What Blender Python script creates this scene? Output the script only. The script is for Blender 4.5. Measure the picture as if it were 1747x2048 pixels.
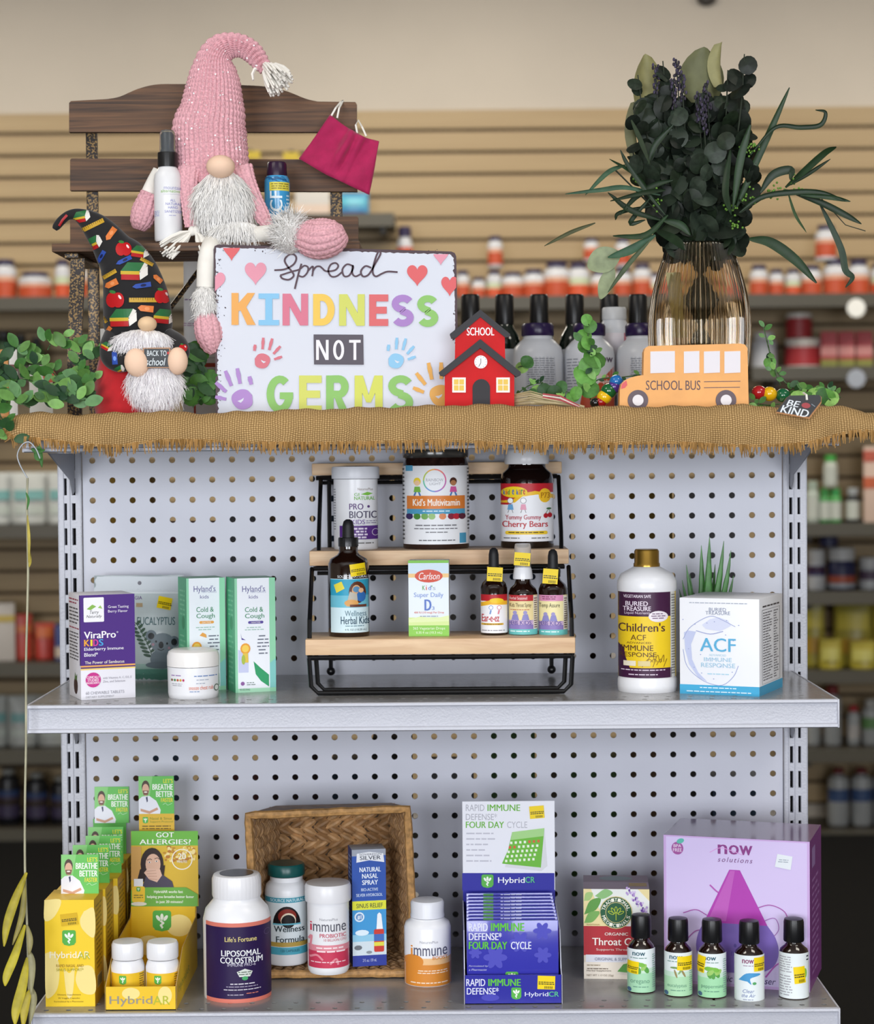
import bpy, bmesh, math, random
import numpy as np
from mathutils import Vector, Matrix
from mathutils.geometry import tessellate_polygon
from mathutils.bvhtree import BVHTree
for o in list(bpy.data.objects): bpy.data.objects.remove(o)
SC = bpy.context.scene
COL = SC.collection
PI = math.pi
# ------------------------------------------------------------------ camera
F = 4000.0
CAM = Vector((0.0144, -2.5438, 1.2827))
def _R(rx, ry, rz):
    return Matrix.Rotation(rz, 3, 'Z') @ Matrix.Rotation(rx, 3, 'X') @ Matrix.Rotation(ry, 3, 'Y')
CR = _R(-0.0280, 0.0083, 0.0033)
cam = bpy.data.cameras.new('camera'); cam_o = bpy.data.objects.new('camera', cam); COL.objects.link(cam_o)
cam_o.matrix_world = Matrix.Translation(CAM) @ (CR @ Matrix.Rotation(PI / 2, 3, 'X')).to_4x4()
cam.sensor_fit = 'HORIZONTAL'; cam.sensor_width = 36; cam.lens = 36 * F / 1747
cam.clip_start = 0.05; cam.clip_end = 60
cam.dof.use_dof = True; cam.dof.focus_distance = 2.34; cam.dof.aperture_fstop = 6.8
SC.camera = cam_o
# ------------------------------------------------------------------ world, daylight and ceiling lamps
SC.view_settings.view_transform = 'Standard'; SC.view_settings.look = 'None'
SC.view_settings.gamma = 1.0; SC.view_settings.use_curve_mapping = False
SC.view_settings.exposure = 0.0
W = bpy.data.worlds.new('world'); SC.world = W; W.use_nodes = True
W.node_tree.nodes['Background'].inputs[0].default_value = (0.80, 0.88, 1.0, 1)
W.node_tree.nodes['Background'].inputs[1].default_value = 0.35
def area(name, loc, target, sx, sy, power, col):
    l = bpy.data.lights.new(name, 'AREA'); l.shape = 'RECTANGLE'; l.size = sx; l.size_y = sy
    l.energy = power; l.color = col
    o = bpy.data.objects.new(name, l); COL.objects.link(o); o.location = loc
    o.rotation_euler = (Vector(target) - Vector(loc)).to_track_quat('-Z', 'Y').to_euler()
    return o
# shop-front windows behind the camera (two panes of daylight)
area('daylight_window', (-1.75, -5.85, 1.45), (-1.3, 0, 1.3), 2.2, 1.9, 166, (0.92, 0.95, 1.0))
area('daylight_window', (1.35, -5.85, 1.45), (1.1, 0, 1.3), 2.2, 1.9, 144, (0.92, 0.95, 1.0))
# ceiling troffers
for lx, ly, pw in ((-1.6, -1.5, 20), (1.6, -1.5, 20), (-2.2, 3.1, 44), (0.0, 3.1, 44), (2.2, 3.1, 44)):
    area('ceiling_lamp', (lx, ly, 3.12), (lx, ly, 0), 1.2, 0.6, pw, (1.0, 0.93, 0.82))

# ------------------------------------------------------------------ helpers: places
def ray(px, py):
    return CR @ Vector(((px - 873.5) / F, 1.0, -(py - 1024) / F))
def at(px, py, Y):
    d = ray(px, py); t = (Y - CAM.y) / d.y
    return CAM + d * t
def on(px, py, z):
    d = ray(px, py); t = (z - CAM.z) / d.z
    return CAM + d * t
def proj(P):
    d = CR.transposed() @ (Vector(P) - CAM)
    return 873.5 + F * d.x / d.y, 1024 - F * d.z / d.y
def S(Y): return (Y - CAM.y) / F
# ------------------------------------------------------------------ helpers: materials
_m = {}
def lin(h):
    h = h.lstrip('#'); h = ''.join(q * 2 for q in h) if len(h) == 3 else h; c = [int(h[i:i + 2], 16) / 255 for i in (0, 2, 4)]
    return [x / 12.92 if x <= .04045 else ((x + .055) / 1.055) ** 2.4 for x in c]
def mat(h, rough=.5, metal=0, var=.0, scale=40, bump=0, bscale=200, trans=0, ior=1.45, spec=.5, coat=0, sheen=0, sss=0, alpha=1):
    k = (h, rough, metal, var, scale, bump, bscale, trans, ior, spec, coat, sheen, sss, alpha)
    if k in _m: return _m[k]
    m = bpy.data.materials.new('surface_' + h.strip('#')); m.use_nodes = True
    nt = m.node_tree; b = nt.nodes['Principled BSDF']; c = lin(h)
    b.inputs['Base Color'].default_value = (*c, 1); b.inputs['Roughness'].default_value = rough
    b.inputs['Metallic'].default_value = metal; b.inputs['Specular IOR Level'].default_value = spec
    b.inputs['IOR'].default_value = ior; b.inputs['Transmission Weight'].default_value = trans
    b.inputs['Coat Weight'].default_value = coat; b.inputs['Sheen Weight'].default_value = sheen
    b.inputs['Alpha'].default_value = alpha
    if sss:
        b.inputs['Subsurface Weight'].default_value = sss; b.inputs['Subsurface Radius'].default_value = (.02, .015, .012); b.inputs['Subsurface Scale'].default_value = .2
    if var or bump:
        tc = nt.nodes.new('ShaderNodeTexCoord')
    if var:
        n = nt.nodes.new('ShaderNodeTexNoise'); n.inputs['Scale'].default_value = scale; n.inputs['Detail'].default_value = 4
        nt.links.new(tc.outputs['Object'], n.inputs['Vector'])
        r = nt.nodes.new('ShaderNodeValToRGB')
        r.color_ramp.elements[0].position = .3; r.color_ramp.elements[1].position = .7
        r.color_ramp.elements[0].color = (*[x * (1 - var) for x in c], 1)
        r.color_ramp.elements[1].color = (*[min(1, x * (1 + var)) for x in c], 1)
        nt.links.new(n.outputs['Fac'], r.inputs['Fac']); nt.links.new(r.outputs['Color'], b.inputs['Base Color'])
    if bump:
        n2 = nt.nodes.new('ShaderNodeTexNoise'); n2.inputs['Scale'].default_value = bscale; n2.inputs['Detail'].default_value = 2
        nt.links.new(tc.outputs['Object'], n2.inputs['Vector'])
        bn = nt.nodes.new('ShaderNodeBump'); bn.inputs['Strength'].default_value = bump; bn.inputs['Distance'].default_value = .001
        nt.links.new(n2.outputs['Fac'], bn.inputs['Height']); nt.links.new(bn.outputs['Normal'], b.inputs['Normal'])
    _m[k] = m; return m
def ink(h): return mat(h, .42, spec=.35)
def wood(h1, h2, sx=3, sy=90, rough=.55, axis='X', bump=.25):
    k = ('wood', h1, h2, sx, sy, rough, axis)
    if k in _m: return _m[k]
    m = bpy.data.materials.new('wood_grain'); m.use_nodes = True; nt = m.node_tree; b = nt.nodes['Principled BSDF']
    tc = nt.nodes.new('ShaderNodeTexCoord'); mp = nt.nodes.new('ShaderNodeMapping')
    mp.inputs['Scale'].default_value = (sx, sy, sy) if axis == 'X' else (sy, sy, sx)
    nt.links.new(tc.outputs['Object'], mp.inputs['Vector'])
    n = nt.nodes.new('ShaderNodeTexNoise'); n.inputs['Scale'].default_value = 1.0; n.inputs['Detail'].default_value = 6; n.inputs['Distortion'].default_value = .6
    nt.links.new(mp.outputs[0], n.inputs['Vector'])
    r = nt.nodes.new('ShaderNodeValToRGB'); r.color_ramp.elements[0].position = .3; r.color_ramp.elements[1].position = .68
    r.color_ramp.elements[0].color = (*lin(h1), 1); r.color_ramp.elements[1].color = (*lin(h2), 1)
    nt.links.new(n.outputs['Fac'], r.inputs['Fac']); nt.links.new(r.outputs['Color'], b.inputs['Base Color'])
    b.inputs['Roughness'].default_value = rough
    bn = nt.nodes.new('ShaderNodeBump'); bn.inputs['Strength'].default_value = bump; bn.inputs['Distance'].default_value = .0006
    nt.links.new(n.outputs['Fac'], bn.inputs['Height']); nt.links.new(bn.outputs['Normal'], b.inputs['Normal'])
    _m[k] = m; return m
# ------------------------------------------------------------------ helpers: meshes
def V3(*a): return Vector(a)
class MB:
    def __init__(s): s.v = []; s.f = []; s.m = []; s.mats = []
    def mi(s, m):
        if m not in s.mats: s.mats.append(m)
        return s.mats.index(m)
    def add(s, vs, fs, m):
        b = len(s.v); i = s.mi(m)
        s.v.extend(tuple(v) for v in vs); s.f.extend([tuple(k + b for k in f) for f in fs]); s.m.extend([i] * len(fs)); return s
    def box(s, x0, x1, y0, y1, z0, z1, m, bev=0, M=None):
        vs, fs = rbox(x1 - x0, y1 - y0, z1 - z0, bev)
        c = Vector(((x0 + x1) / 2, (y0 + y1) / 2, (z0 + z1) / 2))
        vs = [Vector(v) + c for v in vs]
        if M: vs = [M @ v for v in vs]
        return s.add(vs, fs, m)
    def lathe(s, prof, m, seg=32, c=(0, 0, 0), rib=0, nrib=0, caps=True):
        vs = []; fs = []; n = len(prof)
        for r, z in prof:
            for k in range(seg):
                a = 2 * PI * k / seg
                rr = r * (1 + (rib * math.cos(nrib * a) if rib else 0))
                vs.append((c[0] + rr * math.cos(a), c[1] + rr * math.sin(a), c[2] + z))
        for i in range(n - 1):
            for k in range(seg):
                fs.append((i * seg + k, i * seg + (k + 1) % seg, (i + 1) * seg + (k + 1) % seg, (i + 1) * seg + k))
        if caps:
            fs.append(tuple(range(seg - 1, -1, -1))); fs.append(tuple((n - 1) * seg + k for k in range(seg)))
        return s.add(vs, fs, m)
    def tube(s, pts, r, m, seg=8, closed=False, flat=1.0):
        pts = [Vector(p) for p in pts]; n = len(pts); rs = r if isinstance(r, (list, tuple)) else [r] * n
        vs = []; fs = []; up = None
        for i, p in enumerate(pts):
            if closed: t = pts[(i + 1) % n] - pts[i - 1]
            else: t = pts[min(i + 1, n - 1)] - pts[max(i - 1, 0)]
            if t.length < 1e-9: t = Vector((0, 0, 1))
            t.normalize()
            if up is None: up = Vector((0, 1, 0)) if abs(t.y) < .9 else Vector((1, 0, 0))
            a = t.cross(up)
            if a.length < 1e-6: a = t.orthogonal()
            a.normalize(); b = a.cross(t).normalized(); up = b
            for k in range(seg):
                q = 2 * PI * k / seg
                vs.append(p + (a * math.cos(q) + b * math.sin(q) * flat) * rs[i])
        L = n if closed else n - 1
        for i in range(L):
            j = (i + 1) % n
            for k in range(seg):
                fs.append((i * seg + k, i * seg + (k + 1) % seg, j * seg + (k + 1) % seg, j * seg + k))
        if not closed:
            fs.append(tuple(range(seg - 1, -1, -1))); fs.append(tuple((n - 1) * seg + k for k in range(seg)))
        return s.add(vs, fs, m)
    def ell(s, c, r, m, seg=20, rings=12, M=None):
        vs = []; fs = []; c = Vector(c)
        for i in range(rings + 1):
            t = PI * i / rings
            for k in range(seg):
                a = 2 * PI * k / seg
                v = Vector((r[0] * math.sin(t) * math.cos(a), r[1] * math.sin(t) * math.sin(a), r[2] * math.cos(t)))
                if M: v = M @ v
                vs.append(c + v)
        for i in range(rings):
            for k in range(seg):
                fs.append((i * seg + k, (i + 1) * seg + k, (i + 1) * seg + (k + 1) % seg, i * seg + (k + 1) % seg))
        return s.add(vs, fs, m)
    def prism(s, poly, y0, y1, m, mb=None):
        """polygon given in x,z extruded along y"""
        n = len(poly)
        vs = [(x, y0, z) for x, z in poly] + [(x, y1, z) for x, z in poly]
        fs = [tuple(range(n)), tuple(range(2 * n - 1, n - 1, -1))]
        s.add(vs, fs, m)
        s.add(vs, [(i, i + n, (i + 1) % n + n, (i + 1) % n) for i in range(n)], mb or m); return s
    def grid(s, P, m, closed=False):
        nu = len(P[0]); nv = len(P); vs = [p for row in P for p in row]; fs = []
        for j in range(nv - 1):
            for i in range(nu if closed else nu - 1):
                k = (i + 1) % nu
                fs.append((j * nu + i, j * nu + k, (j + 1) * nu + k, (j + 1) * nu + i))
        return s.add(vs, fs, m)
    def hair(s, p, d, L, w, m, rnd, droop=.25, curl=.15, seg=3):
        d = d.normalized(); a = d.orthogonal().normalized(); b = d.cross(a)
        vs = []; fs = []; q = Vector(p)
        bend = Vector((rnd.uniform(-curl, curl), rnd.uniform(-curl, curl), -droop))
        for i in range(seg + 1):
            t = i / seg; ww = w * (1 - t) ** .7
            if i == seg: vs.append(q)
            else:
                for k in range(3):
                    g = 2 * PI * k / 3; vs.append(q + (a * math.cos(g) + b * math.sin(g)) * ww)
            d = (d + bend * (1.2 / seg)).normalized(); q = q + d * (L / seg)
        for i in range(seg - 1):
            for k in range(3): fs.append((i * 3 + k, i * 3 + (k + 1) % 3, i * 3 + 3 + (k + 1) % 3, i * 3 + 3 + k))
        i = (seg - 1) * 3
        for k in range(3): fs.append((i + k, i + (k + 1) % 3, seg * 3))
        return s.add(vs, fs, m)
    def lock(s, p, d, nr, L, w, m, rnd, lift=.2, seg=3):
        d = (d - nr * d.dot(nr) * .7).normalized(); vs = []; q = Vector(p); sw = rnd.uniform(-.5, .5)
        for i in range(seg + 1):
            t = i / seg; sd = d.cross(nr)
            if sd.length < 1e-6: sd = d.orthogonal()
            sd.normalize(); ww = w * (1 - t * .85); vs += [q - sd * ww, q + nr * w * .5, q + sd * ww]
            d = (d + sd * sw * .25 + nr * lift * .3 * (t - .2)).normalized(); q = q + d * (L / seg)
        return s.add(vs, [(i * 3 + k, i * 3 + k + 1, i * 3 + k + 4, i * 3 + k + 3) for i in range(seg) for k in (0, 1)], m)
    def mesh(s, name, smooth=35):
        me = bpy.data.meshes.new(name); me.from_pydata(s.v, [], s.f)
        for m in s.mats: me.materials.append(m)
        me.polygons.foreach_set('material_index', s.m)
        if smooth is not None:
            me.polygons.foreach_set('use_smooth', [True] * len(s.f)); me.update()
            if smooth < 180: me.set_sharp_from_angle(angle=math.radians(smooth))
        me.update(); return me
    def obj(s, name, parent=None, loc=None, rot=None, smooth=35, kind=None):
        o = bpy.data.objects.new(name, s.mesh(name, smooth)); COL.objects.link(o)
        if parent: o.parent = parent
        if loc is not None: o.location = loc
        if rot is not None: o.rotation_euler = rot
        if kind: o['kind'] = kind
        return o
_rb = {}
def rbox(a, b, c, bev):
    k = (round(a, 6), round(b, 6), round(c, 6), round(bev, 6))
    if k not in _rb:
        bm = bmesh.new(); bmesh.ops.create_cube(bm, size=1)
        for v in bm.verts: v.co = (v.co.x * a, v.co.y * b, v.co.z * c)
        if bev: bmesh.ops.bevel(bm, geom=bm.edges[:] + bm.verts[:], offset=bev, segments=2, profile=.6, affect='EDGES')
        bm.verts.index_update()
        _rb[k] = ([tuple(v.co) for v in bm.verts], [tuple(v.index for v in f.verts) for f in bm.faces]); bm.free()
    return _rb[k]
def thing(name, label, cat, loc=(0, 0, 0), rz=0, group=None):
    o = bpy.data.objects.new(name, None); COL.objects.link(o); o.location = loc; o.rotation_euler = (0, 0, rz)
    o['label'] = label; o['category'] = cat
    if group: o['group'] = group
    return o
def tag(o, label, cat, group=None):
    o['label'] = label; o['category'] = cat
    if group: o['group'] = group
    return o
def inst(src, name, parent=None, M=None):
    c = src.copy(); c.name = name; COL.objects.link(c)
    if parent: c.parent = parent
    if M is not None: c.matrix_local = M
    return c
def copy_thing(root, loc, rz=0, label=None, group=None, scale=None):
    r = root.copy(); COL.objects.link(r); r.location = loc; r.rotation_euler = (0, 0, rz)
    if scale: r.scale = scale if isinstance(scale, (tuple, list)) else (scale,) * 3
    if label: r['label'] = label
    if group: r['group'] = group
    for ch in list(root.children):
        c = ch.copy(); COL.objects.link(c); c.parent = r
        for g in ch.children:
            d = g.copy(); COL.objects.link(d); d.parent = c
    return r
def struct(o):
    o['kind'] = 'structure'; return o
def catmull(P, n):
    P = [np.array(p, float) for p in P]; out = []
    Q = [2 * P[0] - P[1]] + P + [2 * P[-1] - P[-2]]
    for i in range(1, len(Q) - 2):
        for k in range(n):
            t = k / n; a, b, c, d = Q[i - 1], Q[i], Q[i + 1], Q[i + 2]
            out.append(.5 * ((2 * b) + (-a + c) * t + (2 * a - 5 * b + 4 * c - d) * t * t + (-a + 3 * b - 3 * c + d) * t ** 3))
    out.append(P[-1]); return np.array(out)
def sweep(secs, nu, nv, dep=.9, knit=None, end=True):
    """secs: (x,y,z,half width[,dep]) along a limb in world metres; returns rows of points. knit=(wales,row length,height)"""
    n = max(2, nv // (len(secs) - 1)); A = catmull([list(q[:4]) + [q[4] if len(q) > 4 else dep] for q in secs], n)
    T = np.gradient(A[:, :3], axis=0); T /= np.linalg.norm(T, axis=1)[:, None] + 1e-12
    L = np.concatenate([[0], np.cumsum(np.linalg.norm(np.diff(A[:, :3], axis=0), axis=1))])
    Yd = np.array([0, 1.0, 0]); rows = []
    for i in range(len(A)):
        lat = np.cross(T[i], Yd); lat /= np.linalg.norm(lat) + 1e-12
        dp = np.cross(lat, T[i]); r = max(A[i, 3], 1e-5); u = np.arange(nu) / nu
        c, s_ = np.cos(2 * PI * u), np.sin(2 * PI * u)
        h = 0
        if knit:
            fa = (u * knit[0]) % 1.0; b = L[i] / knit[1] + np.abs(fa - .5)
            h = knit[2] * (np.abs(np.sin(PI * fa)) ** .6) * (.45 + .55 * np.abs(np.sin(PI * b)))
        P = A[i, :3] + np.outer((r + h) * c, lat) + np.outer((r * A[i, 4] + h) * s_, dp)
        rows.append([tuple(p) for p in P])
    if end:
        for k, i in ((0, 0), (len(rows), -1)):
            c = tuple(np.mean(rows[i], axis=0)); rows.insert(k if k == 0 else len(rows), [c] * nu)
    return rows
# ------------------------------------------------------------------ helpers: flat print
_tx = {}
def glyphs(t, bold, it, sp=1.0):
    bold = 0; k = (t, bold, it, sp)
    if k not in _tx:
        c = bpy.data.curves.new('text', 'FONT'); c.body = t; c.offset = bold; c.shear = it; c.resolution_u = 3; c.space_character = sp; c.align_x = 'CENTER'
        o = bpy.data.objects.new('text', c); me = bpy.data.meshes.new_from_object(o)
        vs = [(v.co.x, v.co.y) for v in me.vertices]; fs = [tuple(p.vertices) for p in me.polygons]
        bpy.data.objects.remove(o); bpy.data.curves.remove(c); bpy.data.meshes.remove(me)
        xs = [v[0] for v in vs]; ys = [v[1] for v in vs]
        a, b, c_, d = min(xs), max(xs), min(ys), max(ys)
        _tx[k] = ([((x - a) / (b - a), (y - c_) / (d - c_)) for x, y in vs], fs)
    return _tx[k]
class Art:
    """flat print drawn in photograph units over a frame, later laid on a face of a thing"""
    def __init__(s, x0, y0, x1, y1): s.fr = (x0, y0, x1, y1); s.it = []; s.l = 1; s.n = 0; s.rnd = random.Random(int(x0 * 7 + y0))
    def up(s): s.l += 1; return s
    def poly(s, pts, col, bump=True):
        n = len(pts); tr = tessellate_polygon([[Vector((x, y, 0)) for x, y in pts]])
        if bump: s.n += 1
        s.it.append((list(pts), tr, col, s.l + s.n * .16)); return s
    def rect(s, x0, y0, x1, y1, col): return s.poly([(x0, y0), (x1, y0), (x1, y1), (x0, y1)], col)
    def rrect(s, x0, y0, x1, y1, r, col):
        p = []
        for cx, cy, a0 in ((x1 - r, y0 + r, -90), (x1 - r, y1 - r, 0), (x0 + r, y1 - r, 90), (x0 + r, y0 + r, 180)):
            for k in range(5): a = math.radians(a0 + k * 22.5); p.append((cx + r * math.cos(a), cy + r * math.sin(a)))
        return s.poly(p, col)
    def ell(s, cx, cy, rx, ry, col, n=20, rot=0):
        cr, sr = math.cos(rot), math.sin(rot)
        return s.poly([(cx + rx * math.cos(2 * PI * k / n) * cr - ry * math.sin(2 * PI * k / n) * sr, cy + rx * math.cos(2 * PI * k / n) * sr + ry * math.sin(2 * PI * k / n) * cr) for k in range(n)], col)
    def ring(s, cx, cy, r, w, col, n=28, cols=None, a0=0, a1=360):
        for k in range(n):
            a = math.radians(a0 + (a1 - a0) * k / n); b = math.radians(a0 + (a1 - a0) * (k + 1) / n); c = cols[k * len(cols) // n] if cols else col
            s.poly([(cx + r * math.cos(a), cy + r * math.sin(a)), (cx + r * math.cos(b), cy + r * math.sin(b)), (cx + (r - w) * math.cos(b), cy + (r - w) * math.sin(b)), (cx + (r - w) * math.cos(a), cy + (r - w) * math.sin(a))], c, k == 0)
        return s
    def line(s, pts, w, col, smooth=0, closed=False):
        if smooth: pts = [tuple(p) for p in catmull(list(pts) + ([pts[0]] if closed else []), smooth)]
        n = len(pts); Lf = []; Rt = []; s.n += 1
        for i in range(n):
            a = pts[max(i - 1, 0)]; b = pts[min(i + 1, n - 1)]
            dx, dy = b[0] - a[0], b[1] - a[1]; d = math.hypot(dx, dy) or 1
            ww = (w[min(i * len(w) // n, len(w) - 1)] if isinstance(w, (list, tuple)) else w) / 2
            Lf.append((pts[i][0] - dy / d * ww, pts[i][1] + dx / d * ww)); Rt.append((pts[i][0] + dy / d * ww, pts[i][1] - dx / d * ww))
        for i in range(n - 1): s.it.append(([Lf[i], Lf[i + 1], Rt[i + 1], Rt[i]], [(0, 1, 2), (0, 2, 3)], col, s.l + s.n * .16))
        return s
    def text(s, t, x0, y0, x1, y1, col, bold=0, it=0, rot=0, sp=1.0, cols=None):
        vs, fs = glyphs(t, bold, it, sp); dx = min(bold, .05) * .75 * (y1 - y0); x0 += dx; x1 -= dx; cx, cy = (x0 + x1) / 2, (y0 + y1) / 2; cr, sr = math.cos(rot), math.sin(rot)
        P = []
        for u, v in vs:
            x = x0 + u * (x1 - x0) - cx; y = y1 - v * (y1 - y0) - cy
            P.append((cx + x * cr - y * sr, cy + x * sr + y * cr))
        tris = []
        for f in fs:
            for k in range(1, len(f) - 1): tris.append((f[0], f[k], f[k + 1]))
        for e in ((0,) if dx < .08 else (-dx, 0, dx) if dx > .35 else (-dx, dx)): s.n += 1; s.it.append(([(x + e * cr, y + e * sr) for x, y in P], tris, col, s.l + s.n * .16))
        return s
    def arc(s, t, cx, cy, r, a0, a1, h, w, col, bold=.02, inside=False):
        n = len(t)
        for i, ch in enumerate(t):
            if ch == ' ': continue
            a = math.radians(a0 + (a1 - a0) * (i + .5) / n); x, y = cx + r * math.cos(a), cy + r * math.sin(a)
            s.text(ch, x - w / 2, y - h / 2, x + w / 2, y + h / 2, col, bold, rot=a + (PI / 2 if not inside else -PI / 2))
        return s
    def micro(s, x0, y0, x1, y1, n, col, fill=.8, left=False, th=.4):
        """rows of print too small to read"""
        h = (y1 - y0) / n; s.n += 1
        for i in range(n):
            wd = (x1 - x0) * (fill + (1 - fill) * s.rnd.random()); a = x0 if left else (x0 + x1 - wd) / 2; x = a
            while x < a + wd - h * .4:
                w = min(h * s.rnd.uniform(.8, 2.6), a + wd - x); y = y0 + i * h + h * .2
                s.poly([(x, y), (x + w, y), (x + w, y + h * th), (x, y + h * th)], col, False); x += w + h * .35
        return s
    def sticker(s, cx, cy, w, h, rot=0, col='#f2d313'):
        cr, sr = math.cos(rot), math.sin(rot)
        def q(u, v): return (cx + u * cr - v * sr, cy + u * sr + v * cr)
        s.poly([q(-w / 2, -h / 2), q(w / 2, -h / 2), q(w / 2, h / 2), q(-w / 2, h / 2)], col); s.up()
        for v in (-.06, .07):
            x = -w * .44
            while x < w * .4:
                l = s.rnd.uniform(.06, .16) * w; s.poly([q(x, v * h), q(x + l, v * h), q(x + l, (v + .07) * h), q(x, (v + .07) * h)], '#3a3a20'); x += l + .03 * w
        for k in range(5): s.poly([q((-.1 + k * .1) * w, .26 * h), q((-.04 + k * .1) * w, .26 * h), q((-.04 + k * .1) * w, .44 * h), q((-.1 + k * .1) * w, .44 * h)], '#8a7a10')
        s.l -= 1; return s
    def build(s, name, mp, parent=None, thr=None, step=.00011, gl=None):
        mb = MB(); mk = gl or ink
        for P, tr, col, l in s.it:
            if thr:
                T = [(P[a], P[b], P[c]) for a, b, c in tr]; out = []
                while T:
                    t = T.pop(); ws = [abs(t[i][0] - t[(i + 1) % 3][0]) + abs(t[i][1] - t[(i + 1) % 3][1]) * (thr[1] if isinstance(thr, tuple) else 0) for i in range(3)]; j = ws.index(max(ws))
                    if ws[j] > (thr[0] if isinstance(thr, tuple) else thr):
                        a, b, c = t[j], t[(j + 1) % 3], t[(j + 2) % 3]; md = ((a[0] + b[0]) / 2, (a[1] + b[1]) / 2)
                        T += [(a, md, c), (md, b, c)]
                    else: out.append(t)
                vs = []; fs = []; ix = {}
                for t in out:
                    f = []
                    for p in t:
                        k = (round(p[0], 3), round(p[1], 3))
                        if k not in ix: ix[k] = len(vs); vs.append(p)
                        f.append(ix[k])
                    fs.append(tuple(f))
            else: vs, fs = P, tr
            Q = [mp(x, y, l * step) for x, y in vs]
            if any(q is None for q in Q):
                keep = [f for f in fs if all(Q[i] is not None for i in f)]; Q = [q if q is not None else Vector((0, 0, 0)) for q in Q]; fs = keep
            if fs: mb.add(Q, fs, mk(col))
        return mb.obj(name, parent, smooth=None)
def flat(fr, Wd, H, y, z0=0, x0=None):
    """map print onto a front face at local y, bottom z0, centred on x"""
    def f(px, py, o): return Vector(((px - fr[0]) / (fr[2] - fr[0]) * Wd + (-Wd / 2 if x0 is None else x0), y - o, z0 + (fr[3] - py) / (fr[3] - fr[1]) * H))
    return f
def side(fr, D, H, x, sgn, z0=0):
    """map print onto the left (sgn -1) or right (sgn 1) face; frame left edge at the rear for the left face"""
    def f(px, py, o):
        u = (px - fr[0]) / (fr[2] - fr[0]); y = D / 2 - u * D if sgn < 0 else -D / 2 + u * D
        return Vector((x + sgn * o, y, z0 + (fr[3] - py) / (fr[3] - fr[1]) * H))
    return f
def cyl(cx, hw, r, yb, s):
    """map print onto an upright cylinder whose outline in the photograph is cx +- hw; yb = photo row of local z 0"""
    def f(px, py, o):
        t = max(-.9995, min(.9995, (px - cx) / hw)); a = math.asin(t)
        return Vector((math.sin(a) * (r + o), -math.cos(a) * (r + o), (yb - py) * s))
    return f
def onto(mbs, off=.0004):
    """map print onto a modelled surface along the line of sight it was drawn for"""
    trees = [BVHTree.FromPolygons([Vector(v) for v in m.v], m.f) for m in mbs]
    def f(px, py, o):
        d = ray(px, py).normalized(); best = None
        for t in trees:
            h, n, i, ds = t.ray_cast(CAM, d)
            if h is not None and (best is None or ds < best[1]): best = (h - d * (off + o), ds)
        return best[0] if best else None
    return f
def face_cam(x, y): return math.atan2(x - CAM.x, y - CAM.y) * -1
def stand(cx, pyb, z, hw=0):
    """centre of a round thing on a surface at height z whose front foot shows at photo point cx, pyb"""
    p = on(cx, pyb, z); Y = p.y + hw * S(p.y); x = at(cx, pyb, Y).x
    return x, Y, S(Y), proj((x, Y, z))[1]
# ================================================================== the room
YW = 4.45                                             # face of the slatwall
ZT = at(873, 215, YW).z                               # top of the slatwall
CEIL = 3.2
m_carpet = mat('#141414', .95, var=.35, scale=220, bump=.4, bscale=400, spec=.1)
m_paint = mat('#bbb2a5', .75, var=.03, scale=3, spec=.3)
m_slat = wood('#98815d', '#a48e69', 1.2, 26, .55)
struct(MB().box(-5, 5, -6, YW + .2, -.05, 0, m_carpet).obj('floor'))
struct(MB().box(-5, 5, -6, YW + .2, CEIL, CEIL + .05, mat('#d9d7d2', .8, var=.03, scale=5)).obj('ceiling'))
struct(MB().box(-5.05, -5, -6, YW + .2, 0, CEIL, m_paint).obj('wall_left'))
struct(MB().box(5, 5.05, -6, YW + .2, 0, CEIL, m_paint).obj('wall_right'))
wb = struct(MB().box(-5, 5, YW + .02, YW + .2, 0, CEIL, m_paint).obj('wall_back'))
wb['label'] = 'beige painted wall above tan slatted display panelling'
MB().box(-5, 5, YW + .006, YW + .0195, 0.05, ZT - .01, mat('#4a3a26', .8)).obj('slat_backing', wb)
def slat_mesh():
    m = MB(); h = .0762
    prof = [(0, .004), (.019, .004), (.019, h - .016), (.008, h - .012), (.008, h - .009), (0, h - .009)]
    m.prism([(y, z) for y, z in prof], -4.98, 4.98, m_slat)
    m.v = [(v[1], YW + v[0], v[2]) for v in m.v]; return m.mesh('slat', 30)
sm = slat_mesh(); z = ZT - .0762; k = 0
while z > .05:
    o = bpy.data.objects.new('slat', sm); COL.objects.link(o); o.parent = wb; o.location = (0.0, 0, z); z -= .0762
# front wall with two shop windows behind the camera
m_fr = mat('#3a3c40', .4, metal=.6)
f = MB()
f.box(-5, 5, -6.05, -6, 0, .45, m_paint).box(-5, 5, -6.05, -6, 2.45, CEIL, m_paint)
for a, b in ((-5, -2.9), (-.6, .2), (2.5, 5)): f.box(a, b, -6.05, -6, .45, 2.45, m_paint)
struct(f.obj('wall_front'))
for i, xc in enumerate((-1.75, 1.35)):
    w = MB(); a, b = xc - 1.15, xc + 1.15
    w.box(a, a + .05, -6.04, -5.97, .45, 2.45, m_fr).box(b - .05, b, -6.04, -5.97, .45, 2.45, m_fr).box(a, b, -6.04, -5.97, .45, .5, m_fr).box(a, b, -6.04, -5.97, 2.4, 2.45, m_fr)
    struct(w.obj('window_%d' % (i + 1)))
d = thing('ceiling_fixture', 'small dark round fixture on the painted wall at the top edge', 'fixture', at(1412, -6, YW + .01))
MB().lathe([(.012, -.03), (.03, -.02), (.036, 0), (.03, .02), (.012, .03)], mat('#3a3632', .5), 20).obj('dome', d, rot=(0, 0, 0))
MB().box(-.01, .01, -.02, .0095, .0, .075, mat('#55504a', .5)).obj('bracket', d)

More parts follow.
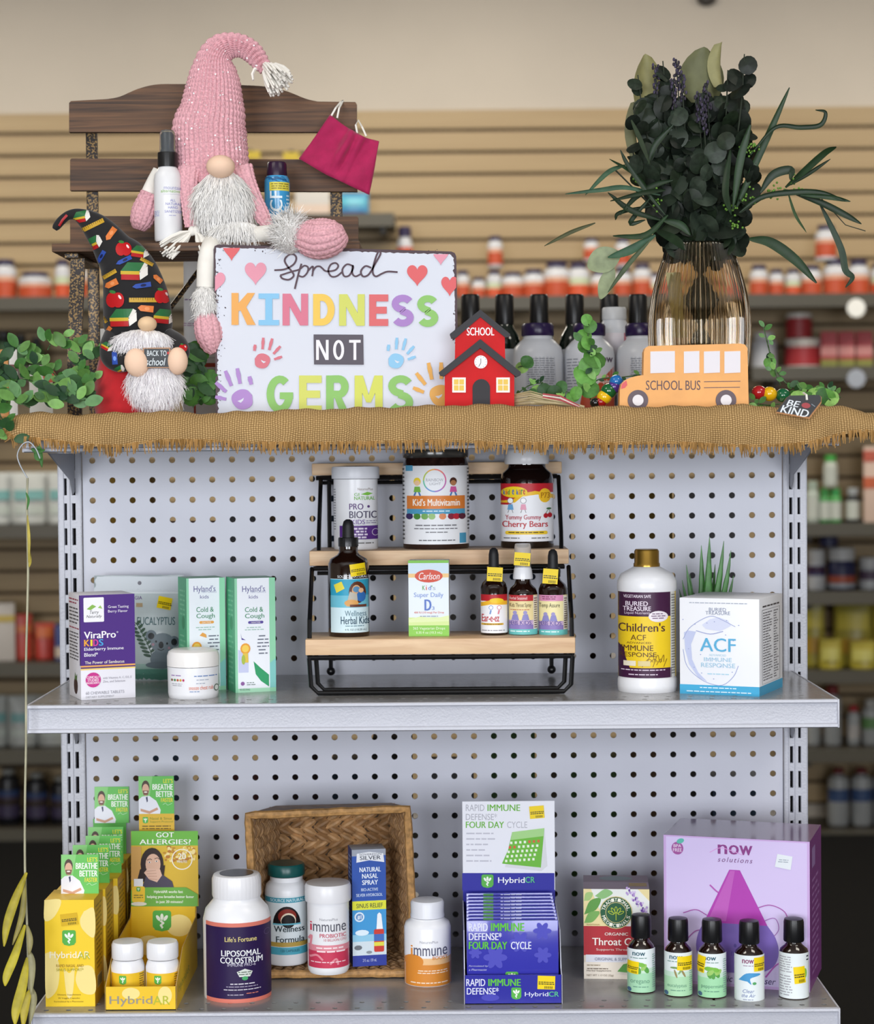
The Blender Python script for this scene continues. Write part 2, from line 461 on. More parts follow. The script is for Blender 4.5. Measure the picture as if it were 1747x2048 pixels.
# ================================================================== gondola
m_panel = mat('#c0c2ce', .34, var=.025, scale=14, bump=.06, bscale=300, spec=.5)
m_metal = mat('#b9bbc5', .34, var=.02, scale=30, bump=.35, bscale=420, spec=.55)
m_deck = mat('#8a8988', .2, var=.07, scale=25, bump=.10, bscale=260, spec=.6)
m_dark = mat('#1a1416', .8)
ZM, ZL, ZTOP = 1.0052, .6551, 1.3220
R0 = 1.255; G = .0254
gon = thing('shelf_unit', 'grey metal gondola frame with perforated back panel and slotted uprights', 'shelving')
def pierced(m, x0, z0, nx, nz, cx, cz, r, mt, thick=.003, n=12, plane='xz', y=0, stag=False):
    """sheet of cells each with a round hole; plane xz faces -y, plane xy faces +z"""
    def P(a, b, d): return (a, y + d, b) if plane == 'xz' else (a, b, y - d)
    for j in range(nz):
        for i in range(nx):
            ox = x0 + (i + .5) * cx; oz = z0 + (j + .5) * cz
            A = []; B = []; Cc = []
            for k in range(n):
                t = 2 * PI * (k + .5) / n; c, s_ = math.cos(t), math.sin(t); q = 1 / max(abs(c), abs(s_))
                if abs(abs(c) - abs(s_)) < .3: c2, s2 = (1 if c > 0 else -1), (1 if s_ > 0 else -1)
                else: c2, s2 = c * q, s_ * q
                sx_ = ox + (cx * .18 if stag and j % 2 else 0)
                A.append(P(ox + c2 * cx / 2, oz + s2 * cz / 2, 0)); B.append(P(sx_ + r * c, oz + r * s_, 0)); Cc.append(P(sx_ + r * c, oz + r * s_, thick))
            m.add(A + B + Cc, [(k, (k + 1) % n, (k + 1) % n + n, k + n) for k in range(n)] + [(k + n, (k + 1) % n + n, (k + 1) % n + 2 * n, k + 2 * n) for k in range(n)], mt)
pm = MB()
pierced(pm, -17.5 * G, R0 - 25.5 * G, 35, 28, G, G, .0040, m_panel)
zb = R0 - 25.5 * G
pm.add([(-17.5 * G, 0, .02), (17.5 * G, 0, .02), (17.5 * G, 0, zb), (-17.5 * G, 0, zb)], [(0, 1, 2, 3)], m_panel)
pm.obj('back_panel', gon, smooth=None)
def slotted(x0, x1, z0, z1, cols, name):
    m = MB(); pit = .0317; hs = .0215
    xs = sorted({x0, x1, *[c for q in cols for c in q]}); zs = [z0]; z = z0 + .012
    while z + hs < z1: zs += [z, z + hs]; z += pit
    zs.append(z1)
    for i in range(len(xs) - 1):
        hole = any(abs(xs[i] - c[0]) < 1e-6 for c in cols)
        for j in range(len(zs) - 1):
            if hole and j % 2 == 1:
                a, b, c, d_ = xs[i], xs[i + 1], zs[j], zs[j + 1]
                m.add([(a, -.004, c), (b, -.004, c), (b, -.004, d_), (a, -.004, d_), (a, .004, c), (b, .004, c), (b, .004, d_), (a, .004, d_)], [(0, 1, 5, 4), (1, 2, 6, 5), (2, 3, 7, 6), (3, 0, 4, 7)], m_metal); continue
            m.add([(xs[i], -.004, zs[j]), (xs[i + 1], -.004, zs[j]), (xs[i + 1], -.004, zs[j + 1]), (xs[i], -.004, zs[j + 1])], [(0, 1, 2, 3)], m_metal)
    m.box(x0, x0 + .0015, -.004, .03, z0, z1, m_metal).box(x1 - .0015, x1, -.004, .03, z0, z1, m_metal)
    m.box(x0 + .002, x1 - .002, .022, .024, z0, z1, m_dark)
    mid = (x0 + x1) / 2
    m.box(mid - .0012, mid + .0004, -.0055, -.0041, z0, z1, m_metal); m.box(x0 + .006, x0 + .0075, -.0052, -.0041, z0, z1, m_metal)
    return m.obj(name, gon, smooth=None)
slotted(-.4755, -.4452, .02, 1.306, [(-.4675, -.4640), (-.4575, -.4530)], 'upright')
slotted(.4452, .4755, .02, 1.306, [(.4530, .4570), (.4635, .4670)], 'upright')
MB().box(-.4745, .4745, .05, .35, .02, .1, m_metal, .002).obj('base', gon)
def shelf(z, name, label, bracket=True):
    t = thing(name, label, 'shelf', (0, 0, z)); hw = .4552; yf = -.2998
    m = MB(); m.add([(-hw, -.247, 0), (hw, -.247, 0), (hw, -.0045, 0), (-hw, -.0045, 0)], [(0, 1, 2, 3)], m_deck)
    pierced(m, -hw, yf + .004, 36, 2, 2 * hw / 36, (-.247 - yf - .004) / 2, .0031, m_deck, .002, 12, 'xy', 0, True)
    m.box(-hw, hw, yf + .008, -.0045, -.0200, -.0195, m_dark)
    m.obj('deck', t, smooth=None)
    pr = [(yf + .006, .0002), (yf + .001, .0008), (yf - .0012, 0), (yf - .0016, -.0028), (yf + .0002, -.0042), (yf + .0008, -.010), (yf + .0002, -.0262), (yf - .0022, -.0275), (yf - .0026, -.0305), (yf + .001, -.0318), (yf + .012, -.0318), (yf + .012, -.0305), (yf + .003, -.029), (yf + .003, -.003), (yf + .006, -.001)]
    l = MB(); l.prism(pr, -hw, hw, m_metal); l.v = [(v[1], v[0], v[2]) for v in l.v]; l.obj('front_lip', t, smooth=40)
    for s in (-1, 1):
        e = MB(); e.box(min(s * hw, s * (hw + .0022)), max(s * hw, s * (hw + .0022)), yf - .002, -.0045, -.0315, .0006, m_metal, .0006)
        e.obj('end_plate', t)
        b = MB(); b.prism([(yf + .13, -.032), (-.006, -.032), (-.006, -.080), (-.016, -.084), (-.03, -.066)], s * (hw - .001) - .001, s * (hw - .001) + .001, mat('#9a9ca4', .35, metal=.3))
        b.v = [(v[1], v[0], v[2]) for v in b.v]; b.obj('bracket', t, smooth=None)
    return t
shelf(ZTOP, 'metal_shelf', 'top grey metal shelf mostly hidden under the burlap runner')
shelf(ZM, 'metal_shelf', 'middle grey metal shelf with the wooden riser on it')
shelf(ZL, 'metal_shelf', 'lowest grey metal shelf in view, along the bottom edge')
# rear half of the double-sided gondola: shelves whose goods show through the peg holes
for z, nm in ((ZTOP, 'top'), (ZM, 'middle'), (ZL, 'bottom')):
    t = thing('rear_shelf', 'rear %s shelf on the far side of the gondola' % nm, 'shelf', (0, 0, z))
    MB().box(-.455, .455, .0305, .36, -.004, -.0005, m_metal).obj('deck', t); MB().box(-.455, .455, .355, .361, -.032, -.004, m_metal).obj('front_lip', t)
ORD = ['first', 'second', 'third', 'fourth', 'fifth', 'sixth', 'seventh', 'eighth', 'ninth', 'tenth', 'eleventh', 'twelfth', 'thirteenth', 'fourteenth', 'fifteenth', 'sixteenth', 'seventeenth', 'eighteenth']
rr = random.Random(5)
cols = ['#8a6a4a', '#3a1a1c', '#2a2426', '#a8874c', '#5f8a4c', '#8a8a90', '#36506e', '#6a2a26', '#7a6a58', '#44403e', '#c9c6c0', '#b08c34']
for z, hh in ((ZM, .28), (ZL, .3)):
    x = -.44; nth = 0
    while x < .40:
        w = rr.uniform(.035, .085); h = rr.uniform(.19, hh); c = rr.choice(cols)
        m = MB(); m.box(0, w, 0, .06, 0, h, mat(c, .5), .001)
        o = m.obj('carton'); o.location = (x, rr.uniform(.05, .12), z); tag(o, '%s carton from the left seen through the %s pegboard holes' % (ORD[nth], 'upper' if z == ZM else 'lower'), 'carton', 'cartons behind the pegboard'); nth += 1
        x += w + rr.uniform(.002, .02)
# ================================================================== builders for goods
def carton(name, label, cat, x0, y0, x1, y1, z, turn, D, col, Y=None, group=None, bev=.0007, rough=.42, body=True, tilt=0):
    """upright box: front face spans x0..x1, y0..y1 in the photograph; turn>0 shows its left side"""
    cx = (x0 + x1) / 2
    P = on(cx, y1, z) if Y is None else at(cx, y1, Y)
    s = S(P.y); turn = math.radians(turn); rz = face_cam(P.x, P.y) + turn
    Wd = (x1 - x0) * s / math.cos(turn); H = (y1 - y0) * s
    R = Matrix.Rotation(rz, 3, 'Z'); c = Vector((P.x, P.y, z)) + R @ Vector((0, D / 2, 0))
    t = thing(name, label, cat, c, rz, group)
    if tilt: t.rotation_euler.x = tilt
    if body: MB().box(-Wd / 2, Wd / 2, -D / 2, D / 2, 0, H, mat(col, rough), bev).obj('box', t)
    a = Art(x0, y0, x1, y1)
    return t, Wd, H, a, flat(a.fr, Wd, H, -D / 2)
def bottle(name, label, cat, cx, pyb, z, hw, parts, Y=None, group=None, seg=40):
    """round bottle; parts = (name, material, [(half width, row)...], ribs) in photograph units"""
    if Y is None: x, Yc, s, yb = stand(cx, pyb, z, hw)
    else:
        P = at(cx, pyb, Y); x, Yc, s = P.x, Y, S(Y); yb = proj((x, Y, z))[1]
    t = thing(name, label, cat, (x, Yc, z), face_cam(x, Yc), group)
    prev = None
    for p in parts:
        nm, m, pr = p[:3]; rib = p[3] if len(p) > 3 else 0
        MB().lathe([(w * s, (yb - y) * s) for w, y in pr], m, 96 if rib else seg, rib=.009 if rib else 0, nrib=rib).obj(nm, t, smooth=40)
    def mp(hwl): return cyl(cx, hwl, hwl * s, yb, s)
    return t, mp, s, yb
m_wplas = mat('#e9eaee', .28, spec=.5)
m_wsat = mat('#dfe1e8', .35)
m_amber = mat('#1d0d08', .08, spec=.6, coat=.6)
m_amber2 = mat('#150a08', .06, spec=.6, coat=.8)
m_blk = mat('#121214', .35)
m_rub = mat('#17171a', .55)
m_gold = mat('#a8843a', .28, metal=.85)
m_wire = mat('#0c0c0e', .3, spec=.5)
WHT = '#f0f1f5'
# ================================================================== middle shelf
# wooden three-step riser
m_bam = wood('#c69f78', '#ddbd95', 14, 120, .45, bump=.1)
RB = [(-.2310, 610, 1150, 1277, 1309), (-.1370, 618, 1137, 1100, 1130), (-.0430, 623, 1123, 925, 949)]
ris = thing('display_riser', 'three-step riser of pale wooden boards on black wire legs', 'display stand', (0, 0, 0))
ZB = []
for Yf, a, b, c, d in RB:
    p0, p1 = at(a, c, Yf), at(b, c, Yf); zt = (p0.z + p1.z) / 2; zb_ = zt - (d - c) * S(Yf); ZB.append(zt)
    MB().box(p0.x, p1.x, Yf, min(Yf + .098, -.012), zb_, zt, m_bam, .0015).obj('board', ris)
for i, (Yf, a, b, c, d) in enumerate(RB):
    zt = ZB[i] - (d - c) * S(Yf) - .0035; xl, xr = at(a + 8, c, Yf).x, at(b - 9, c, Yf).x; yb = min(Yf + .085, -.02)
    m = MB(); m.tube([(xl, Yf + .006, zt), (xr, Yf + .006, zt), (xr, yb, zt), (xl, yb, zt)], .0028, m_wire, 8, closed=True); m.obj('wire_frame', ris)
    if i: m = MB(); m.tube([(xl + .004, Yf + .012, zt - .006), (xr - .004, Yf + .012, zt - .006)], .0024, m_wire); m.obj('cross_wire', ris)
zf = ZM + .003
def side_leg(xx, sgn):
    m = MB(); zt = [ZB[i] - (RB[i][4] - RB[i][3]) * S(RB[i][0]) - .0035 for i in range(3)]
    m.tube([(xx, RB[2][0] + .006, zt[2]), (xx - sgn * .002, RB[1][0] + .02, ZB[1] + .02), (xx - sgn * .002, RB[1][0] + .01, zt[1])], .0027, m_wire)
    m.tube([(xx + sgn * .006, RB[1][0] + .006, zt[1]), (xx + sgn * .004, RB[0][0] + .02, ZB[0] + .02), (xx + sgn * .004, RB[0][0] + .01, zt[0])], .0027, m_wire)
    m.tube([(xx - sgn * .01, RB[2][0] + .012, zt[2]), (xx - sgn * .01, -.03, ZM + .012)], .0027, m_wire)
    m.ell((xx - sgn * .01, -.03, ZM + .0075), (.0055, .0055, .0055), m_wire, 12, 8); m.obj('leg', ris)
xl, xr = at(624, 1300, RB[0][0]).x, at(1138, 1300, RB[0][0]).x
side_leg(xl, -1); side_leg(xr, 1)
zt0 = ZB[0] - 32 * S(RB[0][0]) - .0035; m = MB()
for dx, dy in ((0, 0), (.006, .03)):
    Yq = RB[0][0] + .005 + dy
    m.tube([(xl - .004 + dx, Yq, zt0), (xl - .002 + dx, Yq, zf + .008), (xl + .006 + dx, Yq, zf), (xr - .006 - dx, Yq, zf), (xr + .002 - dx, Yq, zf + .008), (xr + .004 - dx, Yq, zt0)], .0027, m_wire)
m.obj('front_foot', ris)
ZB1, ZB2 = ZB[0] + .0002, ZB[1] + .0002
# --- middle board: three tubs
Y2 = -.082
t, mp, s, yb = bottle('supplement_tub', 'white probiotic tub with purple band behind the tall dropper bottle', 'bottle', 712, 1100, ZB2, 44, [
    ('body', m_wplas, [(42, 1100), (44, 1096), (44, 958)]), ('lid', m_wsat, [(47.5, 957), (48, 954), (48, 938), (46.5, 933), (20, 932)])], Y=Y2)
a = Art(664, 970, 760, 1100)
a.text('NaturesPlus', 716, 975, 746, 980, '#8a7a70').text('GI', 709, 985, 719, 991, '#6cb33a', .03).text('NATURAL', 709, 992, 750, 999, '#6cb33a', .03)
a.poly([(722, 988), (735, 983), (746, 986), (736, 990)], '#7cbf4a')
a.text('PRO', 699, 1006, 727, 1018, '#5b3a78', .03).ell(737, 1012, 2.6, 2.6, '#5b3a78').text('BIOTIC', 699, 1021, 753, 1035, '#4a4560', .03).text('KIDS', 703, 1038, 730, 1047, '#6a3f97', .02).micro(731, 1039, 754, 1047, 2, '#8a80a0')
a.rect(680, 1050, 755, 1077, '#5a2d86').up().micro(706, 1053, 738, 1076, 4, '#e9def2', .6, th=.6).ring(750, 1063, 7, 1, '#e9def2', 16).micro(690, 1082, 752, 1088, 1, '#777'); a.l = 1
a.micro(668, 976, 673, 1060, 16, '#9a9aa0')
a.build('label', mp(44), t, 3)
t, mp, s, yb = bottle('gummy_jar', 'wide clear jar of kids multivitamin gummies with orange label band', 'jar', 872, 1099, ZB2, 66, [
    ('body', mat('#2b1a16', .1, var=.5, scale=160, coat=.5), [(62, 1099), (66, 1094), (66, 930), (63, 921), (61, 915)]),
    ('lid', mat('#3b3a38', .2, coat=.4), [(65, 915), (66, 911), (66, 890), (60, 882)])], Y=Y2)
a = Art(806, 930, 938, 1090); a.rect(806, 931, 937.5, 1086, '#eef0f4').up()
a.ring(870, 960, 23, 2.6, '', 36, ['#c46ab0', '#9a70c8', '#6a9ad8', '#6ac4a8', '#b8cc54', '#f0b04a', '#ee7a6a', '#e06a96'])
a.text('RAINBOW', 853, 956, 887, 962, '#a0a0a8').text('LIGHT', 860, 964, 882, 969, '#a0a0a8')
a.rect(815, 990, 929, 1016, '#e08236').rect(815, 1016, 929, 1026, '#4f9fc4').rect(813, 930, 827, 941, '#5aa6cc').rect(918, 1064, 931, 1084, '#4f9fc4')
a.up().text("Kid's Multivitamin", 827, 996, 919, 1010, '#fff6ea', .03).micro(840, 1018, 905, 1024, 1, '#cfe8f4'); a.l -= 1
for x, c in ((820, '#3a2a60'), (835, '#4c8a3a'), (850, '#7ab060'), (864, '#9ac47a'), (885, '#e08a5a'), (902, '#8a2a40'), (912, '#b8283a'), (923, '#5a1a30')):
    a.ell(x, 1031, 7, 6, c, 12); a.rect(x - 6, 1026, x + 6, 1031, c)
for x, hair, shirt, skin in ((836, '#f0d43a', '#7cb84a', '#f0c8a0'), (906, '#4a2a20', '#d05a9a', '#b07850')):   # two plain child figures
    a.ell(x, 962, 7, 8, hair, 12); a.up(); a.ell(x, 965, 5.5, 5.5, skin, 12); a.l -= 1; a.poly([(x - 5, 972), (x + 5, 972), (x + 7, 983), (x - 7, 983)], shirt); a.line([(x - 3, 983), (x - 6, 990)], 3, '#4a7ab8'); a.line([(x + 3, 983), (x + 6, 990)], 3, '#4a7ab8')
a.micro(832, 1046, 912, 1052, 1, '#7a7a80', .9).micro(826, 1053, 917, 1058, 1, '#7a7a80', .9).micro(850, 1060, 896, 1065, 1, '#7a7a80', .9).micro(838, 1076, 910, 1081, 1, '#6a6a70', .95)
a.micro(807, 934, 811, 1080, 18, '#555').micro(933, 934, 937, 1060, 18, '#555')
a.build('label', mp(66), t, 3)
t, mp, s, yb = bottle('gummy_bottle', 'dark amber cherry gummy bottle with ribbed white cap and red label', 'bottle', 1054, 1098, ZB2, 53, [
    ('body', m_amber2, [(50, 1098), (53, 1092), (53, 958), (50, 946), (40, 938), (38, 934), (38, 928)]),
    ('cap', m_wplas, [(43, 928), (44, 925), (44, 903), (41, 899)], 48)], Y=Y2)
a = Art(1002, 960, 1107, 1090); a.rect(1001.5, 966, 1106.5, 1081, WHT).up()
a.rect(1002, 966, 1106, 984, '#c0222e').poly([(1002, 984), (1040, 984), (1022, 1008), (1002, 1008)], '#c0222e')
a.poly([(1002, 1004), (1030, 1004), (1045, 992), (1075, 988), (1106, 996), (1106, 988), (1070, 981), (1042, 986), (1026, 998), (1002, 1000)], '#f2c02c'); a.up()
a.ell(1029, 983, 26, 11, '#f4d322').ell(1089, 990, 12, 14, '#f2c02c'); a.up()
for i, (ch, c) in enumerate(zip('kid-e-kare', ['#3a6ab8', '#e0822a', '#3a8a4a', '#c0222e', '#3a6ab8', '#c0222e', '#3a6ab8', '#e0822a', '#3a8a4a', '#c0222e'])):
    if ch != '-': a.text(ch, 1008 + i * 4.3, 978, 1012 + i * 4.3, 988, c, .04)
a.text('P73', 1081, 984, 1098, 995, '#b07818', .02); a.l -= 1
for x, c in ((1022, '#6aa8d8'), (1047, '#e8a0b8')):
    a.ell(x, 1000, 6, 6, '#8a8a90', 12).up().ell(x, 1000, 5, 5, '#fdfdfd', 12); a.l -= 1; a.poly([(x - 4, 1007), (x + 4, 1007), (x + 6, 1018), (x - 6, 1018)], c); a.line([(x - 3, 1018), (x - 5, 1024)], 1, '#888'); a.line([(x + 3, 1018), (x + 5, 1024)], 1, '#888')
a.text('Yummy Gummy', 1012, 1028, 1081, 1040, '#b8384a', .01).text('Cherry Bears', 1006, 1040, 1094, 1056, '#c0303a', .015)
a.ell(1090, 1030, 4.5, 5, '#b81c2c', 10).ell(1098, 1029, 4.5, 5, '#b81c2c', 10).line([(1090, 1025), (1096, 1016), (1098, 1024)], 1, '#4a7a3a').ell(1096, 1016, 5, 2, '#3a6a3a', 8)
a.rrect(1012, 1060, 1093, 1067, 3, '#f2cc34').up().micro(1018, 1061, 1088, 1066, 1, '#5a4a20', .95); a.l -= 1
a.micro(1008, 1072, 1040, 1077, 1, '#777').micro(1060, 1072, 1100, 1077, 1, '#777')
a.build('label', mp(53), t, 3)
# --- bottom board: dropper bottles and one carton
Y1 = -.182
def dropper(name, label, cx, py, hw, top, bulb, cap, sh, body, Y=Y1, capm=None):
    t, mp, s, yb = bottle(name, label, 'bottle', cx, py, ZB1, hw, [
        ('body', m_amber, [(hw - 3, py), (hw, py - 4), (hw, sh + 14), (hw - 4, sh + 5), (hw * .55, sh - 3), (cap[0] - 1, sh - 8), (cap[0] - 1, cap[2])]),
        ('collar', capm or mat('#2a2a2c', .25, metal=.5), [(cap[0], cap[2]), (cap[0], cap[1] + 2), (cap[0] - 1, cap[1])], 30),
        ('bulb', m_rub, [(bulb * 1.05, cap[1]), (bulb, top + 14), (bulb * .8, top + 5), (bulb * .35, top + 1)])], Y=Y)
    return t, mp, s, yb
t, mp, s, yb = dropper('dropper_bottle', 'large amber dropper bottle with bright blue herbal label', 698, 1278, 41, 1037, 11.5, (20, 1074, 1092), 1112, None)
a = Art(657, 1140, 739, 1270); a.rect(662, 1155, 739, 1262, '#cfe6ee').rect(662, 1156, 739, 1188, '#2f9fc0').rect(662, 1188, 739, 1212, '#6cbcd2').up()
a.text('SOURCE NATURALS', 676, 1148, 738, 1153, '#e8e8ea', .02)
a.ell(715, 1182, 17, 22, '#5a2e1c', 16).up().ell(713, 1179, 9, 12, '#d8a878', 14).up().ell(713, 1176, 7, 6, '#5a8ab0').ell(722, 1190, 9, 11, '#2e6ab0', 12).ell(722, 1178, 5, 5, '#e0b48a', 10).poly([(692, 1210), (700, 1180), (714, 1185), (716, 1210)], '#b8b4a8').ell(703, 1203, 14, 7, '#d8a05a', 12).rect(700, 1206, 732, 1211, '#6a3a2a'); a.l = 2
a.poly([(669, 1167), (684, 1160), (690, 1174), (674, 1183)], '#e6d84a')
a.text('Wellness', 690, 1218, 732, 1229, '#5a7a8a', .005).text('Herbal Kids', 682, 1230, 738, 1245, '#2a4a60', .01).micro(690, 1247, 728, 1251, 1, '#6a8a98', .95).text('4 FL OZ (118.28 mL)', 690, 1254, 732, 1259, '#5a6a70')
a.sticker(716, 1137, 30, 24, -.12)
a.build('label', mp(41), t, 3)
t, Wd, H, a, fm = carton('carton', 'small pale carton with red oval and green foot between dropper bottles', 'box', 817, 1127, 898, 1278, ZB1, -2, .045, '#e3ecf3', Y=-.204)
a.rect(817, 1125.5, 898, 1131, '#7cc04a').rect(817, 1131, 898, 1152, '#cfe2f0').rect(817, 1152, 898, 1160, '#f0c88a').rect(817, 1240, 898, 1256, '#cfe39a').rect(817, 1256, 898, 1278, '#86c44e')
a.poly([(817, 1244), (840, 1238), (870, 1242), (898, 1236), (898, 1248), (817, 1250)], '#dbe9b0').up().ell(858, 1157, 28, 13, '#d4503a').up().text('Carlson', 838, 1150, 880, 1164, '#f6ecec', .01, .3); a.l = 2
for ch, x, c in (('K', 845, '#6aa84f'), ('i', 852, '#d8503a'), ('d', 857, '#7a8ad0'), ("'", 863, '#6aa84f'), ('s', 866, '#b0b8c8')): a.text(ch, x, 1176 if ch != 's' else 1179, x + (2 if ch in "i'" else 5.5), 1185 if ch != "'" else 1179, c, .02)
a.text('Super Daily', 828, 1190, 887, 1202, '#8aa0d8', .01).text('D', 849, 1204, 863, 1226, '#5a78c4', .05).text('3', 864, 1218, 869, 1225, '#7a94d0', .02)
a.text('400 IU (10 mcg) Per Drop', 828, 1228, 888, 1233, '#d8604a', .01).micro(840, 1236, 876, 1240, 1, '#8a9ab0', .9).text('365 Vegetarian Drops', 826, 1259, 890, 1266, '#e8f4d8').text('0.35 fl oz (10.3 mL)', 832, 1268, 884, 1274, '#e8f4d8')
a.build('printed_front', fm, t)
t, mp, s, yb = dropper('dropper_bottle', 'amber ear drop bottle with red and white label, beside the spray', 988, 1274, 27, 1094, 10, (14, 1132, 1150), 1160, None)
a = Art(960, 1130, 1016, 1274); a.rect(961.5, 1187, 1014.5, 1264, WHT).up().rect(962, 1187, 1014, 1200, '#b8222c').poly([(962, 1203), (982, 1198), (1014, 1200), (1014, 1208), (980, 1207), (962, 1211)], '#f0b830').ell(993, 1199, 14, 5, '#f2cc2e', 14)
for x, c in ((982, '#7a9ad0'), (998, '#e0889a')): a.ell(x, 1213, 4.5, 4.5, c, 10).up().ell(x, 1213, 3.3, 3.3, '#fff', 10); a.l -= 1; a.line([(x, 1218), (x - 2, 1226)], 3, c)
a.text('Ear-e-ez', 964, 1226, 998, 1241, '#c0303a', .02).rect(963, 1244, 1006, 1248, '#d8b04a').up().micro(966, 1245, 1004, 1248, 1, '#6a5020'); a.l -= 1
a.micro(964, 1257, 1010, 1261, 1, '#8a8a90'); a.build('label', mp(27), t, 3)
a = Art(960, 1130, 1016, 1165); a.sticker(990, 1147, 31, 28, .05); a.build('price_sticker', lambda x, y, o: Vector(((x - 988) * s, -.0125 - o, (yb - y) * s)), t)
t, mp, s, yb = bottle('spray_bottle', 'amber throat spray bottle with clear cap between two droppers', 'bottle', 1046, 1276, ZB1, 29, [
    ('body', m_amber, [(26, 1276), (29, 1272), (29, 1186), (26, 1176), (17, 1168), (15, 1160), (15, 1156)]),
    ('collar', m_wplas, [(20, 1157), (20, 1152), (18, 1138), (16, 1133)]),
    ('clear_cap', mat('#e6e8ea', .12, trans=.75, ior=1.2), [(16.5, 1134), (16.5, 1092), (15, 1087)])], Y=Y1)
a = Art(1016, 1130, 1076, 1276); a.rect(1017.5, 1188, 1074.5, 1267, '#ead9a2').up().rect(1018, 1188, 1066, 1200, '#b8303a').rect(1066, 1190, 1074, 1262, '#e4dccb').rect(1018, 1238, 1066, 1247, '#c8b0d0').rect(1018, 1247, 1066, 1256, '#8a7ab8').rect(1018, 1256, 1074, 1267, '#6ac0c0').up()
a.text('Herbal Seasoned', 1019, 1191, 1054, 1197, '#f6e0e0', .01).text('Kids Throat Spray', 1020, 1204, 1062, 1214, '#5a4a30').micro(1021, 1216, 1058, 1219, 1, '#b8503a', .9).micro(1067, 1193, 1073, 1255, 14, '#5a4a40')
for x in (1030, 1050): a.ell(x, 1223, 4, 4, '#9a94c8', 10).poly([(x - 4, 1227), (x + 5, 1226), (x + 8, 1238), (x - 7, 1238)], '#8a88c4')
a.text('HERBS', 1019, 1239, 1036, 1247, '#5a50a0', .02).text('KIDS', 1040, 1239, 1062, 1247, '#5a50a0', .02).micro(1020, 1258, 1060, 1263, 1, '#e0f4f4')
a.build('label', mp(29), t, 3)
a = Art(1020, 1090, 1076, 1140); a.sticker(1045, 1117, 32, 26, .08); a.build('price_sticker', lambda x, y, o: Vector(((x - 1046) * s, -.0099 - o, (yb - y) * s)), t)
t, mp, s, yb = dropper('dropper_bottle', 'amber dropper bottle with pink and cream label at the riser end', 1106, 1277, 29, 1097, 10, (15, 1135, 1153), 1163, None)
a = Art(1076, 1130, 1136, 1276); a.rect(1077.5, 1188, 1134.5, 1268, '#efe4ae').up().rect(1078, 1188, 1126, 1200, '#d890b8').rect(1126, 1190, 1134, 1262, '#e4dccb').rect(1078, 1240, 1126, 1248, '#c8b0d0').rect(1078, 1248, 1126, 1257, '#8a7ab8').rect(1078, 1257, 1134, 1268, '#6ac0c0').up()
a.micro(1084, 1190, 1112, 1198, 2, '#7a3a5a').text('Temp Assure', 1079, 1204, 1119, 1215, '#4a4430').micro(1127, 1193, 1133, 1255, 14, '#5a4a40')
for x in (1091, 1106): a.ell(x, 1226, 4, 4, '#9a94c8', 10).poly([(x - 4, 1229), (x + 5, 1228), (x + 8, 1240), (x - 7, 1240)], '#8a88c4')
a.text('HERBS', 1079, 1240, 1096, 1248, '#5a50a0', .02).text('KIDS', 1100, 1240, 1122, 1248, '#5a50a0', .02).micro(1080, 1259, 1120, 1264, 1, '#e0f4f4')
a.build('label', mp(29), t, 3)
a = Art(1080, 1130, 1136, 1170); a.sticker(1101, 1151, 30, 30, .08); a.build('price_sticker', lambda x, y, o: Vector(((x - 1106) * s, -.0132 - o, (yb - y) * s)), t)
# --- left group on the shelf
t, Wd, H, a, fm = carton('carton', 'purple and white chewable tablet carton at the left shelf end', 'box', 163, 1188, 271, 1398, ZM, 13, .062, '#e9e8f0')
D = .062
a.rect(163, 1188, 271, 1329, '#4c2a80').rect(163, 1329, 271, 1332, '#e8a85a').rect(163, 1332, 271, 1335, '#5a3a72').rect(163, 1335, 271, 1338, '#f0d27a').up()
a.rrect(170, 1193, 210, 1242, 2, '#f2f2f6').up().poly([(176, 1216), (187, 1207), (195, 1211), (184, 1218)], '#8aba54').poly([(198, 1214), (203, 1209), (207, 1216)], '#9cc468').text('Terry', 182, 1219, 200, 1228, '#5a5a5a', 0, .3).text('Naturally', 175, 1228, 206, 1235, '#5a5a5a', 0, .3); a.l = 2
a.text('Great Tasting', 218, 1210, 259, 1217, '#efeaf6', .015).text('Berry Flavor', 218, 1219, 257, 1226, '#efeaf6', .015)
a.text('ViraPro', 170, 1261, 233, 1275, '#f6f4fa', .04).ring(236, 1264, 1.6, .6, '#f6f4fa', 10)
for ch, x, w, c in (('K', 170, 11, '#f0a838'), ('I', 182.5, 4, '#f0d83a'), ('D', 188, 10, '#e0489a'), ('S', 199, 9, '#48a8e0')): a.text(ch, x, 1277, x + w, 1290, c, .06)
a.text('Elderberry Immune', 170, 1293, 248, 1301, '#f0ecf6', .02).text('Blend*', 170, 1303, 197, 1311, '#f0ecf6', .02).text('The Power of Sambucus', 171, 1320, 249, 1326, '#efe6d8', .02)
a.ell(187, 1358, 15, 15, '#c8348c').up().text('CLINICALLY', 174, 1350, 200, 1355, '#fbe8f4', .03).text('STUDIED', 176, 1356, 198, 1361, '#fbe8f4', .03).text('INGREDIENTS', 174, 1362, 200, 1366, '#fbe8f4', .03); a.l = 2
a.text('with Vitamins A, C, D3, E', 206, 1353, 263, 1358, '#9a98a4').text('Zinc, and Selenium', 206, 1360, 250, 1365, '#9a98a4').text('60 CHEWABLE TABLETS', 172, 1381, 248, 1387, '#9898a2', .01).text('DIETARY SUPPLEMENT', 172, 1390, 228, 1394, '#a8a8b0')
a.build('printed_front', fm, t)
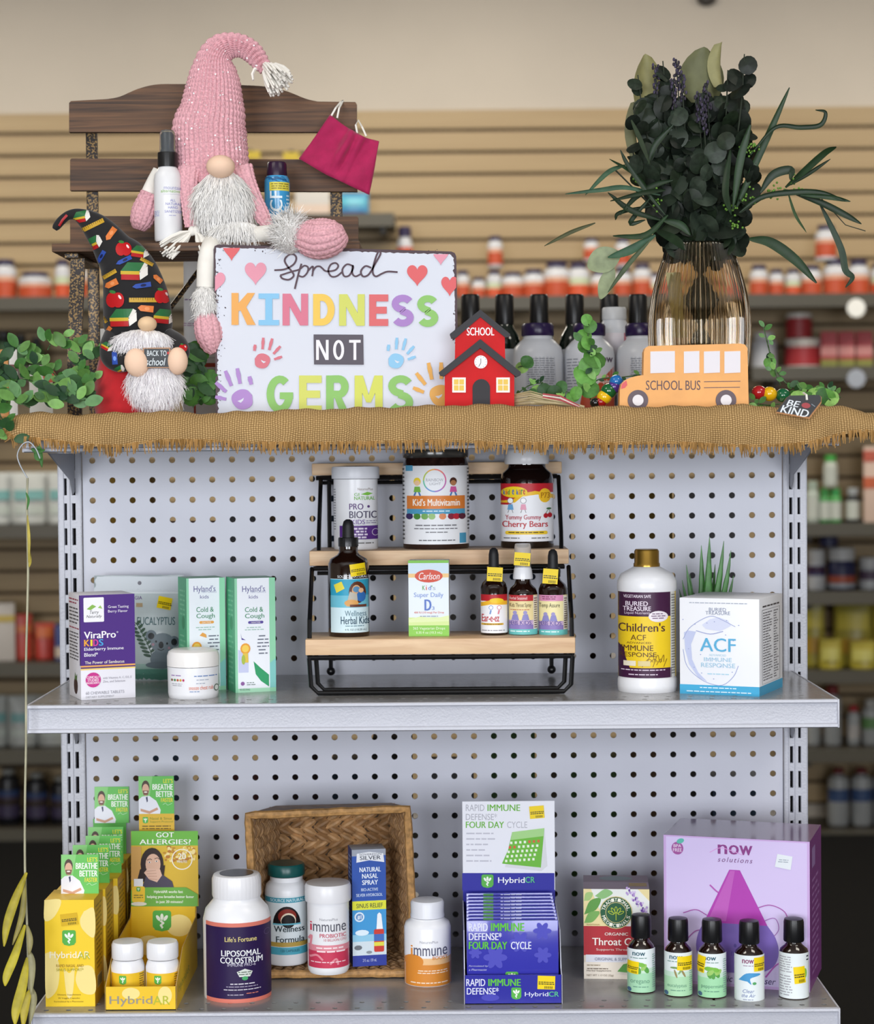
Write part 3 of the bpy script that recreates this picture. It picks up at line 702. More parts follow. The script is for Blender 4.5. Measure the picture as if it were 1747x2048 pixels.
b = Art(0, 0, 60, 210); b.rect(56, 0, 60, 141, '#4c2a80').micro(4, 8, 54, 22, 2, '#a0385a', .6, True).micro(4, 26, 54, 62, 5, '#55555c', .8, True).micro(4, 66, 54, 72, 1, '#a0385a', .7, True).micro(4, 76, 54, 135, 9, '#55555c', .8, True)
b.ell(34, 185, 10, 17, '#3a2226', 14).poly([(28, 172), (31, 158), (36, 166), (42, 160), (40, 174)], '#5a7a4a')
b.build('printed_side', side(b.fr, D, H, -Wd / 2, -1), t)
# eucalyptus pouch leaning on the pegboard
Yp = -.055; P0, P1 = at(186, 1370, Yp), at(365, 1370, Yp); s = S(Yp)
t = thing('bath_salt_pouch', 'translucent eucalyptus pouch with koala print leaning on the pegboard', 'pouch', ((P0.x + P1.x) / 2, Yp, ZM))
yb = proj((P0.x, Yp, ZM))[1]; wd = P1.x - P0.x; H = (yb - 1152) * s
m = MB(); rows = []
for k, sg in ((0, -1), (1, 1)):
    rows = []
    for j in range(15):
        v = j / 14; bulge = .017 * math.sin(PI * min(1, v * 1.25)) ** .6 if v < .8 else 0; row = []
        for i in range(13):
            u = i / 12; cr = .0012 * math.sin(9 * u + 7 * v)
            row.append((-wd / 2 + wd * u, sg * bulge * math.sin(PI * u) ** .6 + cr * .6 + .018 * v, H * v))
        rows.append(row)
    m.grid(rows, mat('#c2cdd0', .16, var=.04, scale=30, spec=.6, bump=.2, bscale=60))
pouch = m.obj('pouch', t)
tmp = MB(); tmp.v = [(v[0] + t.location.x, v[1] + t.location.y, v[2] + t.location.z) for v in m.v]; tmp.f = m.f
a = Art(186, 1152, 365, 1370); a.rect(188, 1153, 364, 1184, '#ccd3da').rect(188, 1338, 364, 1368, '#5a8f80').rect(188, 1328, 364, 1338, '#9dbcb4').rect(188, 1184, 364, 1187, '#dfe6ea')
a.ell(279, 1166, 4, 4, '#6a6a74', 12).text('PURELOGIA', 236, 1192, 284, 1199, '#6a4a8a', .01).rect(272, 1206, 285, 1214, '#b09a7a').text('EUCALYPTUS', 274, 1234, 350, 1250, '#4a6a70', .008)
lc = '#3f5a48'; a.line([(306, 1320), (296, 1290), (276, 1252), (262, 1240)], 1.6, lc, 4)
for k in range(9):
    q = k / 8; x, y = 303 - 32 * q, 1312 - 62 * q
    for sg in (-1, 1): a.ell(x + sg * 8 * (1 - .3 * q), y - 3 - 2 * sg, 9 * (1 - .35 * q), 3, lc, 10, -.5 * sg - .25)
kg, kd = '#76848e', '#2a2e32'; a.ell(324, 1318, 24, 20, kg).ell(318, 1330, 27, 7, '#6a7882').up().ell(302, 1271, 11, 11, kg).ell(348, 1283, 10, 11, kg).ell(325, 1286, 24, 20, '#7f8d97').up().ell(302, 1272, 6.5, 6.5, kd, 12).ell(348, 1284, 6, 7, kd, 12).ell(322, 1290, 5, 7, kd, 12).ell(312, 1283, 2, 2.4, kd, 8).ell(334, 1287, 2, 2.4, kd, 8).ell(306, 1289, 3, 3, '#b890a0', 8).ell(338, 1296, 3, 3, '#b890a0', 8).line([(315, 1298), (322, 1301), (328, 1298)], 1.4, kd)
a.sticker(329, 1206, 28, 24, .2)
lab = a.build('printed_front', onto([tmp], .0003), None, (10, 1.0)); lab.parent = t; lab.matrix_parent_inverse = Matrix.Translation(-t.location)
# two cold and cough cartons
def cough(x0, x1, y1, label, tint, pill, words, extra):
    t, Wd, H, a, fm = carton('carton', label, 'box', x0, 1155, x1, y1, ZM, 13, .045, '#79c79b')
    k = (x1 - x0) / 80; X = lambda v: x0 + v * k
    a.rect(X(0), 1155, X(80), y1, '#8fd0aa').up().rect(X(5), 1155, X(68), y1 - 8, '#e9edf4').poly([(X(68), 1327), (X(80), 1317), (X(80), y1 - 8), (X(68), y1 - 8)], '#7fc6c0').rect(X(5), y1 - 8, X(68), y1, '#a8dcbc').up()
    a.poly([(X(6), y1 - 40), (X(6), y1 - 86), (X(26), y1 - 80), (X(26), y1 - 40)], '#c4c9e8')
    a.poly([(X(36), y1 - 62), (X(50), y1 - 48), (X(66), y1 - 34), (X(66), y1 - 10), (X(50), y1 - 22), (X(40), y1 - 36)], '#2f9a66')
    a.text("Hyland's", X(15), 1170, X(60), 1186, '#5a5590', .005).text('NATURALS', X(32), 1181, X(62), 1185, '#a8acc4').text('kids', X(28), 1189, X(46), 1196, '#6a6698', .01).text('Cold &', X(20), 1213, X(56), 1223, '#3f8a62', .012).text('Cough', X(20), 1226, X(58), 1238, '#3f8a62', .012)
    a.rrect(X(26), 1241, X(56), 1246.5, 2.5, tint).up().text(pill, X(32), 1242.3, X(50), 1245.3, '#f4efe8', .02); a.l = 3
    a.micro(X(18), 1252, X(58), 1261, 2, '#9fc0b4', .7)
    for i in range(words): a.micro(X(42), 1269 + i * 7, X(68), 1275 + i * 7, 1, '#6a7080', .55)
    lx, ly = X(20), y1 - 88; a.ell(lx, ly, 10, 11, '#e8a038', 14).up().ell(lx, ly, 7, 7.5, '#f0cc58', 12); a.l = 3; a.poly([(lx - 5, ly + 9), (lx + 5, ly + 9), (lx + 6, ly + 28), (lx - 7, ly + 28)], '#e0c04a').ell(lx - 4, ly + 22, 4, 10, '#a8bc4a', 10)
    a.poly(extra, tint).ell(X(14), y1 - 18, 4, 4, '#8a5a9a', 10).text('4 FL OZ (118 mL)', X(8), y1 - 8, X(28), y1 - 3, '#4a6a5a').micro(X(22), y1 - 21, X(42), y1 - 13, 2, '#7a8a84', .8, True)
    a.build('printed_front', fm, t)
    b = Art(0, 0, 40, 200); b.rect(0, 0, 40, 200, '#58b98a').up().ell(24, 80, 7, 12, '#3f9a6c').micro(8, 20, 34, 70, 6, '#7fcfa4').micro(8, 100, 34, 190, 10, '#7fcfa4'); b.build('printed_side', side(b.fr, .045, H, -Wd / 2, -1), t)
cough(375, 452, 1381, 'green cold and cough carton with orange pill stripe behind the white jar', '#e6a24c', 'DAYTIME', 5, [(376 + 24, 1270), (406, 1264), (413, 1268), (414, 1275)])
cough(471, 552, 1384, 'green cold and cough carton with purple pill stripe next to the riser', '#5a4a9a', 'NIGHTTIME', 6, [(482, 1264), (484, 1274), (492, 1279), (484, 1278)])
t, mp, s, yb = bottle('cream_jar', 'squat white screw-top chest rub jar at the shelf front', 'jar', 387, 1399, ZM, 51, [
    ('body', m_wplas, [(44, 1399), (49, 1392), (50.5, 1384), (51.5, 1331)]), ('lid', mat('#eceae8', .25), [(52, 1330), (52, 1310), (49, 1301), (42, 1297), (20, 1296)])])
a = Art(335, 1331, 439, 1399); a.micro(343, 1344, 367, 1349, 1, '#9a7ab0', .9)
for i, c in enumerate(('#8a6a50', '#5a8a5a', '#b8603a', '#d0a03a', '#b83a6a')): a.ell(345 + i * 5.6, 1355, 2.2, 2.6, c, 10)
a.micro(344, 1361, 366, 1368, 2, '#a8a8b0').micro(388, 1345, 434, 1350, 1, '#6a86b8', .95).micro(392, 1353, 420, 1357, 1, '#a0a8b8').micro(392, 1360, 410, 1364, 1, '#a0a8b8').text('snooze chest rub', 378, 1366, 426, 1374, '#d8785a', .005).micro(378, 1376, 400, 1380, 1, '#7a90b8').ell(432, 1372, 5, 7, '#5a6a5a').up().ell(432, 1372, 3.5, 5, '#e0e4e0')
a.build('label', mp(51.2), t, 3)
# --- right group
t, mp, s, yb = bottle('tonic_bottle', 'white tonic bottle with gold cap and yellow and purple label', 'bottle', 1294, 1387, ZM, 59, [
    ('body', m_wplas, [(54, 1387), (58, 1381), (59.5, 1370), (59, 1356), (56.5, 1350), (56.5, 1185), (59.5, 1176), (59, 1160), (52, 1146), (30, 1134), (25, 1131)]),
    ('cap', m_gold, [(26, 1132), (26, 1126), (24.5, 1124), (24.5, 1101), (22, 1097)], 50)])
a = Art(1236, 1178, 1352, 1350); a.rect(1236.5, 1180, 1351.5, 1350, '#e8c623').rect(1237, 1180, 1342, 1228, '#3f1a3c').rect(1237, 1330, 1342, 1350, '#3f1a3c').rect(1340, 1180, 1351.5, 1350, '#d8d8d4').up()
a.poly([(1237, 1282), (1248, 1290), (1252, 1310), (1260, 1330), (1237, 1330)], '#3f1a3c').text('VEGETARIAN SAFE', 1248, 1185, 1302, 1191, '#e8dcea', .02).text('BURIED', 1252, 1198, 1296, 1207, '#e8dcea', .03).text('TREASURE', 1247, 1208, 1302, 1217, '#e8dcea', .03).text('Liquid Nutrients', 1250, 1218, 1300, 1225, '#d8c8da', .01)
a.ell(1316, 1228, 19, 11, '#e6dfe6').up().micro(1302, 1221, 1330, 1234, 3, '#6a4a6a', .8); a.l = 2
a.text("Children's", 1238, 1241, 1329, 1258, '#4a2a30', .02).text('ACF', 1262, 1264, 1292, 1275, '#6a4a20', .01).text('ADVANCED', 1254, 1278, 1302, 1282, '#6a4a20', .01).text('IMMUNE', 1244, 1285, 1306, 1296, '#5a3a24', .01).text('RESPONSE', 1240, 1299, 1312, 1308, '#5a3a24', .01)
for k in range(7): a.line([(1284 + k * 7, 1328 - (k % 3) * 4), (1296 + k * 6, 1312 - (k % 2) * 8), (1306 + k * 4, 1318)], 1, '#7a5a20', 4)
a.rect(1248, 1316, 1272, 1326, '#e8e0c8').rect(1276, 1316, 1300, 1326, '#d8c890').micro(1242, 1332, 1330, 1337, 1, '#d8c8da', .95).micro(1256, 1341, 1316, 1346, 1, '#d8c8da', .9).micro(1341, 1184, 1348, 1345, 30, '#7a7a78', .9)
a.build('label', mp(58), t, 3)
# small aloe behind the box
t0 = at(1415, 1380, -.1); al = thing('aloe_plant', 'small spiky green aloe plant behind the white and blue carton', 'plant', (t0.x, -.10, ZM))
MB().lathe([(.026, 0), (.031, .03), (.033, .06), (.031, .066), (.029, .061), (.010, .058)], mat('#d9d9d6', .5), 28).obj('pot', al)
m_aloe = mat('#3f7a35', .4, var=.25, scale=90); s = S(-.1); yz = proj((t0.x, -.1, ZM))[1]
for tipx, tipy, bx, wdt, dy in ((1417, 1072, 1411, 9, -.006), (1404, 1090, 1406, 8, .002), (1450, 1082, 1416, 8, .004), (1461, 1100, 1424, 7, -.003), (1373, 1128, 1400, 6, .0), (1363, 1158, 1396, 5, -.004), (1360, 1178, 1394, 5, .004), (1470, 1152, 1430, 6, .006), (1384, 1150, 1402, 5, .010), (1436, 1130, 1414, 6, .012)):
    x0, z0 = (bx - 1415) * s, .055; x1, z1 = (tipx - 1415) * s, (yz - tipy) * s; pts = []; rs = []
    for k in range(12):
        q = k / 11; bow = math.sin(PI * q) * .25 * (x1 - x0); pts.append((x0 + (x1 - x0) * q + bow * .5, dy * (1 + q), z0 + (z1 - z0) * q)); rs.append(max(.0003, 1.45 * wdt * s * (1 - q) ** .75 * (1.06 if k % 2 else .96)))
    m = MB(); m.tube(pts, rs, m_aloe, 8, flat=.55); m.obj('leaf', al)
t, Wd, H, a, fm = carton('carton', 'white square carton with blue base stripe in front of the aloe', 'box', 1359, 1196, 1517, 1390, ZM, -16, .105, '#eceef4')
a.rect(1359, 1371, 1517, 1390, '#43a8d4').up().micro(1376, 1204, 1496, 1208, 1, '#a0a8b8', .95).text('BURIED', 1418, 1215, 1452, 1222, '#7a84a0', .01).text('TREASURE', 1411, 1222, 1460, 1229, '#7a84a0', .01)
w1 = '#b9c2e2'
a.poly([(1420, 1238), (1438, 1234), (1456, 1240), (1462, 1250), (1440, 1262), (1412, 1258), (1404, 1250)], '#d5daf0').poly([(1368, 1266), (1376, 1262), (1392, 1264), (1382, 1290), (1384, 1320), (1396, 1346), (1414, 1364), (1396, 1356), (1378, 1330), (1370, 1300)], '#bfc7e6')
a.line([(1366, 1280), (1378, 1258), (1402, 1240), (1424, 1232), (1446, 1240), (1470, 1252)], 1.2, '#9aa4d0', 4).line([(1366, 1300), (1372, 1330), (1388, 1350), (1414, 1366), (1444, 1370), (1466, 1352), (1476, 1330)], 1.2, '#9aa4d0', 4).line([(1392, 1262), (1420, 1268), (1446, 1262)], 1.4, '#8f99cc', 4)
for k in range(16): a.ell(1366 + k * 7 + (k * 13) % 9, 1262 + (k * 37) % 100 if k % 3 else 1240 + (k * 7) % 12, 1.3, 1, '#9aa4d0', 8)
a.text('ACF', 1400, 1276, 1471, 1303, '#5aaed8', .02).text('ADVANCED', 1418, 1308, 1452, 1312, '#a8cfe2').text('IMMUNE', 1408, 1315, 1463, 1323, '#9cc4dc', .01).text('RESPONSE', 1402, 1326, 1470, 1335, '#9cc4dc', .01).micro(1414, 1346, 1458, 1351, 1, '#a8cfe2', .95)
a.micro(1398, 1374, 1474, 1379, 1, '#d8eef8', .95).micro(1372, 1382, 1502, 1387, 1, '#d8eef8', .95)
a.build('printed_front', fm, t)
b = Art(0, 0, 105, 194); b.rect(0, 175, 105, 194, '#3f9fca').up(); b.micro(14, 14, 90, 22, 1, '#4a4a50', .95); b.line([(12, 24), (92, 24), (92, 172), (12, 172), (12, 24)], 1, '#6a6a70'); b.micro(16, 28, 60, 168, 26, '#707078', .6, True).micro(64, 28, 90, 168, 26, '#707078', .4, True)
b.build('printed_side', side(b.fr, .105, H, Wd / 2, 1), t)
# ================================================================== lowest shelf
YEL, YEL2, GRN = '#eec224', '#f4e091', '#58b04a'
def shield(a, cx, cy, w, h, c=GRN):
    a.rrect(cx - w / 2, cy - h / 2, cx + w / 2, cy + h * .36, w * .15, c).poly([(cx - w / 2, cy + h * .15), (cx + w / 2, cy + h * .15), (cx + w * .38, cy + h * .42), (cx, cy + h / 2), (cx - w * .38, cy + h * .42)], c); a.up()
    for k in (-1, 0, 1): a.ell(cx + k * w * .2, cy - h * .2 + abs(k) * h * .06, w * .09, h * .16, '#eef6ea', 10, k * .6)
    a.line([(cx - w * .1, cy), (cx + w * .1, cy + h * .1), (cx - w * .08, cy + h * .2), (cx + w * .06, cy + h * .32)], w * .08, '#eef6ea', 4).line([(cx, cy - h * .1), (cx, cy + h * .36)], w * .06, '#eef6ea'); a.l -= 1
def breathe(x0, y0, x1, y1, foot=None):
    a = Art(x0, y0, x1, y1); w, h = x1 - x0, y1 - y0; X = lambda u: x0 + u * w; Y_ = lambda v: y0 + v * h
    a.rect(x0, y0, x1, y1, '#62bb56').poly([(X(0), Y_(0)), (X(.4), Y_(0)), (X(.3), Y_(.6)), (X(0), Y_(.6))], '#86cb7a').up()
    a.poly([(X(0), Y_(.62)), (X(.1), Y_(.54)), (X(.3), Y_(.52)), (X(.5), Y_(.66)), (X(.62), Y_(.9)), (X(.6), Y_(1)), (X(0), Y_(1))], '#e4e6f0').poly([(X(.05), Y_(.86)), (X(.3), Y_(.93)), (X(.52), Y_(.83)), (X(.55), Y_(.89)), (X(.3), Y_(1)), (X(.05), Y_(.93))], '#c99a80').poly([(X(.2), Y_(.56)), (X(.25), Y_(.54)), (X(.26), Y_(.66)), (X(.23), Y_(.7))], '#3a3f60')
    a.ell(X(.2), Y_(.29), w * .112, h * .18, '#4a3a30', 16).up().ell(X(.2), Y_(.36), w * .098, h * .16, '#d9ad94', 16).up().poly([(X(.11), Y_(.38)), (X(.29), Y_(.38)), (X(.26), Y_(.5)), (X(.14), Y_(.5))], '#7a5a48').ell(X(.2), Y_(.42), w * .05, h * .02, '#f0e4e0', 10); a.l = 2
    a.text("LET'S", X(.7), Y_(.07), X(.97), Y_(.18), '#e8e23c', .03).text('BREATHE', X(.39), Y_(.21), X(.97), Y_(.36), '#f6fbf2', .035).text('BETTER', X(.49), Y_(.4), X(.97), Y_(.55), '#f6fbf2', .035).text('FASTER', X(.63), Y_(.58), X(.97), Y_(.69), '#e8d83c', .035).line([(X(.68), Y_(.76)), (X(.76), Y_(.72)), (X(.82), Y_(.77)), (X(.95), Y_(.72))], .6, '#d8ecd4', 4)
    return a
def blobs(a, x0, y0, x1, y1, seed):
    r = random.Random(seed)
    for k in range(7): a.ell(x0 + r.uniform(.12, .88) * (x1 - x0), y0 + r.uniform(.1, .9) * (y1 - y0), (x1 - x0) * r.uniform(.08, .12), (x1 - x0) * r.uniform(.08, .12), YEL2, 16)
t, Wd, H, a, fm = carton('capsule_carton', 'front yellow capsule carton with green doctor card at the shelf corner', 'box', 92, 1797, 190, 2013, ZL, -11.3, .056, YEL, group='yellow capsule cartons in a column')
hyb = t
a.rect(92, 1797, 190, 2013, '#f4cf2e').up()
for q in ([(92, 1797), (125, 1797), (112, 1830), (92, 1838)], [(170, 1820), (190, 1815), (190, 1872), (168, 1858), (162, 1838)], [(92, 1905), (108, 1903), (120, 1930), (116, 1975), (100, 1995), (92, 1985)], [(158, 1932), (180, 1930), (190, 1945), (190, 1985), (165, 1985), (152, 1960)], [(128, 1935), (140, 1945), (150, 1935), (145, 1990), (134, 1990)]): a.poly([tuple(p) for p in catmull(q + [q[0]], 5)][:-1], YEL2)
a.up(); shield(a, 140, 1874, 27, 32); a.text('HybridAR', 101, 1901, 181, 1919, '#f6f0d8', .015).text('AR', 158, 1903, 181, 1917, '#b6ba38', .01)
a.text('RAPID NASAL AND', 114, 1927, 168, 1933, '#a8862a', .02).text('SINUS SUPPORT*', 114, 1935, 168, 1941, '#a8a02a', .02).text('Dietary Supplement', 116, 1987, 162, 1991, '#7a641c', .01).text('30 Veggie Capsules', 117, 1994, 160, 1998, '#7a641c').text('Formulated by a Pharmacist', 109, 2001, 167, 2005, '#7a641c')
a.sticker(141, 1836, 34, 24, -.12, '#d8b018'); a.build('printed_front', fm, t)
b = Art(0, 0, 56, 216); b.rect(0, 0, 56, 216, '#c99d1c').up().micro(8, 14, 48, 150, 14, '#8a6c18', .7).rect(14, 160, 42, 186, '#d8c890').up()
for k in range(9): b.rect(16 + k * 3, 162, 17.4 + k * 3, 184, '#4a4030')
b.build('printed_side', side(b.fr, .056, H, Wd / 2, 1), t)
def card(par, zz, w, h, x, y, lean=-.06):
    m = MB(); m.box(-w / 2, w / 2, -.0004, .0004, 0, h, mat('#5bb550', .4)); c = m.obj('card', par, (x, y, zz), (lean, 0, 0))
    a = breathe(0, 0, 77, 81); a.build('card_print', flat(a.fr, w, h, -.0004), c); return c
cw, ch = 77 * S(-.27), 81 * S(-.27)
card(hyb, H - .001, cw, ch, .006, .006)
for k, (dx, hgt) in enumerate(((.003, 1.0), (.008, 1.0), (.001, 1.0), (.0015, 1.45))):
    Yk = hyb.location.y + .0575 * (k + 1)
    r = copy_thing(hyb, (hyb.location.x + dx, Yk, ZL), 0, ['second yellow capsule carton from the front, mostly hidden', 'third yellow capsule carton in the column, card showing', 'fourth yellow capsule carton in the column, card showing', 'rearmost yellow capsule carton of the column with raised card'][k], 'yellow capsule cartons in a column')
    if hgt > 1:
        for c in r.children:
            if c.name.startswith('card'): c.location.z = H + .040; c.location.x = .004
    if hgt > 1:
        MB().box(-.02, .022, .0066, .0074, H, H + .045, mat('#5bb550', .4)).obj('card_tail', r)
# single carton with a tall card behind the tray
Pq = at(319, 1660, -.055)
tq = copy_thing(hyb, (Pq.x, -.05, ZL), 0, 'yellow capsule carton with tall doctor card behind the allergy display', 'yellow capsule cartons in a column')
w = 71 * S(-.078); hz = at(319, 1627, -.078).z - ZL; ht = at(319, 1552, -.078).z - ZL - hz
for c in list(tq.children):
    if c.name.startswith('card'):
        c.location = (0, -.0288, hz); c.rotation_euler = (0, 0, 0); c.scale = (w / cw, 1, ht / ch)
m = MB(); m.box(-w / 2, w / 2, -.0292, -.0284, H - .01, hz, mat('#d9b021', .4)); cc = m.obj('card_foot', tq)
a = Art(284, 1627, 355, 1662); shield(a, 297, 1640, 11, 13); a.text('Nasal & Sinus', 306, 1634, 350, 1639, '#7a8a2a', .01).text('Support Protocol', 306, 1641, 352, 1646, '#7a8a2a', .01).micro(288, 1650, 350, 1660, 2, '#6a5418', .9)
a.build('card_print', lambda px, py, o: Vector(((px - 319.5) / 71 * w, -.0292 - o, hz - (py - 1627) * S(-.078))), tq)
# allergy display tray
Yf, Yb_ = -.286, -.092
xa, xb = at(211, 2015, Yf).x, at(352, 2015, Yf).x
t = thing('display_tray', 'yellow cardboard counter display with allergy header above two bottles', 'display box', ((xa + xb) / 2, (Yf + Yb_) / 2, ZL))
hw, hd = (xb - xa) / 2, (Yb_ - Yf) / 2; hf = 48 * S(Yf); zt = at(340, 1662, Yb_).z - ZL; zm_ = at(340, 1812, Yb_).z - ZL
m_y = mat('#efc421', .42); m_kraft = mat('#b9985e', .7, var=.1, scale=200)
MB().box(-hw, hw, -hd, -hd + .001, 0, hf, m_y).obj('front_flap', t)
MB().box(-hw, hw, -hd, hd, 0, .001, m_y).obj('tray_floor', t)
for sg in (-1, 1):
    m = MB(); m.prism([(-hd, 0), (hd, 0), (hd, zm_ - .004), (hd - .01, zm_ - .012), (-hd + .06, hf + .03), (-hd + .012, hf + .006), (-hd, hf)], -.0005, .0005, m_y, m_kraft); m.v = [(v[1] + sg * hw, v[0], v[2]) for v in m.v]; m.obj('side_wing', t, smooth=None)
MB().box(-hw, hw, hd - .001, hd, 0, zm_, m_y).obj('back_board', t)
MB().box(-hw + .001, hw + .003, hd - .002, hd - .001, zm_, zt, mat('#d8b430', .4)).obj('header_card', t)
fl = lambda px, py, o, yy: Vector((-hw + (px - 211) / 141 * 2 * hw, yy - o, (2020 - py) / 48 * hf))
a = Art(211, 1972, 352, 2022); a.ell(262, 1986, 18, 12, YEL2).ell(330, 1990, 14, 18, YEL2).up().text('Hybrid', 219, 1991, 305, 2012, '#9a9484', .02).text('AR', 306, 1991, 340, 2009, '#b6ba38', .01)
a.build('flap_print', lambda px, py, o: fl(px, py, o, -hd), t)
def hd_map(px, py, o): P = at(px, py, Yb_ - .002); return Vector((P.x - t.location.x, hd - .002 - o, P.z - ZL))
a = Art(272, 1662, 408, 1940); L_, R_ = at(0, 0, Yb_), 0
x0, x1 = proj((t.location.x - hw + .001, Yb_, ZL + zt))[0], proj((t.location.x + hw + .003, Yb_, ZL + zt))[0]
a.rect(x0, 1662, x1, 1691, '#6db544').rect(x0, 1691, x1, 1812, '#d9b436').up()
rq = random.Random(3)
for k in range(60): a.ell(rq.uniform(x0 + 66, x1 - 6), rq.uniform(1694, 1722), rq.uniform(2, 5), rq.uniform(2, 4), rq.choice(['#e6c860', '#c08a28', '#f0dc98', '#b8782a']), 8)
a.rect(x0, 1693, x0 + 20, 1760, '#d0a05a').up()
a.ell(x0 + 42, 1728, 23, 33, '#2a1a18', 20).poly([(x0 + 18, 1738), (x0 + 68, 1730), (x0 + 64, 1766), (x0 + 12, 1762)], '#2a1a18').up()
a.ell(x0 + 44, 1728, 15, 21, '#dcb39c', 18).poly([(x0 + 22, 1775), (x0 + 30, 1752), (x0 + 62, 1748), (x0 + 82, 1762), (x0 + 86, 1776)], '#4a4456').up().poly([(x0 + 26, 1745), (x0 + 34, 1736), (x0 + 58, 1738), (x0 + 62, 1750), (x0 + 52, 1764), (x0 + 36, 1758)], '#e2bba6').ell(x0 + 37, 1724, 3, 1.6, '#f4f0ee', 8).ell(x0 + 51, 1722, 3, 1.6, '#f4f0ee', 8).up().ell(x0 + 37, 1724, 1.3, 1.4, '#2a1a18', 8).ell(x0 + 51, 1722, 1.3, 1.4, '#2a1a18', 8).line([(x0 + 32, 1720), (x0 + 38, 1717), (x0 + 42, 1719)], 1.2, '#2a1a18').line([(x0 + 47, 1717), (x0 + 53, 1715), (x0 + 57, 1718)], 1.2, '#2a1a18')
for k in range(4): a.line([(x0 + 30 + k * 2, 1742 + k * 5), (x0 + 50 + k, 1740 + k * 6)], .8, '#b88a76')
a.l = 3; a.ring(x0 + 102, 1718, 21, 2, '#f6f2e0', 30).text('20', x0 + 94, 1706, x0 + 110, 1718, '#f6f2e0', .05).text('MINUTES', x0 + 92, 1720, x0 + 112, 1725, '#f6f2e0', .03)
a.poly([(x0, 1780), (x0 + 30, 1774), (x0 + 110, 1774), (x1, 1788), (x1, 1812), (x0, 1812)], '#6fb046').up()
a.text('HybridAR works fast', x0 + 46, 1780, x0 + 104, 1787, '#eef4e4', .04).text('helping you breathe better faster', x0 + 32, 1790, x0 + 126, 1797, '#eef4e4', .04).text('in just 20 minutes!', x0 + 50, 1800, x0 + 104, 1807, '#eef4e4', .04)
a.rrect(x0 + 2, 1772, x0 + 28, 1804, 4, '#f0c938').rect(x0 + 6, 1757, x0 + 24, 1772, '#eceef2').up(); shield(a, x0 + 15, 1778, 8, 9); a.micro(x0 + 4, 1788, x0 + 26, 1797, 2, '#7a7a3a'); a.ell(x0 + 16, 1807, 16, 4, '#e8e4d4', 12)
a.l = 3; a.text('GOT', x0 + 50, 1664, x0 + 86, 1674, '#f4faee', .05).text('ALLERGIES?', x0 + 17, 1678, x0 + 120, 1688, '#f4faee', .05)
a.rect(x0, 1812, x1 - 5, 1950, '#e6bd22').up().ell(x0 + 96, 1850, 26, 22, YEL2).ell(x0 + 36, 1890, 26, 20, YEL2).up(); shield(a, x0 + 62, 1841, 37, 42)
a.build('header_print', hd_map, t)
b = Art(0, 0, 100, 40); b.text('HybridAR', 10, 8, 60, 24, '#a8a23a', .01); b.build('wing_print', lambda px, py, o: Vector((hw + .0005 + o, -hd + px / 100 * 2 * hd, (40 - py) / 40 * .03)), t)
for i, cx in enumerate((256, 326)):
    tb, mp, s, yb = bottle('capsule_bottle', ['left', 'right'][i] + ' small white capsule bottle with yellow label in the cardboard tray', 'bottle', cx, 1993, ZL + .0012, 34, [
        ('body', m_wplas, [(31, 1999), (34, 1994), (34, 1930), (31, 1920), (28, 1915)]), ('lid', m_wplas, [(31, 1913), (31.5, 1910), (31.5, 1886), (29, 1880), (14, 1879)], 40)], Y=-.247, group='capsule bottles in the allergy tray')
    a = Art(cx - 34, 1936, cx + 34, 1990); a.rect(cx - 34, 1938, cx + 33.9, 1996, '#e6bf2e').up(); shield(a, cx - 10, 1951, 14, 18); a.text('HybridAR', cx - 28, 1966, cx + 14, 1976, '#9a9a70', .01).micro(cx + 22, 1940, cx + 32, 1972, 7, '#7a6a30')
    a.build('label', mp(34), tb, 3)
# --- colostrum bottle
t, mp, s, yb = bottle('powder_bottle', 'large white bottle with dark purple label and coral stripes', 'bottle', 475.5, 2006, ZL, 68, [
    ('body', m_wplas, [(58, 2006), (65, 1999), (67.5, 1988), (68, 1832), (63, 1812), (52, 1799), (47, 1793), (47, 1788)]),
    ('lid', mat('#e6e6ea', .3), [(48, 1788), (49, 1785), (49, 1752), (46, 1744), (44, 1743)], 60), ('seal', mat('#2a2a2e', .3), [(34, 1742.6), (34, 1741.8), (10, 1741.6)])])
a = Art(408, 1828, 543, 1990); a.rect(414, 1829, 542.5, 1989, '#d97a6a').up().rect(414, 1837, 542.8, 1980, '#2a1a48').up()
a.text("Life's Fortune", 451, 1856, 514, 1866, '#d8c882', .03).text('LIPOSOMAL', 444, 1883, 521, 1895, '#eef0f4', .03).text('COLOSTRUM', 442, 1897, 525, 1909, '#eef0f4', .03).text('IMMUNE PRO-6', 456, 1909, 511, 1915, '#c8c4d8', .01)
a.poly([(474, 1926), (490, 1920), (505, 1926), (500, 1936), (479, 1936)], '#d8ded8').ell(490, 1939, 6, 4, '#4aa86a').up().micro(476, 1925, 503, 1934, 2, '#5a6a5a', .8); a.l = 3
a.micro(460, 1948, 510, 1953, 1, '#d8d4e0', .95).micro(452, 1954, 516, 1958, 1, '#a8a0b8', .95).micro(448, 1960, 521, 1964, 1, '#d8d4e0', .95).micro(455, 1970, 490, 1974, 1, '#b8b0c4', .95).micro(492, 1968, 516, 1972, 1, '#d07a6a', .95).ring(534, 1853, 6, .6, '#6a5a88', 16)
a.build('label', mp(68), t, 3)
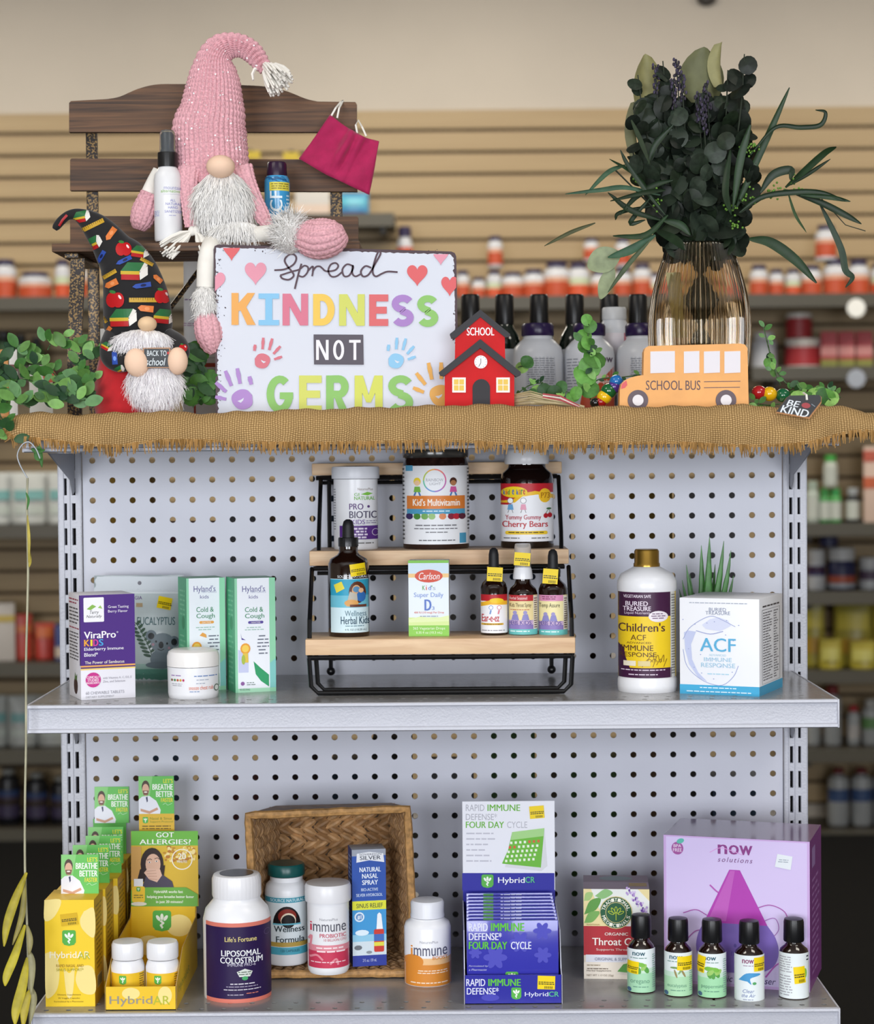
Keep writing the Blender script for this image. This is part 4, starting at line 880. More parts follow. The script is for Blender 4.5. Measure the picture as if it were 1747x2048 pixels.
# --- woven basket lying on its side
m_w1 = mat('#8f6a44', .6, var=.35, scale=90); m_w2 = mat('#ab8358', .6, var=.3, scale=110); m_rim = mat('#ad8350', .55, var=.35, scale=160)
Yr = -.155; t = thing('basket', 'brown woven seagrass basket lying on its side, holding three products', 'basket', (at(660, 1900, Yr).x, Yr, ZL))
bk = t; sb = S(Yr); bz = lambda py: at(660, py, Yr).z - ZL
F4 = [((498 - 660) * sb, .0, bz(1630)), ((818 - 660) * sb, .0, bz(1619)), ((830 - 660) * sb, .0, .006), ((512 - 660) * sb, .0, .006)]
B4 = [((538 - 660) * sb, .125, bz(1650)), ((778 - 660) * sb, .125, bz(1646)), ((786 - 660) * sb, .125, .010), ((545 - 660) * sb, .125, .010)]
def lerp(a, b, q): return Vector(a) * (1 - q) + Vector(b) * q
def weave(c00, c10, c01, c11, nr, nc, nm, nrm):
    """rows of overlapping braided strands between two edges; c00-c10 runs along a row"""
    m = MB(); rw = random.Random(nr * nc); c00, c10, c01, c11, nrm = map(Vector, (c00, c10, c01, c11, nrm)); nrm.normalize()
    m.add([c00 - nrm * .001, c10 - nrm * .001, c11 - nrm * .001, c01 - nrm * .001], [(0, 1, 2, 3)], mat('#3f2c18', .8))  # dark sheet behind the strands; shade between them is put into its colour
    for j in range(nr):
        a, b = c00.lerp(c01, (j + .5) / nr), c10.lerp(c11, (j + .5) / nr); up = (c01 - c00) / nr; al = (b - a) / nc
        for i in range(nc):
            for hlf in (-1, 1):
                p = a + al * (i + .5 + rw.uniform(-.1, .1)) + up * .22 * hlf; d = (al.normalized() * .9 + up.normalized() * (.5 if nm == 'woven_bottom' else .16) * (-hlf if j % 2 else hlf)).normalized()
                L = al.length * (1.5 if nm == 'woven_bottom' else 1.2); wd = up.length * (.30 if nm == 'woven_bottom' else .26)
                q = d.cross(nrm).normalized(); vs = []
                for k in range(5):
                    v = k / 4; ww = wd * math.sin(PI * (.04 + .9 * v)) ** .8; hh = .0042 * math.sin(PI * v) + .0002 + .0006 * (i % 2)
                    c = p + d * L * (v - .5); vs += [c - q * ww, c + nrm * hh - q * ww * .3, c + nrm * hh + q * ww * .3, c + q * ww]
                m.add(vs, [(k * 4 + e, k * 4 + e + 1, k * 4 + 5 + e, k * 4 + 4 + e) for k in range(4) for e in range(3)], rw.choice((m_w1, m_w2)))
    return m.obj(nm, t, kind='stuff')
weave(B4[3], B4[2], B4[0], B4[1], 10, 9, 'woven_bottom', (0, -1, 0))
weave(F4[3], F4[2], B4[3], B4[2], 9, 14, 'woven_side', (0, -.2, 1)); weave(F4[0], F4[1], B4[0], B4[1], 9, 14, 'woven_side', (0, -.2, -1))
weave(F4[2], F4[1], B4[2], B4[1], 9, 13, 'woven_side', (-1, -.3, 0)); weave(F4[3], F4[0], B4[3], B4[0], 9, 13, 'woven_side', (1, -.3, 0))
ot = MB(); dz = .004
for i in range(4):
    j = (i + 1) % 4; c = Vector((0, .06, bz(1800)))
    q = [Vector(F4[i]), Vector(F4[j]), Vector(B4[j]), Vector(B4[i])]; q = [p + Vector(((p.x - 0) * .02, 0, .002 if p.z > .05 else -.0045)) for p in q]; ot.add(q, [(0, 1, 2, 3)], m_w1)
ot.obj('outer_shell', t, smooth=None)
m = MB(); pts = []
for i in range(4):
    for k in range(22): pts.append(lerp(F4[i], F4[(i + 1) % 4], k / 22) + Vector((0, 0, .0003 * math.sin(k * 1.1))))
m.tube(pts, [.0050 + .0004 * math.sin(k * 2.1) for k in range(len(pts))], m_rim, 8, closed=True); m.obj('rim', t)
def in_basket(cx, Yk): return Yk
ZK = ZL + .0135
t, mp, s, yb = bottle('tablet_bottle', 'white bottle with dark teal lid and eclipse label in the basket', 'bottle', 574, 1922, ZK, 43.5, [
    ('body', m_wplas, [(40, 1922), (43.5, 1917), (43.5, 1776), (41, 1764), (33, 1757), (33, 1748)]), ('lid', mat('#12504e', .3), [(36.5, 1746), (37, 1743), (37, 1727), (34, 1723)], 50)], Y=-.125)
a = Art(530, 1780, 618, 1905); a.rect(531, 1782, 617, 1899, '#dfe8ec').rect(531, 1785, 617, 1795, '#3f9ab0').rect(531, 1874, 617, 1883, '#b89a4a').rect(531, 1884, 617, 1899, '#4fa6bc').up()
a.text('SOURCE NATURALS', 542, 1787, 612, 1793, '#dff0f4', .02).poly([(554 + 27 * math.cos(q) + 20, 1838 - 36 * abs(math.sin(q))) for q in [PI * k / 14 for k in range(15)]], '#1a1014').up().ell(575, 1822, 18, 15, '#8a2a20').up().ell(577, 1830, 15, 15, '#e8d8c0').up().ell(577, 1832, 13.5, 13.5, '#140c10'); a.rect(547, 1836, 601, 1839, '#6ab8cc'); a.l = 6
a.text('Wellness', 549, 1841, 608, 1853, '#24343c', .025).text('Formula', 553, 1862, 608, 1874, '#24343c', .025).text('120 CAPSULES', 562, 1888, 598, 1893, '#2a5a6a'); a.build('label', mp(43.5), t, 3)
t, mp, s, yb = bottle('tablet_bottle', 'white straight tub with coral red immune label in the basket', 'bottle', 657, 1941, ZK, 42, [
    ('body', m_wplas, [(38, 1941), (41, 1936), (42, 1930), (42, 1796)]), ('lid', mat('#e4e4e8', .3), [(46, 1797), (46.5, 1794), (46.5, 1768), (44, 1762), (20, 1760)])], Y=-.165)
a = Art(614, 1800, 700, 1930); a.rect(615, 1892, 698.5, 1926, '#c63a58').rect(615, 1880, 698.5, 1892, '#dc8a98').up().text('NaturesPlus', 640, 1826, 676, 1831, '#9a9aa0').text('i', 621, 1834, 625, 1852, '#d0405a', .02).text('mmune', 627, 1838, 692, 1853, '#5a5a66', .008).text('PROBIOTIC', 640, 1857, 692, 1865, '#c0405a', .02).text('10 BILLION CFU', 648, 1867, 692, 1872, '#c05a6a', .01).micro(632, 1883, 692, 1897, 2, '#f6e0e4', .9)
for p in ([(618, 1870), (624, 1862), (622, 1880)], [(620, 1905), (634, 1900), (646, 1910)], [(660, 1918), (672, 1908), (676, 1920)], [(624, 1880), (628, 1890)]): a.line(p, 4, '#e08a98', 4)
a.micro(622, 1912, 694, 1917, 1, '#f0ccd4', .95); a.build('label', mp(42), t, 3)
t, Wd, H, a, fm = carton('carton', 'tall blue nasal spray carton with yellow stripe in the basket', 'box', 705, 1684, 773, 1920, ZK, 8, .034, '#b8bcc6', Y=-.148)
a.rect(705, 1697, 773, 1790, '#2a52a8').rect(705, 1684, 773, 1697, '#9aa0ae').rect(705, 1788, 773, 1806, '#dfe03a').rect(705, 1806, 773, 1856, '#3f97d2').rect(705, 1856, 773, 1878, '#8fc8e4').rect(705, 1870, 773, 1898, '#cfdde4').rect(705, 1898, 773, 1920, '#2a3a98').up()
a.poly([(715, 1692), (740, 1689), (768, 1693), (770, 1711), (740, 1706), (714, 1710)], '#e4e6ec').up().text('SOVEREIGN', 720, 1692, 764, 1696, '#4a5060', .02).text('SILVER', 721, 1697, 763, 1705, '#3a4050', .03); a.l = 2
for w_, y in (('NATURAL', 1720), ('NASAL', 1733), ('SPRAY', 1746)): a.text(w_, 720 if w_ == 'NATURAL' else 725, y, 763 if w_ == 'NATURAL' else 757, y + 9.5, '#e4ecf8', .045)
a.text('BIO-ACTIVE', 723, 1762, 757, 1768, '#c8d8f0', .03).text('SILVER HYDROSOL', 713, 1773, 766, 1779, '#c8d8f0', .03).text('SINUS RELIEF', 713, 1793, 766, 1802, '#2a3a3a', .01)
a.ell(719, 1820, 10, 10, '#d8e8f4').up().ell(719, 1820, 7, 7, '#5a8ac0').text('#1', 715, 1816, 723, 1825, '#f4f8fc', .03); a.l = 2
a.poly([(753, 1846), (755, 1816), (759, 1812), (763, 1816), (766, 1846)], '#eef0f4').rrect(748, 1846, 768, 1892, 3, '#c83a30').rect(748, 1856, 768, 1870, '#3f6ab8').rect(748, 1872, 768, 1880, '#e0d84a').ell(716, 1882, 8, 5, '#6a7078', 10).ell(738, 1892, 6, 3, '#8a929a', 10).ell(724, 1852, 14, 6, '#dcecf6', 12).text('2 fl. oz. / 59 mL', 725, 1905, 753, 1911, '#c8d0f0')
a.build('printed_front', fm, t)
b = Art(0, 0, 34, 236); b.rect(0, 0, 34, 236, '#23448c').up().micro(5, 14, 30, 90, 9, '#9ab0d8').micro(5, 110, 30, 220, 13, '#7a94c8'); b.build('printed_side', side(b.fr, .034, H, -Wd / 2, -1), t)
# --- immune boost
t, mp, s, yb = bottle('tablet_bottle', 'white bottle with orange immune label standing alone beside the basket', 'bottle', 855.5, 1974, ZL, 47, [
    ('body', m_wplas, [(42, 1974), (46, 1970), (47, 1964), (47, 1850), (44, 1841), (35, 1835), (33, 1831)]), ('lid', m_wsat, [(34, 1830), (34, 1826), (33, 1822), (33.5, 1802), (31, 1797), (14, 1795)], 44)])
a = Art(808, 1850, 903, 1966); a.rect(809, 1918, 902, 1961, '#d98a34').rect(809, 1905, 902, 1918, '#ecc08a').up().ell(828, 1912, 19, 14, '#d98a34').text('NaturesPlus', 840, 1870, 876, 1875, '#a0a0a8').text('i', 822, 1880, 826, 1899, '#e0903a', .02).text('mmune', 828, 1884, 894, 1900, '#5a5a70', .008).text('BOOST', 865, 1901, 895, 1908, '#d8883a', .03).micro(834, 1928, 896, 1937, 2, '#f6e4cc', .9).micro(820, 1952, 896, 1957, 1, '#f6e4cc', .95)
a.build('label', mp(47), t, 3)
# --- four day cycle display
Yf = -.272; Yh = -.145; s = S(Yf); BL, BL2 = '#2a2a9c', '#3a3aac'
xa, xb = at(929, 2005, Yf).x, at(1123, 2005, Yf).x; t = thing('display_tray', 'blue cardboard counter display of four day cycle wallets', 'display box', ((xa + xb) / 2, (Yf + Yh) / 2, ZL))
hw, hd = (xb - xa) / 2, (Yh - Yf) / 2; hf = at(1026, 1950, Yf).z - ZL; zt = at(1015, 1602, Yh).z - ZL; zb2 = at(1015, 1780, Yh).z - ZL; m_b = mat(BL, .3); zs = at(1026, 1800, Yh).z - ZL
MB().box(-hw, hw, -hd, -hd + .001, 0, hf, m_b).obj('front_flap', t); MB().box(-hw, hw, -hd, hd, 0, .001, m_b).obj('tray_floor', t)
MB().box(-hw, hw, hd - .001, hd, 0, zb2, m_b).obj('back_board', t); MB().box(-hw, hw, hd - .001, hd, zb2, zt, mat('#e9eaf2', .3)).obj('header_card', t)
for sg in (-1, 1):
    m = MB(); m.prism([(-hd, 0), (hd, 0), (hd, zs), (-hd + .03, zs * .86), (-hd + .012, hf + .004), (-hd, hf)], -.0006, .0006, m_b, mat('#c8cad8', .6)); m.v = [(v[1] + sg * hw, v[0], v[2]) for v in m.v]; m.obj('side_wing', t, smooth=None)
tl = t.location.copy()
def wall_map(Yw):
    def f(px, py, o): P = at(px, py, Yw); return Vector((P.x - tl.x, Yw - tl.y - o, P.z - ZL))
    return f
x0, x1 = proj((tl.x - hw, Yh, ZL + zt))[0], proj((tl.x + hw, Yh, ZL + zt))[0]; X = lambda v: x0 + (v - 923) / 183 * (x1 - x0)
a = Art(923, 1602, 1106, 1780); a.rect(x0, 1746, x1, 1781, BL).up().text('RAPID', X(930), 1609, X(967), 1622, '#b0b0ba').text('IMMUNE', X(973), 1609, X(1038), 1622, '#6cb53c', .03).text('DEFENSE*', X(930), 1627, X(992), 1640, '#b0b0ba').text('FOUR DAY', X(930), 1643, X(1006), 1656, '#6cb53c', .03).text('CYCLE', X(1012), 1643, X(1052), 1656, '#b8b8c2')
for i, w_ in enumerate((54, 57, 43, 37, 46, 50)): a.micro(X(931), 1664 + i * 11, X(931 + w_), 1671 + i * 11, 1, '#c0c0cc', 1, True)
a.poly([(X(1022), 1665), (X(1086), 1657), (X(1092), 1732), (X(1080), 1742), (X(1008), 1734)], '#d8dade').up().poly([(X(1022), 1664), (X(1086), 1656), (X(1079), 1735), (X(1002), 1727), (X(1014), 1700)], '#6cb83a').poly([(X(1022), 1664), (X(1086), 1656), (X(1084), 1672), (X(1019), 1680)], '#a4d488').up()
for r_ in range(5):
    for c_ in range(7): a.rect(X(1018 - r_ * 2.5 + c_ * 9), 1683 + r_ * 9 - c_ * .6, X(1022.5 - r_ * 2.5 + c_ * 9), 1688 + r_ * 9 - c_ * .6, '#e8f4dc' if (r_, c_) not in ((0, 4), (0, 5), (0, 6), (1, 0), (1, 1)) else '#d8603a')
a.sticker(X(1071), 1624, 29, 25, -.08)
a.l = 2; shield(a, X(973), 1762, 24, 27); a.text('Hybrid', X(994), 1754, X(1047), 1769, '#f0f2fa', .02).text('CR', X(1048), 1753, X(1067), 1765, '#5ac88a', .02)
a.build('header_print', wall_map(Yh - .001), t)
a = Art(929, 1950, 1123, 2007); a.text('RAPID', 932, 1958, 970, 1972, '#dfe2f6', .02).text('IMMUNE', 976, 1958, 1041, 1972, '#5fc03c', .05).text('DEFENSE*', 933, 1975, 997, 1989, '#dfe2f6', .02); shield(a, 1032, 1987, 20, 24); a.text('Hybrid', 1049, 1984, 1096, 1995, '#d8dcf0', .015).text('CR', 1097, 1983, 1117, 1993, '#5ac88a', .015).ell(980, 1995, 18, 7, '#4646b4')
a.sticker(1092, 1965, 35, 27, .03); a.build('flap_print', wall_map(Yf), t)
proto = None; NP = 9
for k in range(NP):
    q = k / (NP - 1); Yk = Yf + .010 + .1 * q; pyt = 1841 - 55 * q; zt_ = at(1024, pyt, Yk).z - ZL - .0015; wk = (1117 - 931) / 2 * s * (1 - .02 * q)
    lb = 'front four day cycle wallet, its blue face showing' if k == 0 else ['second', 'third', 'fourth', 'fifth', 'sixth', 'seventh', 'eighth', 'rearmost'][k - 1] + ' blue cycle wallet from the front, only its top showing'
    pk = thing('pill_wallet', lb, 'wallet pack', (tl.x, Yk, ZL + .0015), 0, 'four day cycle wallets in the tray')
    MB().box(-wk, wk, 0, .0042, 0, zt_, mat(BL2, .18, coat=.5), .0012).obj('wallet', pk)
    a = Art(931, 1840, 1117, 1952); yt = 1841 if k == 0 else pyt
    if k == 0:
        for cx, cy, r_ in ((1084, 1862, 17), (1040, 1884, 20), (990, 1915, 22), (1085, 1910, 16), (950, 1905, 12)):
            for g in range(6): a.ell(cx + r_ * .55 * math.cos(g * 1.05), cy + r_ * .55 * math.sin(g * 1.05), r_ * .55, r_ * .32, '#4c4cba', 12, g * 1.05)
        a.up().text('RAPID', 937, 1846, 975, 1862, '#dfe2f6', .03).text('IMMUNE', 981, 1846, 1048, 1862, '#5fc03c', .05).text('DEFENSE*', 937, 1865, 1003, 1880, '#dfe2f6', .03).text('FOUR DAY', 937, 1883, 1014, 1898, '#5fc03c', .05).text('CYCLE', 1021, 1883, 1062, 1898, '#dfe2f6', .03).text('Formulated by', 937, 1930, 976, 1934, '#c8ccf0', 0, .3).text('a Pharmacist', 937, 1937, 973, 1941, '#c8ccf0', 0, .3); shield(a, 1023, 1952, 26, 18)
        pl = pk.location.copy()
        a.build('printed_front', lambda px, py, o: Vector((at(px, py, Yf + .010).x - pl.x, -o, at(px, py, Yf + .010).z - pl.z)), pk)
    else:
        pl = pk.location.copy(); y2 = pyt + 6
        a.rect(966, pyt + 1.5, 986, y2, '#5a9a5a').micro(1000, pyt + 1, 1046, y2, 1, '#c8ccec', .95)
        a.build('printed_front', lambda px, py, o: Vector((at(px, py, Yk).x - pl.x, -o, at(px, py, Yk).z - pl.z)), pk)
# --- throat tea
t, Wd, H, a, fm = carton('tea_carton', 'red, cream and leafy herbal throat tea carton', 'box', 1167, 1776, 1299, 1958, ZL, 1, .078, '#e9dcc8')
a.rect(1167, 1776, 1299, 1851, '#e8d8a0').poly([(1182, 1776), (1276, 1776), (1299, 1800), (1299, 1851), (1240, 1851), (1200, 1820)], '#e6e8e4').rect(1167, 1851, 1299, 1910, '#b02a34').rect(1171, 1909, 1299, 1924, '#dfe0e8').rect(1167, 1924, 1299, 1958, '#ece2d2').up()
for p, c in (([(1168, 1828), (1180, 1800), (1202, 1795), (1192, 1818)], '#5f9a48'), ([(1168, 1845), (1178, 1824), (1200, 1822), (1186, 1842)], '#78ac5a'), ([(1190, 1790), (1210, 1776), (1226, 1784), (1206, 1796)], '#8cbc7a'), ([(1168, 1800), (1172, 1784), (1186, 1784), (1180, 1798)], '#a4c47a')): a.poly([tuple(q) for q in catmull(p + [p[0]], 4)][:-1], c)
rq = random.Random(8)
for k in range(46): q = k / 46; a.ell(1257 + 38 * q + rq.uniform(-6, 6) * (1 - .2 * q), 1778 + 46 * q + rq.uniform(-6, 6), 2.2, 2.8, rq.choice(['#8a62b0', '#b49ad0', '#6a4a98', '#d4c4e4']), 8)
a.up().ell(1232, 1823, 33, 33, '#d9c88a').up().ell(1232, 1823, 31.5, 31.5, '#245a3c').up(); a.ring(1232, 1823, 21, 1, '#d9c88a', 30).arc('TRADITIONAL', 1232, 1823, 26, 190, 350, 7, 6, '#f2f0e0', .03).arc('MEDICINALS', 1232, 1823, 26, 168, 12, 7, 6, '#f2f0e0', .03, True)
for k in (-2, -1, 0, 1, 2): q = k * .55; a.ell(1232 + 11 * math.sin(q), 1828 - 11 * math.cos(q), 3, 7, '#b8cc3c', 12, q).up().ell(1232 + 11 * math.sin(q), 1828 - 11 * math.cos(q), 1.8, 5.4, '#245a3c', 12, q); a.l -= 1
a.line([(1232, 1838), (1232, 1824)], 1.4, '#b8cc3c'); a.l = 2
a.text('TRADITIONAL', 1172, 1846, 1200, 1849, '#a88a4a').text('ORGANIC', 1209, 1863, 1256, 1869, '#f2e4dc', .03).text('Throat Coat', 1184, 1874, 1290, 1889, '#f6ece4', .03).text('Supports Throat Health*', 1192, 1895, 1292, 1901, '#f0d8d0', .01).text('ORIGINAL & SUPPER', 1189, 1914, 1262, 1920, '#8a90a8').micro(1173, 1928, 1200, 1932, 1, '#9a8a70', .95).micro(1173, 1935, 1216, 1939, 1, '#6a5a4a', .95).text('Herbal Supplement', 1173, 1939, 1222, 1943, '#5a4a3a', .02).text('NET WT 1.13 OZ (32g)', 1173, 1948, 1226, 1953, '#8a7a68').poly([(1234, 1942), (1246, 1927), (1262, 1924), (1276, 1936), (1256, 1944)], '#5a9a48')
a.build('printed_front', fm, t)
b = Art(0, 0, 132, 60); b.rect(0, 0, 132, 60, '#8a7480').rect(0, 30, 132, 60, '#a890a0').up().ell(66, 14, 34, 10, '#78888a').rect(92, 34, 128, 48, '#b8964a'); b.build('printed_top', lambda px, py, o: Vector((-Wd / 2 + px / 132 * Wd, .039 - py / 60 * .078, H + o)), t)
# --- diffuser carton
t, Wd, H, a, fm = carton('diffuser_carton', 'large lilac oil diffuser carton at the right end of the shelf', 'box', 1327, 1673, 1617, 1974, ZL, -9, .112, '#b98cc0')
DD = .112
a.rect(1327, 1673, 1617, 1974, '#c9a8dc').rect(1332, 1676, 1612, 1968, '#d3c3ec').up().up()
a.ell(1355, 1699, 12, 13, '#a0509a').ell(1361, 1684, 8, 5, '#5ab8a8', 12, -.4).up().text('BPA', 1347, 1691, 1363, 1697, '#e8d4ec', .03).text('FREE', 1346, 1699, 1364, 1706, '#e8d4ec', .03); a.l = 3
for x in (1437, ): 
    for g, (ch, w_) in enumerate((('n', 19), ('o', 20), ('w', 26))): xx = 1436 + (0, 22, 43)[g]; a.text(ch, xx, 1687, xx + w_, 1706, '#8a3a86', .07)
a.line([(1420, 1704), (1440, 1694), (1462, 1698), (1485, 1706)], 1.4, '#d89ad8', 5).text('solutions', 1436, 1712, 1505, 1722, '#7a4a82', 0, .3, sp=1.3)
a.line([(1448, 1786), (1436, 1784), (1420, 1770)], 3, '#b45ab4', 5).line([(1512, 1812), (1540, 1804), (1568, 1816), (1576, 1842)], 2, '#a85aa8', 6).line([(1520, 1840), (1548, 1830), (1556, 1852), (1540, 1870), (1522, 1858)], 1.6, '#a06ab0', 6).line([(1414, 1832), (1392, 1822), (1366, 1830)], 2, '#a85aa8', 6).line([(1368, 1890), (1390, 1866), (1412, 1862)], 2, '#a85aa8', 6).line([(1530, 1950), (1550, 1925), (1568, 1915), (1590, 1912)], 3, '#b45ab4', 6)
a.poly([(1459, 1737), (1480, 1737), (1534, 1846), (1408, 1846)], '#b03fae').up().poly([(1461, 1739), (1470, 1739), (1452, 1842), (1416, 1842)], '#bd5cba'); a.l = 3
a.poly([tuple(q) for q in catmull([(1408, 1846), (1396, 1870), (1392, 1900), (1402, 1928), (1430, 1942), (1470, 1945), (1515, 1942), (1545, 1928), (1556, 1900), (1550, 1870), (1534, 1846)], 4)], '#7a62b4').up().ell(1470, 1890, 3, 4, '#5a4a98', 10).text('now', 1462, 1902, 1486, 1911, '#5f50a4', .02); a.l = 3
a.text('Ultrasonic Oil Diffuser', 1396, 1951, 1550, 1964, '#4a3a6a', 0, .25)
a.poly([(1554, 1700), (1584, 1704), (1580, 1731), (1549, 1726)], '#e2e8ee').up().micro(1555, 1710, 1578, 1718, 2, '#9aa6b2')
a.build('printed_front', fm, t)
b = Art(0, 0, 112, 300); b.rect(0, 0, 112, 300, '#7a3f80').up().rect(20, 20, 50, 60, '#9a7ab0').micro(20, 80, 92, 280, 14, '#a070ac', .7, True); b.build('printed_side', side(b.fr, DD, H, Wd / 2, 1), t)
b = Art(0, 0, 290, 112); b.rect(0, 0, 290, 112, '#8f7aa0'); b.build('printed_top', lambda px, py, o: Vector((-Wd / 2 + px / 290 * Wd, DD / 2 - py / 112 * DD, H + o)), t, gl=lambda c: mat(c, .12, spec=.6))
# --- oil bottles
OIL = [(1282, 1988, 28, 1825, 'oregano', '#a8d8b4', 'small amber oil bottle of oregano before the tea carton'), (1356, 1995, 28, 1832, 'eucalyptus', '#b0dcb4', 'small amber oil bottle of eucalyptus, second from the tea carton'), (1423.5, 1998, 28.5, 1834, 'peppermint', '#a4dcae', 'small amber oil bottle of peppermint in the middle of the row'), (1498, 2003, 30, 1837, 'air', '#dfe4f0', 'small amber oil bottle with blue swoosh label, second from right'), (1587, 2000, 30, 1833, 'back', '#e4e4ec', 'small amber oil bottle turned to its back label, far right')]
for cx, pb, hw_, tp, nm, tint, lb in OIL:
    t, mp, s, yb = bottle('oil_bottle', lb, 'bottle', cx, pb, ZL, hw_, [
        ('body', m_amber, [(hw_ - 3, pb), (hw_, pb - 4), (hw_, tp + 72), (hw_ - 3, tp + 62), (18, tp + 54), (15, tp + 50), (15, tp + 44)]),
        ('cap', m_blk, [(19.5, tp + 47), (20.5, tp + 45), (20, tp + 8), (18.5, tp + 2), (10, tp)], 36)], group='oil bottles in a row')
    l0, l1 = (tp + 66, pb - 10) if nm != 'air' else (tp + 66, pb - 6); a = Art(cx - hw_, l0, cx + hw_, l1); a.rect(cx - hw_ + .3, l0, cx + hw_ - .3, l1, '#e6eef0').up()
    if nm in ('oregano', 'eucalyptus', 'peppermint'):
        a.rect(cx - hw_ + .3, l0 + 48, cx + hw_ - .3, l1, tint).rect(cx - hw_ + .3, l0 + 38, cx + hw_ - .3, l0 + 48, '#c8e4d0').up().text('now', cx - 17, l0 + 6, cx + 8, l0 + 13, '#2a5a6a', .05).micro(cx - 21, l0 + 16, cx + 13, l0 + 20, 1, '#7a9a94', .95)
        for q in range(5 if nm != 'peppermint' else 9): a.ell(cx - 3 + (q * 17) % 22 - 4, l0 + 34 + (q * 11) % 16 - 4, 8 if nm != 'eucalyptus' else 9, 4.5 if nm != 'eucalyptus' else 2, ['#7cbc4a', '#5aa04a', '#9cc86a'][q % 3] if nm != 'eucalyptus' else ['#7a9a5a', '#9a8a5a', '#8aa86a'][q % 3], 10, q * 1.1)
        a.text(nm, cx - 21, l0 + 62, cx + 16 + (6 if nm == 'peppermint' else 0), l0 + 71, '#6a9a80', .005).micro(cx - 16, l0 + 74, cx + 14, l0 + 78, 1, '#6a9a84', .9).ell(cx - 23, l0 + 82, 4, 4.5, '#4a6a88', 10).micro(cx + 21, l0 + 10, cx + 27, l1 - 8, 16, '#8aa8a0', .8)
        a.sticker(*{'oregano': (cx - 16, l0 + 37, 22, 25, .06), 'eucalyptus': (cx + 12, l0 + 21, 28, 28, .02), 'peppermint': (cx - 21, l0 + 22, 15, 34, .12)}[nm])
    elif nm == 'air':
        a.text('now', cx - 14, l0 + 8, cx + 9, l0 + 16, '#8a3a6a', .05).micro(cx - 14, l0 + 19, cx + 10, l0 + 23, 1, '#a890a8').poly([tuple(q) for q in catmull([(cx - 21, l0 + 50), (cx - 6, l0 + 36), (cx + 18, l0 + 36), (cx + 20, l0 + 40), (cx + 2, l0 + 46), (cx + 4, l0 + 58), (cx - 4, l0 + 52)], 4)], '#4a9ad0').ell(cx + 10, l0 + 56, 4, 3, '#5aa86a', 10)
        a.text('Clear', cx - 13, l0 + 68, cx + 10, l0 + 75, '#6a7ab0', 0, .3).text('the Air', cx - 15, l0 + 77, cx + 12, l0 + 84, '#6a7ab0', 0, .3).micro(cx - 15, l0 + 87, cx + 12, l0 + 91, 1, '#9aa0b8').sticker(cx + 19, l0 + 18, 20, 28, .0)
    else:
        a.micro(cx - 27, l0 + 6, cx - 2, l0 + 40, 7, '#a8a8b0', .8, True).micro(cx - 27, l0 + 44, cx - 2, l1 - 4, 8, '#a8a8b0', .8, True).micro(cx + 24, l0 + 4, cx + 28, l0 + 18, 2, '#3a3a50').ell(cx + 22, l0 + 40, 3, 10, '#8ac44a', 10).sticker(cx + 11, l0 + 43, 22, 34, -.08)
    a.build('label', mp(hw_), t, 3)
# ================================================================== top of the gondola
ZC = ZTOP + .0045
rnd = random.Random(11)
def px_secs(L, Y):
    return [(*at(q[0], q[1], Y + (q[3] if len(q) > 3 else 0)), q[2] * S(Y)) for q in L]
# ---------------- burlap runner
def burlap_mat():
    m = bpy.data.materials.new('burlap_weave'); m.use_nodes = True; nt = m.node_tree; b = nt.nodes['Principled BSDF']; N = nt.nodes.new; Lk = nt.links.new
    uv = N('ShaderNodeUVMap'); sp = N('ShaderNodeSeparateXYZ'); nz = N('ShaderNodeTexNoise'); nz.inputs['Scale'].default_value = 30; nz.inputs['Detail'].default_value = 3
    Lk(uv.outputs[0], nz.inputs['Vector'])
    mx = N('ShaderNodeMixRGB'); mx.inputs[0].default_value = .006; Lk(uv.outputs[0], mx.inputs[1]); Lk(nz.outputs['Color'], mx.inputs[2]); Lk(mx.outputs[0], sp.inputs[0])
    def mth(op, a, v=None):
        n = N('ShaderNodeMath'); n.operation = op
        Lk(a, n.inputs[0])
        if v is not None:
            if isinstance(v, float): n.inputs[1].default_value = v
            else: Lk(v, n.inputs[1])
        return n.outputs[0]
    su = mth('SINE', mth('MULTIPLY', sp.outputs[0], PI / .0027)); sv = mth('SINE', mth('MULTIPLY', sp.outputs[1], PI / .0023))
    pr = mth('MULTIPLY', su, sv); ab = mth('POWER', mth('ABSOLUTE', pr), .55); h = mth('ADD', mth('MULTIPLY', ab, .75), mth('MULTIPLY', pr, .10))
    r = N('ShaderNodeValToRGB'); r.color_ramp.elements[0].position = .05; r.color_ramp.elements[1].position = .75
    r.color_ramp.elements[0].color = (*lin('#7a5a30'), 1); r.color_ramp.elements[1].color = (*lin('#deb880'), 1); Lk(h, r.inputs['Fac'])
    n2 = N('ShaderNodeTexNoise'); n2.inputs['Scale'].default_value = 9; Lk(uv.outputs[0], n2.inputs['Vector'])
    mm = N('ShaderNodeMixRGB'); mm.blend_type = 'MULTIPLY'; mm.inputs[0].default_value = .35; Lk(r.outputs['Color'], mm.inputs[1]); Lk(n2.outputs['Fac'], mm.inputs[2]); Lk(mm.outputs[0], b.inputs['Base Color'])
    b.inputs['Roughness'].default_value = .9; b.inputs['Specular IOR Level'].default_value = .1
    bn = N('ShaderNodeBump'); bn.inputs['Strength'].default_value = .8; bn.inputs['Distance'].default_value = .0012; Lk(h, bn.inputs['Height']); Lk(bn.outputs['Normal'], b.inputs['Normal'])
    return m
TOPC = [(22, 838), (45, 820), (80, 826), (150, 829), (230, 826), (310, 822), (420, 827), (520, 821), (640, 818), (780, 814), (900, 810), (1000, 809), (1120, 813), (1240, 813), (1350, 813), (1480, 809), (1580, 815), (1640, 812), (1680, 807), (1720, 822), (1765, 850)]
